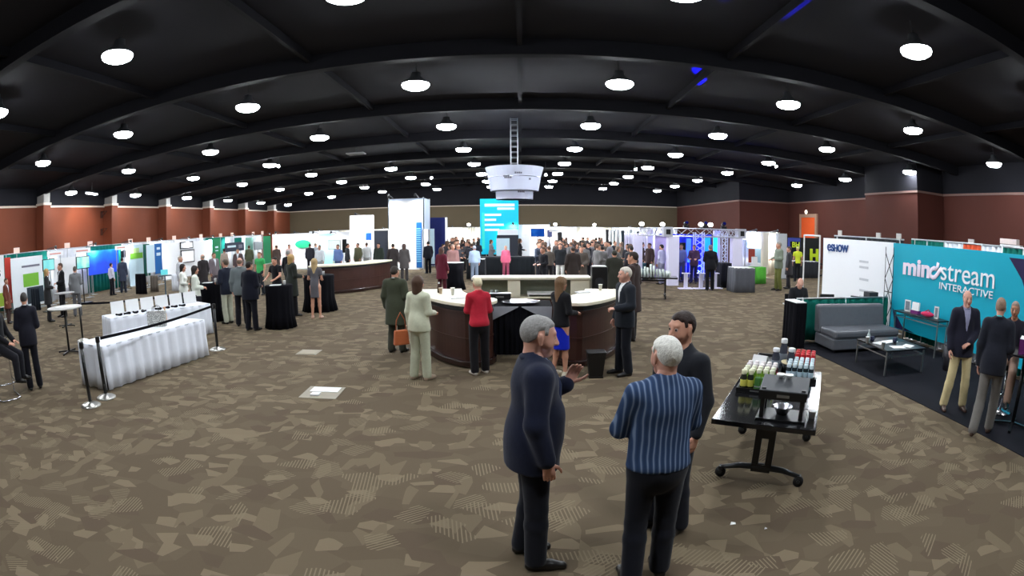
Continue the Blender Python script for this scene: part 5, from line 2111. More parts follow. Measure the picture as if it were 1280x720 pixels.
els[0].position, els[0].color = .3, lin((18, 60, 190))
els[1].position, els[1].color = .75, lin((60, 215, 235))
e3 = els.new(.52)
e3.color = lin((20, 110, 225))
ad = nt.nodes.new('ShaderNodeMath')
ad.operation = 'MULTIPLY_ADD'
ad.inputs[1].default_value, ad.inputs[2].default_value = .33, -.12
nt.links.new(tcn.outputs['Object'], spx.inputs[0])
nt.links.new(spx.outputs['Z'], ad.inputs[0])
ad2 = nt.nodes.new('ShaderNodeMath')
nt.links.new(ad.outputs[0], ad2.inputs[0])
md_ = nt.nodes.new('ShaderNodeMath')
md_.operation = 'MULTIPLY_ADD'
md_.inputs[1].default_value, md_.inputs[2].default_value = .5, -.25
nt.links.new(tcn.outputs['Object'], nzn.inputs['Vector'])
nt.links.new(nzn.outputs['Fac'], md_.inputs[0])
nt.links.new(md_.outputs[0], ad2.inputs[1])
nt.links.new(ad2.outputs[0], rp.inputs[0])
pb_ = nt.nodes['Principled BSDF']
nt.links.new(rp.outputs[0], pb_.inputs['Base Color'])
nt.links.new(rp.outputs[0], pb_.inputs['Emission Color'])
pb_.inputs['Emission Strength'].default_value = .55
banner('large backlit blue and cyan backdrop in the left booth row', 109, 148, 312.5, 342, X=-20.9, m=bb, name='backlit_backdrop', cat='backdrop')
monitor('dark screen beside the big blue backdrop', 152, 157, 314, 321, X=-20.45, m=mat('dark_screen', (30, 34, 40), .2))
banner('white banner with a lime block, right of the blue backdrop', 161, 179, 306, 362, X=-20.8, m=PALEB, prints=((.06, .95, .66, .8, LIMEP), (.3, .7, .8, .92, mat('pale_lime', (190, 220, 150), .6))))
banner('dark green banner left of the blue one', 179, 187, 305, 345, X=-20.3, m=DKG)
banner('pale tall banner between the green and blue banners', 183, 193, 306, 337, X=-19.3, m=PALEB, zmin=.75)
banner('blue banner with a white round emblem', 193, 202, 304.5, 345, X=-19.6, m=BLUEP, zmin=.6, prints=((.3, .75, .8, .88, PALEB), (.25, .8, .6, .7, PALEB)))


def cloth_table(label, px0, px1, py1, z=.95, W=.7, m=None, face='x', top=None):
    A, B = at(px0, py1), at(px1, py1)
    if face == 'x':
        xm = (A.x + B.x) / 2
        A, B = Vector((xm, A.y, 0)), Vector((xm, B.y, 0))
    else:
        ym_ = (A.y + B.y) / 2
        A, B = Vector((A.x, ym_, 0)), Vector((B.x, ym_, 0))
    d = B - A
    L = d.length
    t = thing('draped_table', label, 'table', A, math.atan2(d.y, d.x))
    m = m or BLACKF
    MB().box(0, L, 0, W, z - .02, z).build('tabletop', top or m, t)
    mb = MB()
    pts = [(0, 0), (L, 0), (L, W), (0, W)]
    for i in range(4):
        p, q = pts[i], pts[(i + 1) % 4]
        mb.curtain(p, q, .015, z - .005, max(3, round(math.hypot(q[0] - p[0], q[1] - p[1]) * 4)), .016, .01, .03)
    mb.build('tablecloth', m, t, True)
    return t


cloth_table('black draped table under the green banner at the left', 174, 193, 368)
cloth_table('charcoal draped table under the cyan screen at the left', 100, 117, 366, m=cloth((44, 48, 54)))
cloth_table('dark green draped table under the big blue backdrop', 118, 135, 362, .9, .6, cloth((46, 66, 60)))
cloth_table('dark navy table beside the dark picture banner', 44, 56, 388, .9, .6, cloth((26, 34, 46)))
cloth_table('grey brown plinth below the blue banner', 193, 203, 365, .78, .5, cloth((104, 96, 88)))
cloth_table('white draped table along the white booth wall', 206, 226, 364, .8, .6, WHITEF)
P = at(206, 344, .95)
t = thing('laptop', 'open laptop on a stand beside the blue banner', 'laptop', (P.x, P.y, 0), .8)
MB().box(-.3, .3, -.2, .2, .92, .95).cyl((0, 0, 0), (0, 0, .92), .03, n=8).box(-.2, .2, -.2, .2, 0, .02).build('stand', mat('steel_blue', (70, 92, 110), .5), t)
MB().box(-.17, .17, -.12, .12, .95, .965).build('keyboard', STEEL, t)
MB().obox((0, .14, 1.07), (.34, .012, .22), 0, -.2).build('screen', CY1, t)
# white walled booth with signs
XW = -20.9
banner('long white booth wall carrying a cut-corner sign and a framed board', 203, 265, 302, 366, X=XW, m=WHP, name='booth_backdrop', cat='panel')


def framed(label, px0, px1, py0, py1, X, m, fm, name='framed_board'):
    A, B = onx(px0, py0, X), onx(px1, py1, X)
    y0, y1, z0, z1 = min(A.y, B.y), max(A.y, B.y), B.z, A.z
    t = thing(name, label, 'board', (X, y0, 0))
    MB().box(-.02, .02, 0, y1 - y0, z0, z1).build('board', m, t)
    mb = MB()
    for a_ in ((0, .06, z0, z1), (y1 - y0 - .06, y1 - y0, z0, z1), (0, y1 - y0, z0, z0 + .06), (0, y1 - y0, z1 - .06, z1)):
        mb.box(-.03, .035, a_[0], a_[1], a_[2], a_[3])
    mb.build('frame', fm, t)
    return t


framed('dark-edged white sign near the top of the long white booth wall', 225, 241, 302.5, 310, XW + .06, WHP, mat('dark_edge', (60, 62, 66), .5))
framed('large dark-edged whiteboard on the long white booth wall', 226, 243, 313, 327, XW + .06, WHP, mat('dark_edge'))
banner('upright green banner beyond the white booth wall', 266, 275, 298, 338, X=-20.6, m=mat('green_print', (28, 130, 84), .7), prints=((.3, .7, .7, .75, PALEB), (.3, .7, .6, .63, PALEB)))
t = banner('dark blue sign with a pale line, over the crowd at the left', 281, 305, 303, 314, X=-20.6, m=mat('midnight_print', (34, 44, 66), .5), name='dark_sign', cat='sign', prints=((.12, .55, .45, .68, PALEB), (.7, .9, .3, .7, GREYT)))
banner('small teal drape panel above the dark blue sign', 293, 302, 297, 303, X=-21.2, m=GRN2, name='fabric_banner', cat='panel')
banner('teal green pillar banner left of the pinkish wall', 329, 338, 295, 330, X=-20.3, m=mat('green_print'))
banner('narrow teal banner left of the green pillar banner', 306, 316, 297, 325, X=-20.7, m=mat('sea_green_print', (120, 175, 160), .6))
monitor('grey screen beside the green pillar banner', 318, 328, 303, 311, X=-20.2, m=mat('grey_screen', (150, 160, 170), .3))
# booths behind the second bar
YB2 = 33.0
banner('long white booth wall behind the dark bar counter', 340, 437, 291, 335, Y=YB2, m=WHP, name='booth_backdrop', cat='panel', prints=((0, .12, .1, .9, mat('pink_print', (250, 205, 195), .7)), (.62, .82, .1, .95, mat('pale_teal_print', (170, 225, 220), .7))))
t = thing('oval_sign', 'green oval sign on the white wall behind the dark bar', 'sign', (0, YB2 - .06, 0))
pc_, pr_ = ony(378.5, 305, YB2 - .06), ony(388, 299.5, YB2 - .06)
mb = MB()
mb.lathe([(0, 0), (1, 0), (1, .04), (0, .04)], 40)
mb.v = [(pc_.x + a_ * (pr_.x - pc_.x), -.0 - c_, pc_.z + b_ * (pr_.z - pc_.z)) for a_, b_, c_ in mb.v]
mb.build('oval', mat('mint_green_print', (24, 160, 110), .6), t)
monitor('white screen in a black frame behind the dark bar', 410.5, 425, 300.5, 311, Y=YB2 - 1.2, m=glow('white_screen', (225, 240, 240), 1.0))
banner('black panel beside the white screen behind the dark bar', 427.5, 433, 299, 316, Y=YB2 - .7, m=BLACKP, name='display_board', cat='panel')
banner('tall glowing white pillar sign left of the white tower', 437, 464, 269, 330, Y=31.0, m=WHP, name='pillar_sign', cat='sign', th=.6, prints=())
banner('small blue sign at the foot of the tall white pillar sign', 457, 464, 291, 300, Y=30.4, m=mat('bright_blue_print', (40, 110, 210), .6), name='blue_sign', cat='sign')
banner('dark booth panel between the pillar sign and the white tower', 466, 485, 288, 332, Y=33.5, m=mat('charcoal_panel', (52, 56, 66), .7), name='display_board', cat='panel')
# the white tower with a hanging banner box and a blue strip
yT = 32.0
pA, pB = ony(485, 249, yT), ony(530, 287, yT)
xm_, hw = (pA.x + pB.x) / 2, (pB.x - pA.x) / 2
t = thing('tower_sign', 'tall white tower with a wider square top and a blue striped edge', 'sign', (xm_, yT + hw, 0))
zt_, zb_ = pA.z, pB.z
mb = MB()
for (x0, x1, y0, y1) in ((-hw, hw, -hw, -hw + .05), (-hw, hw, hw - .05, hw), (-hw, -hw + .05, -hw, hw), (hw - .05, hw, -hw, hw)):
    mb.box(x0, x1, y0, y1, zb_, zt_)
mb.build('square_banner', mat('pale_blue_white', (214, 228, 246), .7, 0, .02), t)
q0, q1 = ony(496, 300, yT), ony(525, 300, yT)
cw = (q1.x - q0.x) / 2
cxm = (q0.x + q1.x) / 2 - xm_
MB().box(cxm - cw, cxm + cw, -hw - .06, -hw + 1.2, 0, zt_ - .12).build('column', WHP, t)
s0, s1 = ony(520, 278, yT - .1), ony(525, 278, yT - .1)
MB().box(s0.x - xm_, s1.x - xm_ + .1, -hw - .09, -hw - .055, .1, s0.z).build('blue_strip', BLUEP, t)
mb = MB()
z = s0.z - .35
while z > .4:
    mb.box(s0.x - xm_ + .02, s1.x - xm_ + .05, -hw - .1, -hw - .085, z - .07, z)
    z -= .13
mb.build('strip_bars', mat('sky_bars', (120, 190, 225), .6), t)
mb = MB()
for sx in (-1, 1):
    for sy in (-1, 1):
        mb.cyl((sx * (hw - .04), sy * (hw - .04), 0), (sx * (hw - .04), sy * (hw - .04), zt_ + .06), .04, n=8)
mb.build('post', PIPE, t)
banner('navy fabric column right of the white tower', 535, 557, 272, 335, Y=34.6, m=mat('navy_fabric', (26, 34, 92), .8), name='fabric_tower', cat='panel', th=.5)
banner('pale narrow banner in front of the navy column', 537, 543, 286, 330, Y=34.3, m=PALEB)
banner('slim white post banner at the right edge of the navy column', 556.5, 559, 272, 320, Y=34.0, m=WHP, name='white_post', cat='post', th=.1)
for k, dx in enumerate((-.8, .8)):  # arm lamps added to brighten the tower's white face
    q = thing('clip_light', '%s added arm lamp on top of the white tower' % ('left', 'right')[k], 'lamp', (xm_ + dx, yT, zt_ + .03), 0, 'added arm lamps on the white tower')
    MB().bar((0, .05, 0), (0, -1.1, .18), .04).cyl((0, -1.1, .18), (0, -1.02, .06), .06, .1, 12).build('arm', HOUS, q)
    MB().cyl((0, -1.02, .06), (0, -1.017, .052), .085, n=12).build('lens', glow('clip_lens', (255, 255, 255), 9), q)
    lamp('SPOT', 'added_tower_spot', q, (0, -1.0, 0), 420, (250, 252, 255), .08, (0, .0, -2.0), 120, .9)
# the cyan banner
cyn = mat('cyan_print', (0, 200, 232), .5, 0, .12, .35)
YC = 34.0
t = banner('tall cyan banner with white lines of print under the round sign', 600, 648, 248.5, 318, Y=YC, m=cyn, name='cyan_banner', cat='banner', th=.4,
           prints=((.12, .9, .86, .91, WHP), (.45, .9, .8, .84, WHP), (.12, .55, .69, .73, WHP), (.12, .42, .6, .64, WHP), (.12, .62, .51, .55, WHP), (.12, .5, .42, .46, WHP), (.05, .12, .1, .75, mat('aqua_print', (60, 225, 215), .6))))
bluec = mat('azure_print', (20, 130, 225), .5)
banner('white header wall right of the cyan banner', 622, 687, 281, 322, Y=34.6, m=WHP, name='booth_backdrop', cat='panel')
banner('white low header across the foot of the cyan banner', 622, 648, 287, 294, Y=33.2, m=WHP, name='header_sign', cat='sign', foot=False)
monitor('blue screen right of the cyan banner', 664, 680, 286.5, 295.5, Y=33.6, m=glow('blue_screen', (40, 105, 200), .9, (20, 70, 160)))
monitor('narrow grey blue screen beside the blue screen', 684.5, 689.5, 288, 296, Y=33.7, m=glow('greyblue_screen', (110, 120, 170), .6))
banner('dark arched panel behind the person in pink', 621, 648, 294, 322, Y=32.6, m=mat('charcoal_panel'), name='display_board', cat='panel', th=.2)
banner('pale poster on an easel behind the person in pink', 620.5, 637, 298, 320, Y=31.0, m=PALEB, name='poster', cat='poster')
banner('white poster in front of the header wall right of the pink person', 651, 662, 292, 320, Y=33.4, m=WHP, name='poster', cat='poster')
P = ony(694, 298, 30)
t = thing('projector_stand', 'white lamp cube on a dark stand above the crowd', 'lamp', (P.x, 30, 0))
MB().box(-.16, .12, -.15, .15, P.z - .25, P.z + .15).build('case', glow('lamp_cube', (240, 245, 255), 1.3), t)
MB().box(.12, .38, -.18, .18, P.z - .25, P.z + .35).box(0, .06, -.03, .03, .02, P.z - .25).box(-.25, .3, -.25, .25, 0, .03).build('stand', BLACKP, t)
MB().lathe([(.1, P.z + .4), (.34, P.z + .36), (.3, P.z + .5), (.1, P.z + .56), (0, P.z + .56)], 16).build('shade', WHITEP, t, True)
# far row of drapes
YF = 47.0
cyc = [WHD, IVORY, IVORY, WHD, IVORY, IVORY, WHD, WHD, IVORY, WHD, WHD, IVORY]
for i in range(11):
    x0 = -19.5 + i * 3.05
    drape_run('%s drape length from the left in the far row under the taupe wall' % ['first', 'second', 'third', 'fourth', 'fifth', 'sixth', 'seventh', 'eighth', 'ninth', 'tenth', 'eleventh'][i], (x0, YF), (x0 + 3.05, YF), 2.5, [cyc[i]], last=i == 10, group='far row of drapes')
for k, (px, py) in enumerate(((586, 281), (694, 280.5), (743, 281))):
    P = ony(px, py, WB - .1)
    t = thing('wall_light', '%s small bright lamp on the taupe far wall from the left' % ['first', 'second', 'third'][k], 'wall light', (P.x, WB - .05, P.z))
    MB().box(-.25, .25, -.06, .05, -.2, .2).build('backplate', HOUS, t)
    MB().ellipsoid((0, -.09, 0), (.2, .08, .15), 14, 8).build('lens', glow('wall_lamp', (255, 240, 215), 6), t, True)
P = onx(1008, 265, WR - .1)
t = thing('wall_light', 'small pale lamp on the rust wall above the orange door', 'wall light', (WR - .05, P.y, P.z))
MB().box(-.03, .05, -.12, .12, -.15, .15).build('backplate', HOUS, t)
MB().ellipsoid((-.08, 0, 0), (.08, .12, .13), 12, 8).build('lens', glow('wall_lamp', (255, 240, 215), 6), t, True)
# booths of upright strips right of the centre
seq = [(757, 761, BLACKP), (762, 766, WHP), (767, 769, DARKP), (770, 775, WHP), (776, 781, DARKP), (783, 786, WHP), (787, 790, mat('grey_strip', (150, 158, 166), .6)), (791, 795, WHP), (796, 799, DARKP)]
for k, (a_, b_, m) in enumerate(seq):
    banner('%s upright %s strip banner right of the crowd' % (ORD[k] if k < 8 else 'ninth', {'black_laminate': 'black', 'white_print_panel': 'white', 'dark_slate_print': 'slate', 'grey_strip': 'grey'}[m.name]), a_, b_, 287 + (k % 3), 322, Y=31.0 + (k % 2) * .6, m=m, name='strip_banner')
banner('white booth wall behind the strip banners', 754, 806, 289, 325, Y=35.0, m=mat('greenish_white', (226, 232, 226), .7), name='booth_backdrop', cat='panel')
# ------------------------------------------------------------------ truss booth with the blue light
LILAC = mat('lilac_white', (226, 222, 246), .7, 0, .03)
BLUEF = mat('royal_blue_fabric', (40, 60, 210), .8, 0, .15, 3)
Yt = 22.6
Pf0, Pf1 = ony(842, 362, Yt), ony(928, 362, Yt)


def truss_beam(mb, a, b_, s=.3):
    a, b_ = Vector(a), Vector(b_)
    d = (b_ - a).normalized()
    up = Vector((0, 0, 1))
    sd = d.cross(up).normalized()
    offs = [sd * (s / 2) + up * (s / 2), sd * (-s / 2) + up * (s / 2), sd * (-s / 2) - up * (s / 2), sd * (s / 2) - up * (s / 2)]
    for o_ in offs:
        mb.cyl(a + o_, b_ + o_, .03, n=6)
    n = max(2, round((b_ - a).length / .42))
    for i in range(n):
        p, q_ = a + (b_ - a) * (i / n), a + (b_ - a) * ((i + 1) / n)
        for j in range(4):
            o1, o2 = offs[j], offs[(j + 1) % 4]
            mb.cyl(p + (o1 if i % 2 else o2), q_ + (o2 if i % 2 else o1), .016, n=5)
    return mb


zTr = ony(880, 291, Yt).z
xa, xb = ony(834, 290, Yt).x, ony(926, 292, Yt).x
t = thing('truss_booth', 'silver truss booth frame with lilac columns around the blue-lit display', 'booth', (0, Yt, 0))
mb = MB()
truss_beam(mb, (xa, 0, zTr), (xb, 0, zTr), .34)
mb.build('truss_beam', mat('truss_silver', (205, 205, 215), .35, .6), t)
mb = MB()
truss_beam(mb, (xa, 0, zTr), (xa, 3.2, zTr), .34)
mb.build('truss_beam', mat('truss_silver'), t)
mb = MB()
truss_beam(mb, (xb, 0, zTr), (xb, 3.2, zTr), .34)
mb.build('truss_beam', mat('truss_silver'), t)
for x0, x1, px in ((834, 847.5, 0), (914, 926, 0)):
    u0, u1 = ony(x0, 320, Yt).x, ony(x1, 320, Yt).x
    MB().box(u0, u1, -.18, .18, 0, zTr - .2).build('fabric_column', LILAC, t)
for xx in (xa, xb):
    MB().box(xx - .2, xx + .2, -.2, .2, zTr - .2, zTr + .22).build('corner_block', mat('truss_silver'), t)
    MB().box(xx - .1, xx + .1, -.21, -.2, zTr - .1, zTr + .12).build('corner_dark_plate', BLACKP, t)  # solid black plate painted in for the dark of an opening
    MB().box(xx - .14, xx + .14, 3.06, 3.34, 0, zTr + .1).build('rear_post', LILAC, t)
MB().curtain((xa + .22, .4), (xa + .22, 2.9), .03, zTr - .2, 9, .03).build('side_drape', mat('lilac_drape', (190, 175, 235), .85), t, True)
MB().curtain((ony(848, 320, Yt).x, 3.4), (xb - .2, 3.4), .03, zTr - .1, 16, .05).build('rear_drape', BLUEF, t, True)
# lattice towers and screens inside
for px0, px1, lab in ((868, 879, 'left blue lattice tower in the truss booth'), (901, 908, 'right blue lattice tower in the truss booth')):
    yl = Yt + (2.4 if px0 < 880 else 1.1)
    u0, u1 = ony(px0, 320, yl).x, ony(px1, 320, yl).x
    t = thing('lattice_tower', lab, 'truss', ((u0 + u1) / 2, yl, 0))
    mb = MB()
    w = (u1 - u0) / 2
    for sx in (-w, w):
        for sy in (-.15, .15):
            mb.cyl((sx, sy, 0), (sx, sy, 2.3), .03, n=6)
    for i in range(8):
        z = i * .28
        mb.cyl((-w, -.15, z), (w, -.15, z + .28), .02, n=5).cyl((w, -.15, z), (-w, -.15, z + .28), .02, n=5)
    mb.build('lattice', mat('white_lattice', (220, 225, 250), .4, .2), t)
monitor('light blue screen at the back of the truss booth', 880, 888, 297, 314, Y=Yt + 2.9, m=glow('azure_screen', (30, 130, 240), 1.5, (40, 160, 240)))
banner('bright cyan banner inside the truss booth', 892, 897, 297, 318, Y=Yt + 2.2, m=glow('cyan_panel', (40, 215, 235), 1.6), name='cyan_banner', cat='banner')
banner('white poster inside the truss booth near its right column', 898, 901, 306, 328, Y=Yt + 1.7, m=LILAC, name='poster', cat='poster')
banner('light blue banner near the left column inside the truss booth', 858, 864, 298, 328, Y=Yt + 2.7, m=mat('sky_print', (110, 180, 240), .6))
monitor('dark screen next to the left column of the truss booth', 850.5, 856.5, 304, 314, Y=Yt + 1.9, m=mat('dark_screen'))
cloth_table('black draped counter inside the truss booth', 901, 914, 360, 1.05, .7, cloth((18, 18, 30)), 'y')
for k, px in enumerate((857, 876, 895)):
    P = at(px, 361)
    t = thing('pedestal', '%s slim white pedestal on a flat base in the truss booth' % ['left', 'middle', 'right'][k], 'pedestal', (P.x, P.y + .15 * (k == 2), 0))
    MB().box(-.3, .3, -.2, .2, 0, .03).build('base', LILAC, t, bevel=.008)
    MB().box(-.07, .07, -.07, .07, .03, .62).build('column', LILAC, t)
    MB().box(-.16, .16, -.12, .12, .62, .65).build('top_plate', LILAC, t)
for px in (866, 905):
    u_ = ony(px, 320, Yt + 2.6).x
    t = thing('uplight', 'blue floor lamp at the %s of the truss booth' % ('left' if px < 880 else 'right'), 'lamp', (u_, Yt + 2.0, 0))
    MB().cyl((0, 0, 0), (0, 0, .16), .09, .11, 14).build('case', BLACKP, t, True)
    MB().cyl((0, 0, .16), (0, 0, .166), .09, n=14).build('lens', glow('blue_lens', (60, 70, 255), 8), t)
    lamp('SPOT', 'blue_spot', t, (0, 0, .22), 420, (50, 70, 255), .06, (0, 1.4, 2.0), 120, .8)
# booth between strips and truss booth
t = thing('truss_booth', 'white truss header with lilac drapes left of the blue booth', 'booth', (0, Yt + 1.6, 0))
zz2 = ony(815, 290, Yt + 1.6).z
u0, u1 = ony(797, 290, Yt + 1.6).x, ony(812, 290, Yt + 1.6).x
mb = MB()
truss_beam(mb, (u0, 0, zz2), (u1, 0, zz2), .34)
mb.build('truss_beam', mat('truss_silver'), t)
MB().box(u0 - .2, ony(802, 300, Yt + 1.6).x, -.2, .2, 0, zz2 - .18).build('fabric_column', LILAC, t)
MB().curtain((u0, 3.2), (6.6, 3.2), .03, zz2 - .1, 12, .05).build('rear_drape', LILAC, t, True)
cloth_table('teal draped table in the lilac booth', 803, 808, 350, .8, .4, cloth((60, 96, 110)), 'y')
for k, (px, py) in enumerate(((802, 284), (828, 284.5), (876, 283), (888, 285))):
    P = ony(px, py, Yt + (0 if k > 1 else 1.4) + (3 if k > 3 else 0))
    P.z = (zz2 if k < 2 else zTr) + .33
    t = thing('clip_light', '%s small glaring clip lamp on top of the booths right of the crowd' % ORD[k], 'lamp', P, 0, 'clip lamps on the right booths')
    MB().cyl((0, 0, -.12), (0, 0, .02), .06, .09, 12).bar((0, 0, -.1), (0, .25, -.22), .03).build('housing', HOUS, t)
    MB().ellipsoid((0, -.03, .03), (.12, .1, .09), 12, 8).build('lens', glow('clip_lens', (255, 255, 255), 9), t, True)
# ------------------------------------------------------------------ booths between the truss booth and the orange door
YG = 27.5
drape_run('white drape wall right of the truss booth', (ony(928, 300, YG).x, YG), (ony(975, 300, YG).x, YG), 2.42, [WHD, IVORY])
banner('pale green and blue banner right of the truss booth', 934, 952, 296, 310, Y=YG - .4, m=mat('mint_blue_print', (170, 226, 216), .6), name='hanging_banner', cat='banner')
banner('rust red panel under the pale green banner', 936, 944, 311, 326, Y=YG - 1.3, m=mat('rust_panel', (170, 72, 48), .7), name='fabric_banner', cat='panel', zmin=.75)
banner('grey blue banner right of the rust red panel', 944, 953.5, 311, 335, Y=YG - .75, m=mat('grey_blue_print', (130, 155, 170), .6), zmin=.5)
banner('ivory column between two white booths', 954.5, 961, 291, 342, Y=YG - 1.6, m=IVORY, name='fabric_tower', cat='panel', th=.3)
banner('pale grey column near the yellow shirt', 973, 984, 292, 350, Y=25.6, m=mat('pale_grey_print', (205, 208, 214), .7), name='fabric_tower', cat='panel', th=.3)
cloth_table('bright green draped table right of the truss booth', 944, 957, 355, .78, .8, cloth((96, 190, 70)), 'y')
t = thing('tent_card', 'white box display on the bright green table', 'box', at(943, 333, .8))
MB().box(-.3, .3, -.15, .15, 0, .16).build('body', WHITEP, t)
MB().obox((.0, 0, .3), (.28, .12, .3), 0, -.1).build('top', WHITEP, t)
cloth_table('grey draped counter with white top beside the truss booth', 918, 943, 366, .98, .8, cloth((96, 98, 106)), 'y', WHITEP)
# dark booth with lime signs
YD = 27.4
banner('black booth back wall with lime letters behind the yellow shirt', 984, 1024, 297, 342, Y=YD, m=mat('black_panel_print', (26, 30, 30), .7), name='booth_backdrop', cat='panel', prints=((.02, .4, .72, .98, mat('indigo_print', (60, 70, 150), .6)),))
LIMEY = mat('lime_letter', (200, 225, 50), .5)
t = banner('dark screen with small lime letters left of the yellow shirt', 988, 1000, 302, 317, Y=YD - .4, m=mat('dark_screen'), name='dark_screen', cat='screen')
a_, b_ = ony(990, 309, YD - .43), ony(999, 309, YD - .43)
text('BH', 'lettering', t, LIMEY, (a_.x, YD - .43, a_.z), (1, 0, 0), (0, 0, 1), width=b_.x - a_.x, bold=.02)
t = thing('lime_sign', 'large lime letter on the black booth wall right of the yellow shirt', 'sign', (0, YD - .1, 0))
a_, b_ = ony(1012, 326, YD - .1), ony(1023, 310, YD - .1)
text('H', 'lettering', t, LIMEY, (a_.x, YD - .1, a_.z), (1, 0, 0), (0, 0, 1), width=b_.x - a_.x, height=b_.z - a_.z, bold=.06)
cloth_table('dark grey display table at the feet of the yellow shirt', 988, 1022, 348, .92, .8, cloth((52, 54, 60)), 'y', mat('pale_grey_print'))
t = thing('wheel_prop', 'round dark disc leaning at the right end of the grey display table', 'disc', at(1020, 345))
t.location.z = 0
t.location.y -= .35
MB().tube([(.34 * math.cos(i * PI / 12), -.1, .4 + .34 * math.sin(i * PI / 12)) for i in range(24)], .05, 8, True).build('tyre', BLACKP, t, True)
MB().bar((-.33, -.1, .4), (.33, -.1, .4), .03).bar((0, -.1, .07), (0, -.1, .73), .03).cyl((0, -.14, .4), (0, -.06, .4), .06, n=12).build('spokes', STEEL, t)
t = thing('pipe_stand', 'white upright pipe frame left of the white lettered backdrop', 'frame', (0, 0, 0))
pu = onx(1025, 300, 10.6)
mb = MB()
for dy in (0, 1.2):
    mb.cyl((10.6, pu.y + dy, 0), (10.6, pu.y + dy, 2.38), .03, n=8).box(10.4, 10.8, pu.y + dy - .2, pu.y + dy + .2, 0, .015)
mb.cyl((10.6, pu.y, 2.36), (10.6, pu.y + 1.2, 2.36), .03, n=8)
mb.build('pipes', WHITEP, t)
# tables of the middle crowd
cloth_table('long black draped table in front of the person in pink', 600, 668, 346, .98, .8, cloth((26, 30, 34)), 'y')
cloth_table('black draped table with papers left of the long one', 584, 606, 349, .95, .7, cloth((34, 36, 40)), 'y', PAPER)
P = at(568, 362)
t = thing('cocktail_table', 'tall black cocktail table beside the maroon coat', 'table', (P.x, P.y, 0))
MB().lathe([(0, 1.06), (.4, 1.06), (.41, 1.08), (0, 1.085)], 24).build('tabletop', PAPER, t)
MB().lathe([(.405, 1.07), (.36, .7), (.36, .4), (.44, .01), (.42, .01), (.34, .4), (.34, .7), (.38, 1.05)], 48, fold=.08, nf=12).build('tablecloth', BLACKF, t, True)
t = thing('speaker', 'black loudspeaker on a stand just behind the right curved bar', 'speaker', (1.98, 13.6, 0))
MB().box(-.2, .2, -.17, .17, .85, 1.45).build('cabinet', BLACKP, t, bevel=.02)
MB().cyl((0, -.172, 1.05), (0, -.18, 1.05), .13, n=20).build('cone', mat('speaker_cone', (40, 40, 44), .6), t)
MB().box(-.17, .17, -.15, .15, 1.45, 1.465).build('top_plate', PAPER, t)
MB().cyl((0, 0, .02), (0, 0, .85), .04, n=10).box(-.22, .22, -.2, .2, 0, .03).build('stand', BLACKP, t)
# blue beam lights on the truss, thrown on the ceiling
for k, (px, py) in enumerate(((993, 24), (877, 117), (908, 41))):
    Q = at(px, py, 6.45)
    L_ = Vector(((xa + xb) / 2 + (k - 1) * .9, Yt, zTr + .24))
    t = thing('beam_light', '%s blue beam lamp on top of the truss booth frame' % ['left', 'middle', 'right'][k], 'lamp', L_)
    MB().box(-.12, .12, -.1, .1, -.04, .06).build('base', BLACKP, t)
    MB().cyl((0, .04, .12), (0, -.14, .2), .1, .09, 14).build('head', BLACKP, t, True)
    MB().cyl((0, -.14, .2), (0, -.145, .203), .075, n=12).build('lens', mat('blue_glass', (20, 20, 90), .1), t)
    lamp('SPOT', 'blue_beam', t, (0, -.2, .25), (60000, 90000, 16000)[k], (10, 10, 255), .03, (Q.x - L_.x, Q.y - L_.y, Q.z - L_.z), (3.6, 2.8, 2.6)[k], .7)
# small litter on the carpet
for px, py, lab in ((916, 655, 'torn white scrap on the carpet in front of the castor table'), (957, 661, 'tiny pale scrap on the carpet right of the torn one')):
    P = at(px, py)
    o = MB().add([(-.03, -.01, 0), (.02, -.02, .004), (.03, .015, .0), (-.01, .02, .01), (-.03, -.01, .003), (.02, -.02, .007), (.03, .015, .003), (-.01, .02, .013)], [(0, 3, 2, 1), (4, 5, 6, 7), (0, 1, 5, 4), (1, 2, 6, 5), (2, 3, 7, 6), (3, 0, 4, 7)]).build('paper_scrap', PAPER)
    o.location = (P.x, P.y, .001)
    if 'tiny' in lab:
        o.scale = (.5, .5, 1)
    tag(o, lab, 'scrap')
# clip lamps added to brighten the white booth walls and drapes
def added_arm_lamp(label, P, out, W, group, reach=.85):
    t = thing('clip_light', label, 'lamp', P, math.atan2(out[1], out[0]), group)
    MB().bar((0, 0, 0), (reach, 0, .1), .03).cyl((reach, 0, .12), (reach - .05, 0, .0), .05, .08, 12).build('arm', HOUS, t)
    MB().cyl((reach - .05, 0, 0), (reach - .053, 0, -.008), .07, n=12).build('lens', glow('clip_lens', (255, 255, 255), 9), t)
    lamp('SPOT', 'added_booth_spot', t, (reach - .07, 0, -.05), W, (250, 252, 255), .08, (.1, 0, -1.2), 130, .9)


for k in range(9):
    added_arm_lamp('%s added clip lamp on the left booth drapes from the front' % (ORD + ['ninth'])[k], (XB + .1, 16.5 + 3.05 * k, 2.42), (1, 0), BOOTH_W * (1 if k > 1 else .5), 'added clip lamps on the left booths')
for k in range(11):
    added_arm_lamp('%s added clip lamp on the far drape row from the left' % (ORD + ['ninth', 'tenth', 'eleventh'])[k], (-18 + 3.05 * k, YF - .1, 2.54), (0, -1), BOOTH_W * 2, 'added clip lamps on the far drapes', 1.2)
for k, px in enumerate((352, 375, 398, 420)):
    added_arm_lamp('%s added clip lamp on the white wall behind the dark bar' % ORD[k], (ony(px, 290, YB2).x, YB2 + .01, ony(px, 291, YB2).z - .01), (0, -1), BOOTH_W * .5, 'added clip lamps behind the dark bar', 1.0)
added_arm_lamp('added clip lamp on top of the tall white pillar sign', (ony(450, 290, 31).x, 31.15, ony(450, 269, 31).z), (0, -1), BOOTH_W * 2, None, 1.1)
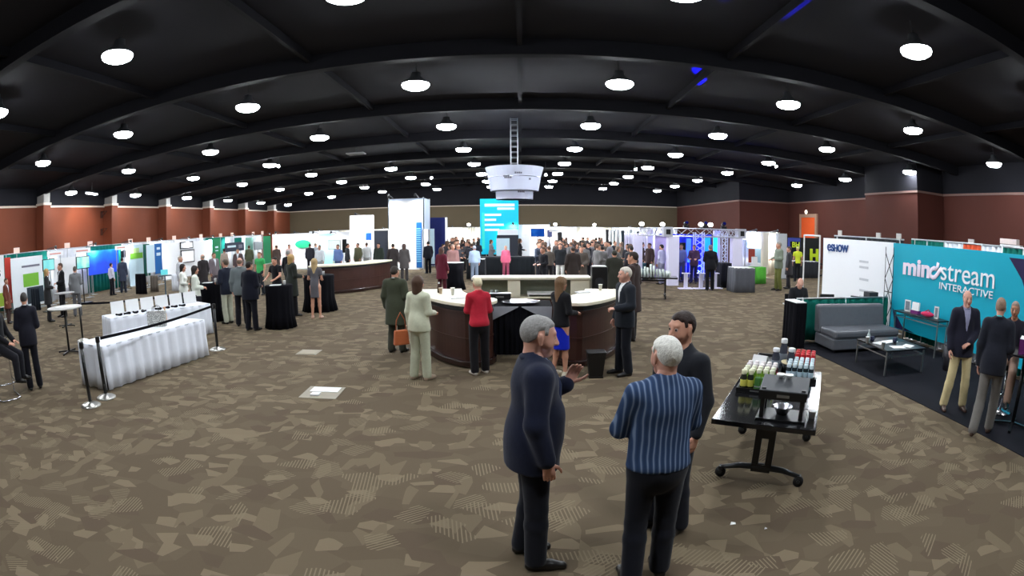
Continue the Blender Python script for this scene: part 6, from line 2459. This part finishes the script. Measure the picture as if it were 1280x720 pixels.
for k, px in enumerate((766, 784)):
    added_arm_lamp('%s added clip lamp over the strip banners' % ('left', 'right')[k], (ony(px, 290, 35).x, 34.95, ony(px, 289, 35).z), (0, -1), BOOTH_W * 2, None, 1.3)
for k, px in enumerate((630, 674)):
    added_arm_lamp('%s added clip lamp on the white header wall' % ('left', 'right')[k], (ony(px, 290, 34.6).x + .6, 34.55, ony(px, 281, 34.6).z), (0, -1), BOOTH_W, None, 1.3)
for k, px in enumerate((936, 962)):
    added_arm_lamp('%s added clip lamp on the white drape right of the truss booth' % ('left', 'right')[k], (ony(px, 290, YG).x, YG - .05, 2.44), (0, -1), BOOTH_W, None, 1.0)
# ------------------------------------------------------------------ people near the camera
NAVY_S, CHAR, BLK = (27, 32, 52), (44, 46, 52), (18, 18, 22)
GREYH, WHITEH, DARKH, BROWNH, BLONDE = (150, 148, 146), (226, 222, 214), (34, 27, 24), (78, 56, 42), (176, 142, 92)
stripe = mat('blue_striped_shirt', (62, 84, 120), .85, 0, .1, 30, .1, .15)
nt = stripe.node_tree
wv = nt.nodes.new('ShaderNodeTexWave')
wv.bands_direction = 'X'
wv.inputs['Scale'].default_value = 9
wv.inputs['Distortion'].default_value = 1.2
wv.inputs['Detail'].default_value = 0
tcn = nt.nodes.new('ShaderNodeTexCoord')
nt.links.new(tcn.outputs['Object'], wv.inputs['Vector'])
rp = nt.nodes.new('ShaderNodeValToRGB')
els = rp.color_ramp.elements
els[0].position, els[0].color = .0, lin((48, 66, 98))
els[1].position, els[1].color = .96, lin((118, 136, 166))
e3 = els.new(.72)
e3.color = lin((58, 80, 116))
nt.links.new(wv.outputs['Fac'], rp.inputs[0])
nt.links.new(rp.outputs[0], nt.nodes['Principled BSDF'].inputs['Base Color'])
stander('grey-haired man in a dark navy suit, in profile, raising one hand', (664, 700), 396, -82, lod='near', top='suit', topc=NAVY_S, botc=(20, 22, 32), inner=(150, 165, 190), tie=(40, 50, 80), hair='short',
        hairc=GREYH, skin='pink', arms=('down', 'gesture'), wt=1.18, lean=.04, head=(0, -6))
stander('white-haired man in a blue striped shirt seen from behind, arms folded', (804, 722), 421, 8, lod='near', top='shirt', topmat=stripe, botc=(22, 24, 34), hair='short', hairc=WHITEH, skin='pink',
        arms=('fold', 'fold'), wt=1.2, head=(12, 0), hem=.93)
person('dark-haired man in a black shirt half hidden behind the striped shirt', (1.18, 3.75, 0), 120, H=fit_height(Vector((1.18, 3.75, 0)), 390), lod='near', top='shirt', topc=(34, 36, 42), botc=(24, 26, 36), hair='short',
       hairc=(44, 30, 26), skin='light', arms=('down', 'down'))
# ------------------------------------------------------------------ round the bar island
stander('brown-haired woman in a pale green blouse and trousers at the left curved bar', (527, 474), 345, -25, fem=True, top='blouse', topc=(204, 206, 182), botc=(190, 192, 168), hair='shoulder', hairc=BROWNH, arms=('front', 'down'), shoec=(170, 150, 130), hem=.84)
stander('figure in a dark olive coat behind the woman in pale green', (497, 440), 333, -15, top='coat', topc=(62, 66, 52), botc=(60, 60, 50), hair='short', hairc=(56, 48, 42), arms=('front', 'down'))
stander('white-haired woman in a red sweater leaning at the left curved bar', (600, 467), 347, 25, fem=True, top='sweater', topc=(186, 40, 58), bottom='trousers', botc=(24, 22, 26), hair='short', hairc=(224, 212, 178), skin='pink', arms=('front', 'phone'), shoec=(200, 190, 180), lean=.08)
stander('long-haired woman in black top and bright blue skirt at the right curved bar', (700, 470), 346, -50, fem=True, top='shirt', topc=(26, 26, 30), bottom='skirt', botc=(20, 40, 190), hair='long', hairc=(120, 92, 66), arms=('front', 'table'), shoec=(200, 190, 170))
stander('white-haired man in a dark suit and open white shirt right of the bar', (778, 468), 334, 105, top='suit', topc=(34, 38, 46), botc=(22, 24, 32), hair='short', hairc=(206, 198, 186), skin='pink', arms=('down', 'front'), inner=(240, 242, 246))
stander('figure in a dark brown coat behind the man in the open white shirt', (789, 425), 315, 60, top='coat', topc=(58, 46, 44), botc=(40, 36, 36), hair='short', hairc=(50, 40, 36))
P = at(508, 474)
t = thing('handbag', 'orange brown handbag hanging at the side of the woman in pale green', 'bag', (P.x - .03, P.y - .1, .6), .6)
MB().add([(-.13, -.05, 0), (.13, -.05, 0), (.13, .05, 0), (-.13, .05, 0), (-.11, -.04, .24), (.11, -.04, .24), (.11, .04, .24), (-.11, .04, .24)], [(0, 3, 2, 1), (4, 5, 6, 7), (0, 1, 5, 4), (1, 2, 6, 5), (2, 3, 7, 6), (3, 0, 4, 7)]).build('bag_body', cloth((176, 96, 58)), t, bevel=.02)
MB().tube([(-.09, 0, .23), (-.07, 0, .4), (0, 0, .52), (.07, 0, .4), (.09, 0, .23)], .009, 6).build('strap', cloth((150, 80, 48)), t, True)
# ------------------------------------------------------------------ left side
stander('man in a dark suit standing with his back turned at the far left', (45, 486), 366, 55, top='suit', topc=(26, 26, 36), botc=(22, 22, 30), hair='short', hairc=(70, 66, 64), arms=('front', 'front'), lean=.12)
person('seated figure in black on the chrome stool at the left edge', (STOOL.x - .0, STOOL.y, 0), -60, H=1.72, legs='sit', seat=.8, top='sweater', topc=(24, 24, 28), botc=(30, 30, 36), hair='short', hairc=(58, 46, 40), arms=('lap', 'lap'))
stander('person in a rust brown coat beside the red panel at the far left', (12, 404), 348, -60, top='coat', topc=(112, 62, 50), botc=(60, 44, 42), hair='short', hairc=BROWNH)
stander('blond person in a dark coat under the pale cyan screen', (63, 402), 336, -40, fem=True, top='coat', topc=(46, 46, 48), botc=(34, 34, 38), hair='shoulder', hairc=BLONDE, arms=('front', 'down'))
stander('man in black suit with white shirt facing out at the far left', (80, 396), 329, 160, top='suit', topc=(26, 26, 30), botc=(24, 24, 28), hair='short', hairc=(80, 60, 48), arms=('down', 'front'))
stander('man in a grey suit talking to the man in the black suit', (98, 395), 333, 40, top='suit', topc=(122, 124, 128), botc=(92, 92, 96), hair='short', hairc=(90, 84, 80), arms=('front', 'down'))
stander('man in a lilac white shirt and black trousers before the blue backdrop', (141, 369), 329, -10, top='shirt', topc=(216, 214, 232), botc=(26, 26, 32), hair='short', hairc=DARKH)
stander('dark figure right of the lilac shirt near the blue backdrop', (155, 366), 322, 25, top='coat', topc=(60, 66, 84), botc=(44, 48, 60), hair='short', hairc=DARKH)
by_head('woman in white, dark hair, left of the woman with a shoulder strap', (228, 330), -75, 1.66, fem=True, top='blouse', topc=(228, 230, 222), botc=(40, 40, 44), hair='shoulder', hairc=DARKH, arms=('front', 'down'))
w_ = by_head('woman in a white top with a dark strap across her back', (243, 332), -55, 1.68, fem=True, top='blouse', topc=(222, 226, 214), botc=(34, 34, 38), hair='shoulder', hairc=(40, 32, 30), arms=('front', 'front'), wt=1.1)
mb = MB()
mb.tube([(-.12, .1, 1.36), (-.1, -.02, 1.43), (-.02, -.13, 1.34), (.1, -.155, 1.15), (.2, -.1, .96), (.23, .02, .88)], .013, 6)
mb.build('strap', cloth((40, 38, 44)), w_, True)
MB().obox((.25, .02, .78), (.1, .26, .2)).build('shoulder_bag', cloth((36, 34, 40)), w_, bevel=.02)
stander('man in a navy jacket with open collar and pale trousers at the cocktail table', (286, 404), 324, 70, top='suit', topc=(36, 40, 54), botc=(190, 192, 172), hair='short', hairc=(88, 74, 62), arms=('front', 'front'))
stander('balding man in a grey jacket and dark trousers seen from behind', (304, 407), 322, 20, top='suit', topc=(112, 120, 122), botc=(28, 28, 34), hair='fringe', hairc=(120, 100, 86), skin='pink', arms=('front', 'down'))
stander('broad man in a black navy suit with his back turned beside the cocktail table', (316, 413), 327, -12, top='suit', topc=(20, 22, 34), botc=(18, 18, 26), hair='short', hairc=DARKH, wt=1.28, arms=('front', 'front'))
by_head('man in a black polo shirt leaning on the tall black cocktail table', (345, 321), 165, 1.7, top='tee', topc=(24, 24, 28), botc=(24, 24, 30), hair='short', hairc=DARKH, skin='light', arms=('table', 'table'), lean=.12)
by_head('person in a bright green shirt behind the broad navy suit', (324, 315), 170, 1.72, top='tee', topc=(70, 180, 104), botc=(40, 44, 50), hair='short', hairc=(110, 84, 64))
by_head('person in an olive jacket left of the bright green shirt', (311, 307), 30, 1.75, top='coat', topc=(82, 88, 68), botc=(50, 50, 48), hair='short', hairc=BROWNH)
by_head('dark-suited person with his back to us behind the black polo shirt', (360, 313), -10, 1.76, top='suit', topc=(28, 28, 34), botc=(26, 26, 32), hair='short', hairc=GREYH)
stander('blonde woman in a dark dress and tights before the draped table', (367, 395), 318, -35, fem=True, top='coat', topc=(42, 46, 42), botc=(22, 22, 26), hair='shoulder', hairc=BLONDE, arms=('front', 'down'))
stander('blonde woman in a short grey dress with bare legs, back turned', (396, 398), 323, 5, fem=True, top='dress', topc=(96, 94, 100), bottom='none', hair='long', hairc=(186, 160, 116), arms=('front', 'front'), hem=.62, shoec=(190, 150, 130))
by_head('stooped bald person in a dark coat before the white booth wall', (253, 318), 70, 1.74, top='coat', topc=(48, 44, 46), botc=(44, 42, 44), hair='fringe', hairc=(150, 140, 130))
by_head('pale grey figure before the framed whiteboard', (225, 320), -80, 1.76, top='suit', topc=(190, 192, 200), botc=(170, 172, 180), hair='short', hairc=(170, 160, 150))
by_head('figure in a mauve grey jacket near the upright green banner', (267, 316), -110, 1.75, top='suit', topc=(120, 110, 116), botc=(84, 78, 84), hair='short', hairc=BROWNH)
by_head('person with dark hair in a beige top behind the grey jacket', (280, 311), 30, 1.72, top='shirt', topc=(176, 158, 146), botc=(60, 56, 56), hair='short', hairc=DARKH, fem=True)
by_head('dark-haired person in a maroon grey jacket behind the bald man', (297, 311), -160, 1.74, top='suit', topc=(92, 78, 80), botc=(50, 46, 48), hair='short', hairc=(64, 44, 38))
FAR = dict(lod='far')
for lab, hd_, f, k in (
        ('person in brown before the pinkish wall', (345, 306), 60, dict(Y=29, top='coat', topc=(84, 70, 64), hairc=BROWNH)),
        ('person in pale pink before the pinkish wall', (361, 302), -120, dict(Y=30.5, top='shirt', topc=(226, 196, 190), hairc=DARKH)),
        ('person in dark charcoal under the green oval sign', (387, 302), 20, dict(Y=30, top='suit', topc=(50, 50, 58), hairc=DARKH)),
        ('person in pale grey right of the green oval sign', (394, 300), -30, dict(Y=31, top='shirt', topc=(170, 176, 184), hairc=(120, 110, 100))),
        ('person in a white shirt behind the dark bar counter', (399, 310), 180, dict(Y=26.3, top='shirt', topc=(226, 232, 238), hairc=DARKH)),
        ('person in a blue shirt bending behind the dark bar counter', (422, 307), 170, dict(Y=26.5, top='shirt', topc=(112, 136, 190), hairc=(70, 56, 50), wt=1.15)),
        ('person in dark grey right of the blue shirt behind the dark bar', (434, 304), -60, dict(Y=28, top='suit', topc=(60, 62, 66), hairc=DARKH)),
        ('person in a khaki green jacket at the dark bar', (447, 301), 150, dict(Y=28.5, top='coat', topc=(112, 112, 86), hairc=(60, 48, 42))),
        ('person in white under the tall pillar sign', (458, 301), 20, dict(Y=29, top='shirt', topc=(222, 224, 226), hairc=BROWNH)),
        ('tall person in dark green at the right end of the dark bar', (473, 295), 170, dict(Y=27.3, top='coat', topc=(52, 60, 52), hairc=DARKH)),
        ('dark-haired person in grey brown left of the white tower', (491, 310), 10, dict(Y=25.5, top='coat', topc=(72, 66, 66), hairc=DARKH)),
        ('long-haired person in dark grey in front of the white tower', (505, 311), 5, dict(Y=25.0, top='coat', topc=(86, 82, 82), hairc=(84, 66, 60), fem=True, hair='long')),
        ('person in black right of the white tower by the navy column', (535, 305), 40, dict(Y=29, top='suit', topc=(30, 30, 38), hairc=DARKH)),
        ('person in a maroon coat beside the tall cocktail table', (552, 312), -30, dict(Y=19.6, top='coat', topc=(100, 36, 52), hairc=(92, 66, 60), fem=True, hair='shoulder')),
        ('person in a rose beige jacket right of the maroon coat', (566, 311), -150, dict(Y=23.0, top='suit', topc=(150, 112, 108), hairc=(150, 130, 120))),
        ('person in a pale blue shirt at the black table with papers', (593, 316), 10, dict(Y=24.5, top='shirt', topc=(176, 196, 224), hairc=(160, 170, 190), wt=1.15, H=1.62)),
        ('person in a pink top behind the long black draped table', (632, 307), 180, dict(Y=26.5, top='blouse', topc=(226, 108, 140), hairc=(210, 180, 160), fem=True, wt=1.15, H=1.55)),
        ('person in black jacket and pale trousers right of the long draped table', (700, 296), 170, dict(Y=23.5, top='suit', topc=(30, 32, 36), botc=(206, 208, 200), hairc=DARKH)),
        ('tall figure in dark brown behind the back bar shelf', (716, 305), 10, dict(Y=19.5, top='coat', topc=(60, 52, 50), hairc=(70, 58, 52))),
        ('large dark figure behind the black loudspeaker', (768, 322), 0, dict(Y=16.5, top='coat', topc=(50, 50, 44), hairc=(52, 50, 42), wt=1.2)),
        ('figure in charcoal left of the lilac booth', (789, 301), 20, dict(Y=20.5, top='coat', topc=(54, 54, 60), hairc=DARKH)),
        ('dark-haired woman standing left in the lilac booth', (803, 303), -120, dict(Y=26.6, top='dress', topc=(60, 44, 44), hairc=DARKH, fem=True, hair='long')),
        ('person in brown standing in the lilac booth', (812, 299), 120, dict(Y=24.9, top='suit', topc=(72, 58, 56), hairc=(60, 42, 36))),
        ('person in a pale lilac shirt at the right of the lilac booth', (827, 309), 40, dict(Y=23.0, top='shirt', topc=(206, 206, 236), hairc=(44, 40, 44))),
        ('small blue-lit person beside the left column of the truss booth', (852, 314), 150, dict(Y=24.0, top='shirt', topc=(110, 120, 180), hairc=DARKH))):
    H = k.pop('H', 1.74)
    Yd = k.pop('Y', None)
    k = dict(FAR, **k)
    k.setdefault('botc', tuple(int(v * .75) for v in k['topc']))
    if Yd:
        by_y(lab, hd_[0], Yd, f, H, **k)
    else:
        by_head(lab, hd_, f, H, **k)
by_y('person in a purple grey jacket inside the truss booth', 868, 23.4, 150, lod='far', top='suit', topc=(84, 62, 92), botc=(40, 40, 90), hairc=(90, 70, 80), arms=('front', 'front'))
stander('large man in a black suit seen from behind in front of the truss booth', (887, 363), 306, -5, lod='mid', top='suit', topc=(24, 24, 30), botc=(20, 20, 26), hair='short', hairc=(110, 100, 110), wt=1.15, arms=('down', 'front'))
stander('person in a grey green coat and olive trousers right of the truss booth', (972, 363), 298, 90, lod='far', top='suit', topc=(128, 138, 122), botc=(104, 108, 56), hairc=(150, 146, 138), arms=('front', 'front'))
stander('person in dark charcoal beside the grey green coat', (985, 361), 308, 60, lod='far', top='coat', topc=(64, 62, 66), botc=(46, 44, 48), hairc=(80, 70, 66))
stander('person in a bright yellow green shirt and black trousers by the dark booth', (996, 352), 308, -10, lod='far', top='tee', topc=(212, 226, 60), botc=(28, 28, 32), hairc=(200, 200, 120), wt=1.1)
person('bald man in black sitting at the white lettered booth', (6.9, 12.05, 0), 175, H=1.76, legs='sit', top='sweater', topc=(30, 30, 34), botc=(34, 34, 40), hair='bald', skin='pink', arms=('table', 'table'), lean=.35, head=(0, -25), wt=1.1)
# ------------------------------------------------------------------ in the teal booth
stander('man in a navy blazer and khaki trousers facing out by the teal backdrop', (1190, 512), 364, 150, lod='mid', top='suit', topc=(34, 34, 48), botc=(206, 190, 146), inner=(150, 150, 180), hair='fringe', hairc=(92, 84, 78), skin='pink', arms=('down', 'clasp'), z=.012, shoec=(70, 48, 38), legs='wide')
stander('man in a dark jacket and grey trousers with his back turned at the right', (1224, 545), 374, -60, lod='mid', top='suit', topc=(32, 34, 44), botc=(112, 108, 104), inner=(80, 190, 190), hair='short', hairc=(150, 122, 104), skin='pink', arms=('front', 'down'), lean=.12, z=.012, shoec=(70, 50, 42), legs='walk')
person('man in black sitting behind the high table at the right edge', (SEATR.x, SEATR.y, .012), 120, H=1.78, legs='sit', seat=.72, top='sweater', topc=(34, 32, 42), botc=(168, 138, 122), hair='short', hairc=(150, 130, 118), skin='tan', arms=('table', 'table'), lod='mid')
# ------------------------------------------------------------------ the packed crowd in the middle distance
rc = random.Random(3)
protos = []
PAL = [(40, 42, 50), (58, 58, 66), (86, 86, 92), (34, 34, 40), (110, 108, 108), (70, 60, 58), (50, 56, 70), (128, 126, 130), (92, 84, 78), (28, 28, 34)]
specs = [dict(top='suit', arms=('front', 'down')), dict(top='suit', arms=('down', 'phone')), dict(top='coat', arms=('clasp', 'clasp')), dict(top='shirt', arms=('front', 'front')),
         dict(top='sweater', fem=True, hair='shoulder', arms=('front', 'down')), dict(top='coat', fem=True, hair='long', arms=('front', 'clasp'))]
CL = 'person in dark clothes in the packed crowd under the round sign'
spots = []
named = [Vector((o.location.x, o.location.y)) for o in COL.objects if o.get('category') in ('person', 'poster', 'table') and o.parent is None]
for i in range(900):
    if len(spots) >= 105:
        break
    px = rc.choice([rc.uniform(556, 625), rc.uniform(650, 792), rc.uniform(540, 800)])
    Y = rc.uniform(19.0, 43) if px > 640 else rc.uniform(24, 43)
    d = ray(px, 300)
    P = Vector((d.x / d.y * Y, Y))
    if Y < 23.5 and not (660 < px < 790):
        continue
    if 32.0 < Y < 35.6 and px < 690:
        continue
    if Y > 30 and px > 752:
        continue
    if 590 < px < 672 and Y < 30.5:
        continue
    if 680 < px < 706 and 28.5 < Y < 31.5:
        continue
    if any((P - q_).length < .62 for q_ in spots) or any((P - q_).length < .8 for q_ in named):
        continue
    spots.append(P)
for i, P in enumerate(spots):
    f = rc.uniform(0, 360)
    if i < len(specs):
        sp = dict(specs[i])
        o = person(CL, (P.x, P.y, 0), f, H=1.74, lod='far', topc=PAL[i], botc=(34, 34, 40), hairc=(60, 50, 44), group='packed crowd under the round sign', **sp)
        protos.append(o)
    else:
        tm = cloth(rc.choice(PAL))
        ms = {'jacket': tm, 'coat': tm, 'shirt': tm, 'sweater': tm, 'blouse': tm, 'hair': mat('hair_%d' % rc.randrange(4), rc.choice([GREYH, DARKH, BROWNH, (110, 90, 76)]), .6, 0, .35, 60)}
        dup_person(protos[i % len(protos)], (P.x, P.y, 0), f, rc.uniform(.93, 1.05), ms, CL, 'packed crowd under the round sign')
# ------------------------------------------------------------------ picture settings
w = bpy.data.worlds.new('world')
w.use_nodes = True
w.node_tree.nodes['Background'].inputs[0].default_value = (.02, .02, .025, 1)
S.world = w
S.view_settings.view_transform = 'Standard'
S.view_settings.look = 'None'
S.view_settings.gamma = 1
S.view_settings.exposure = EXPOSURE
S.view_settings.use_curve_mapping = False
S.cycles.use_denoising = True
S.cycles.max_bounces = 6
S.cycles.diffuse_bounces = 3
S.cycles.glossy_bounces = 3
S.cycles.transmission_bounces = 4
S.cycles.sample_clamp_indirect = 6
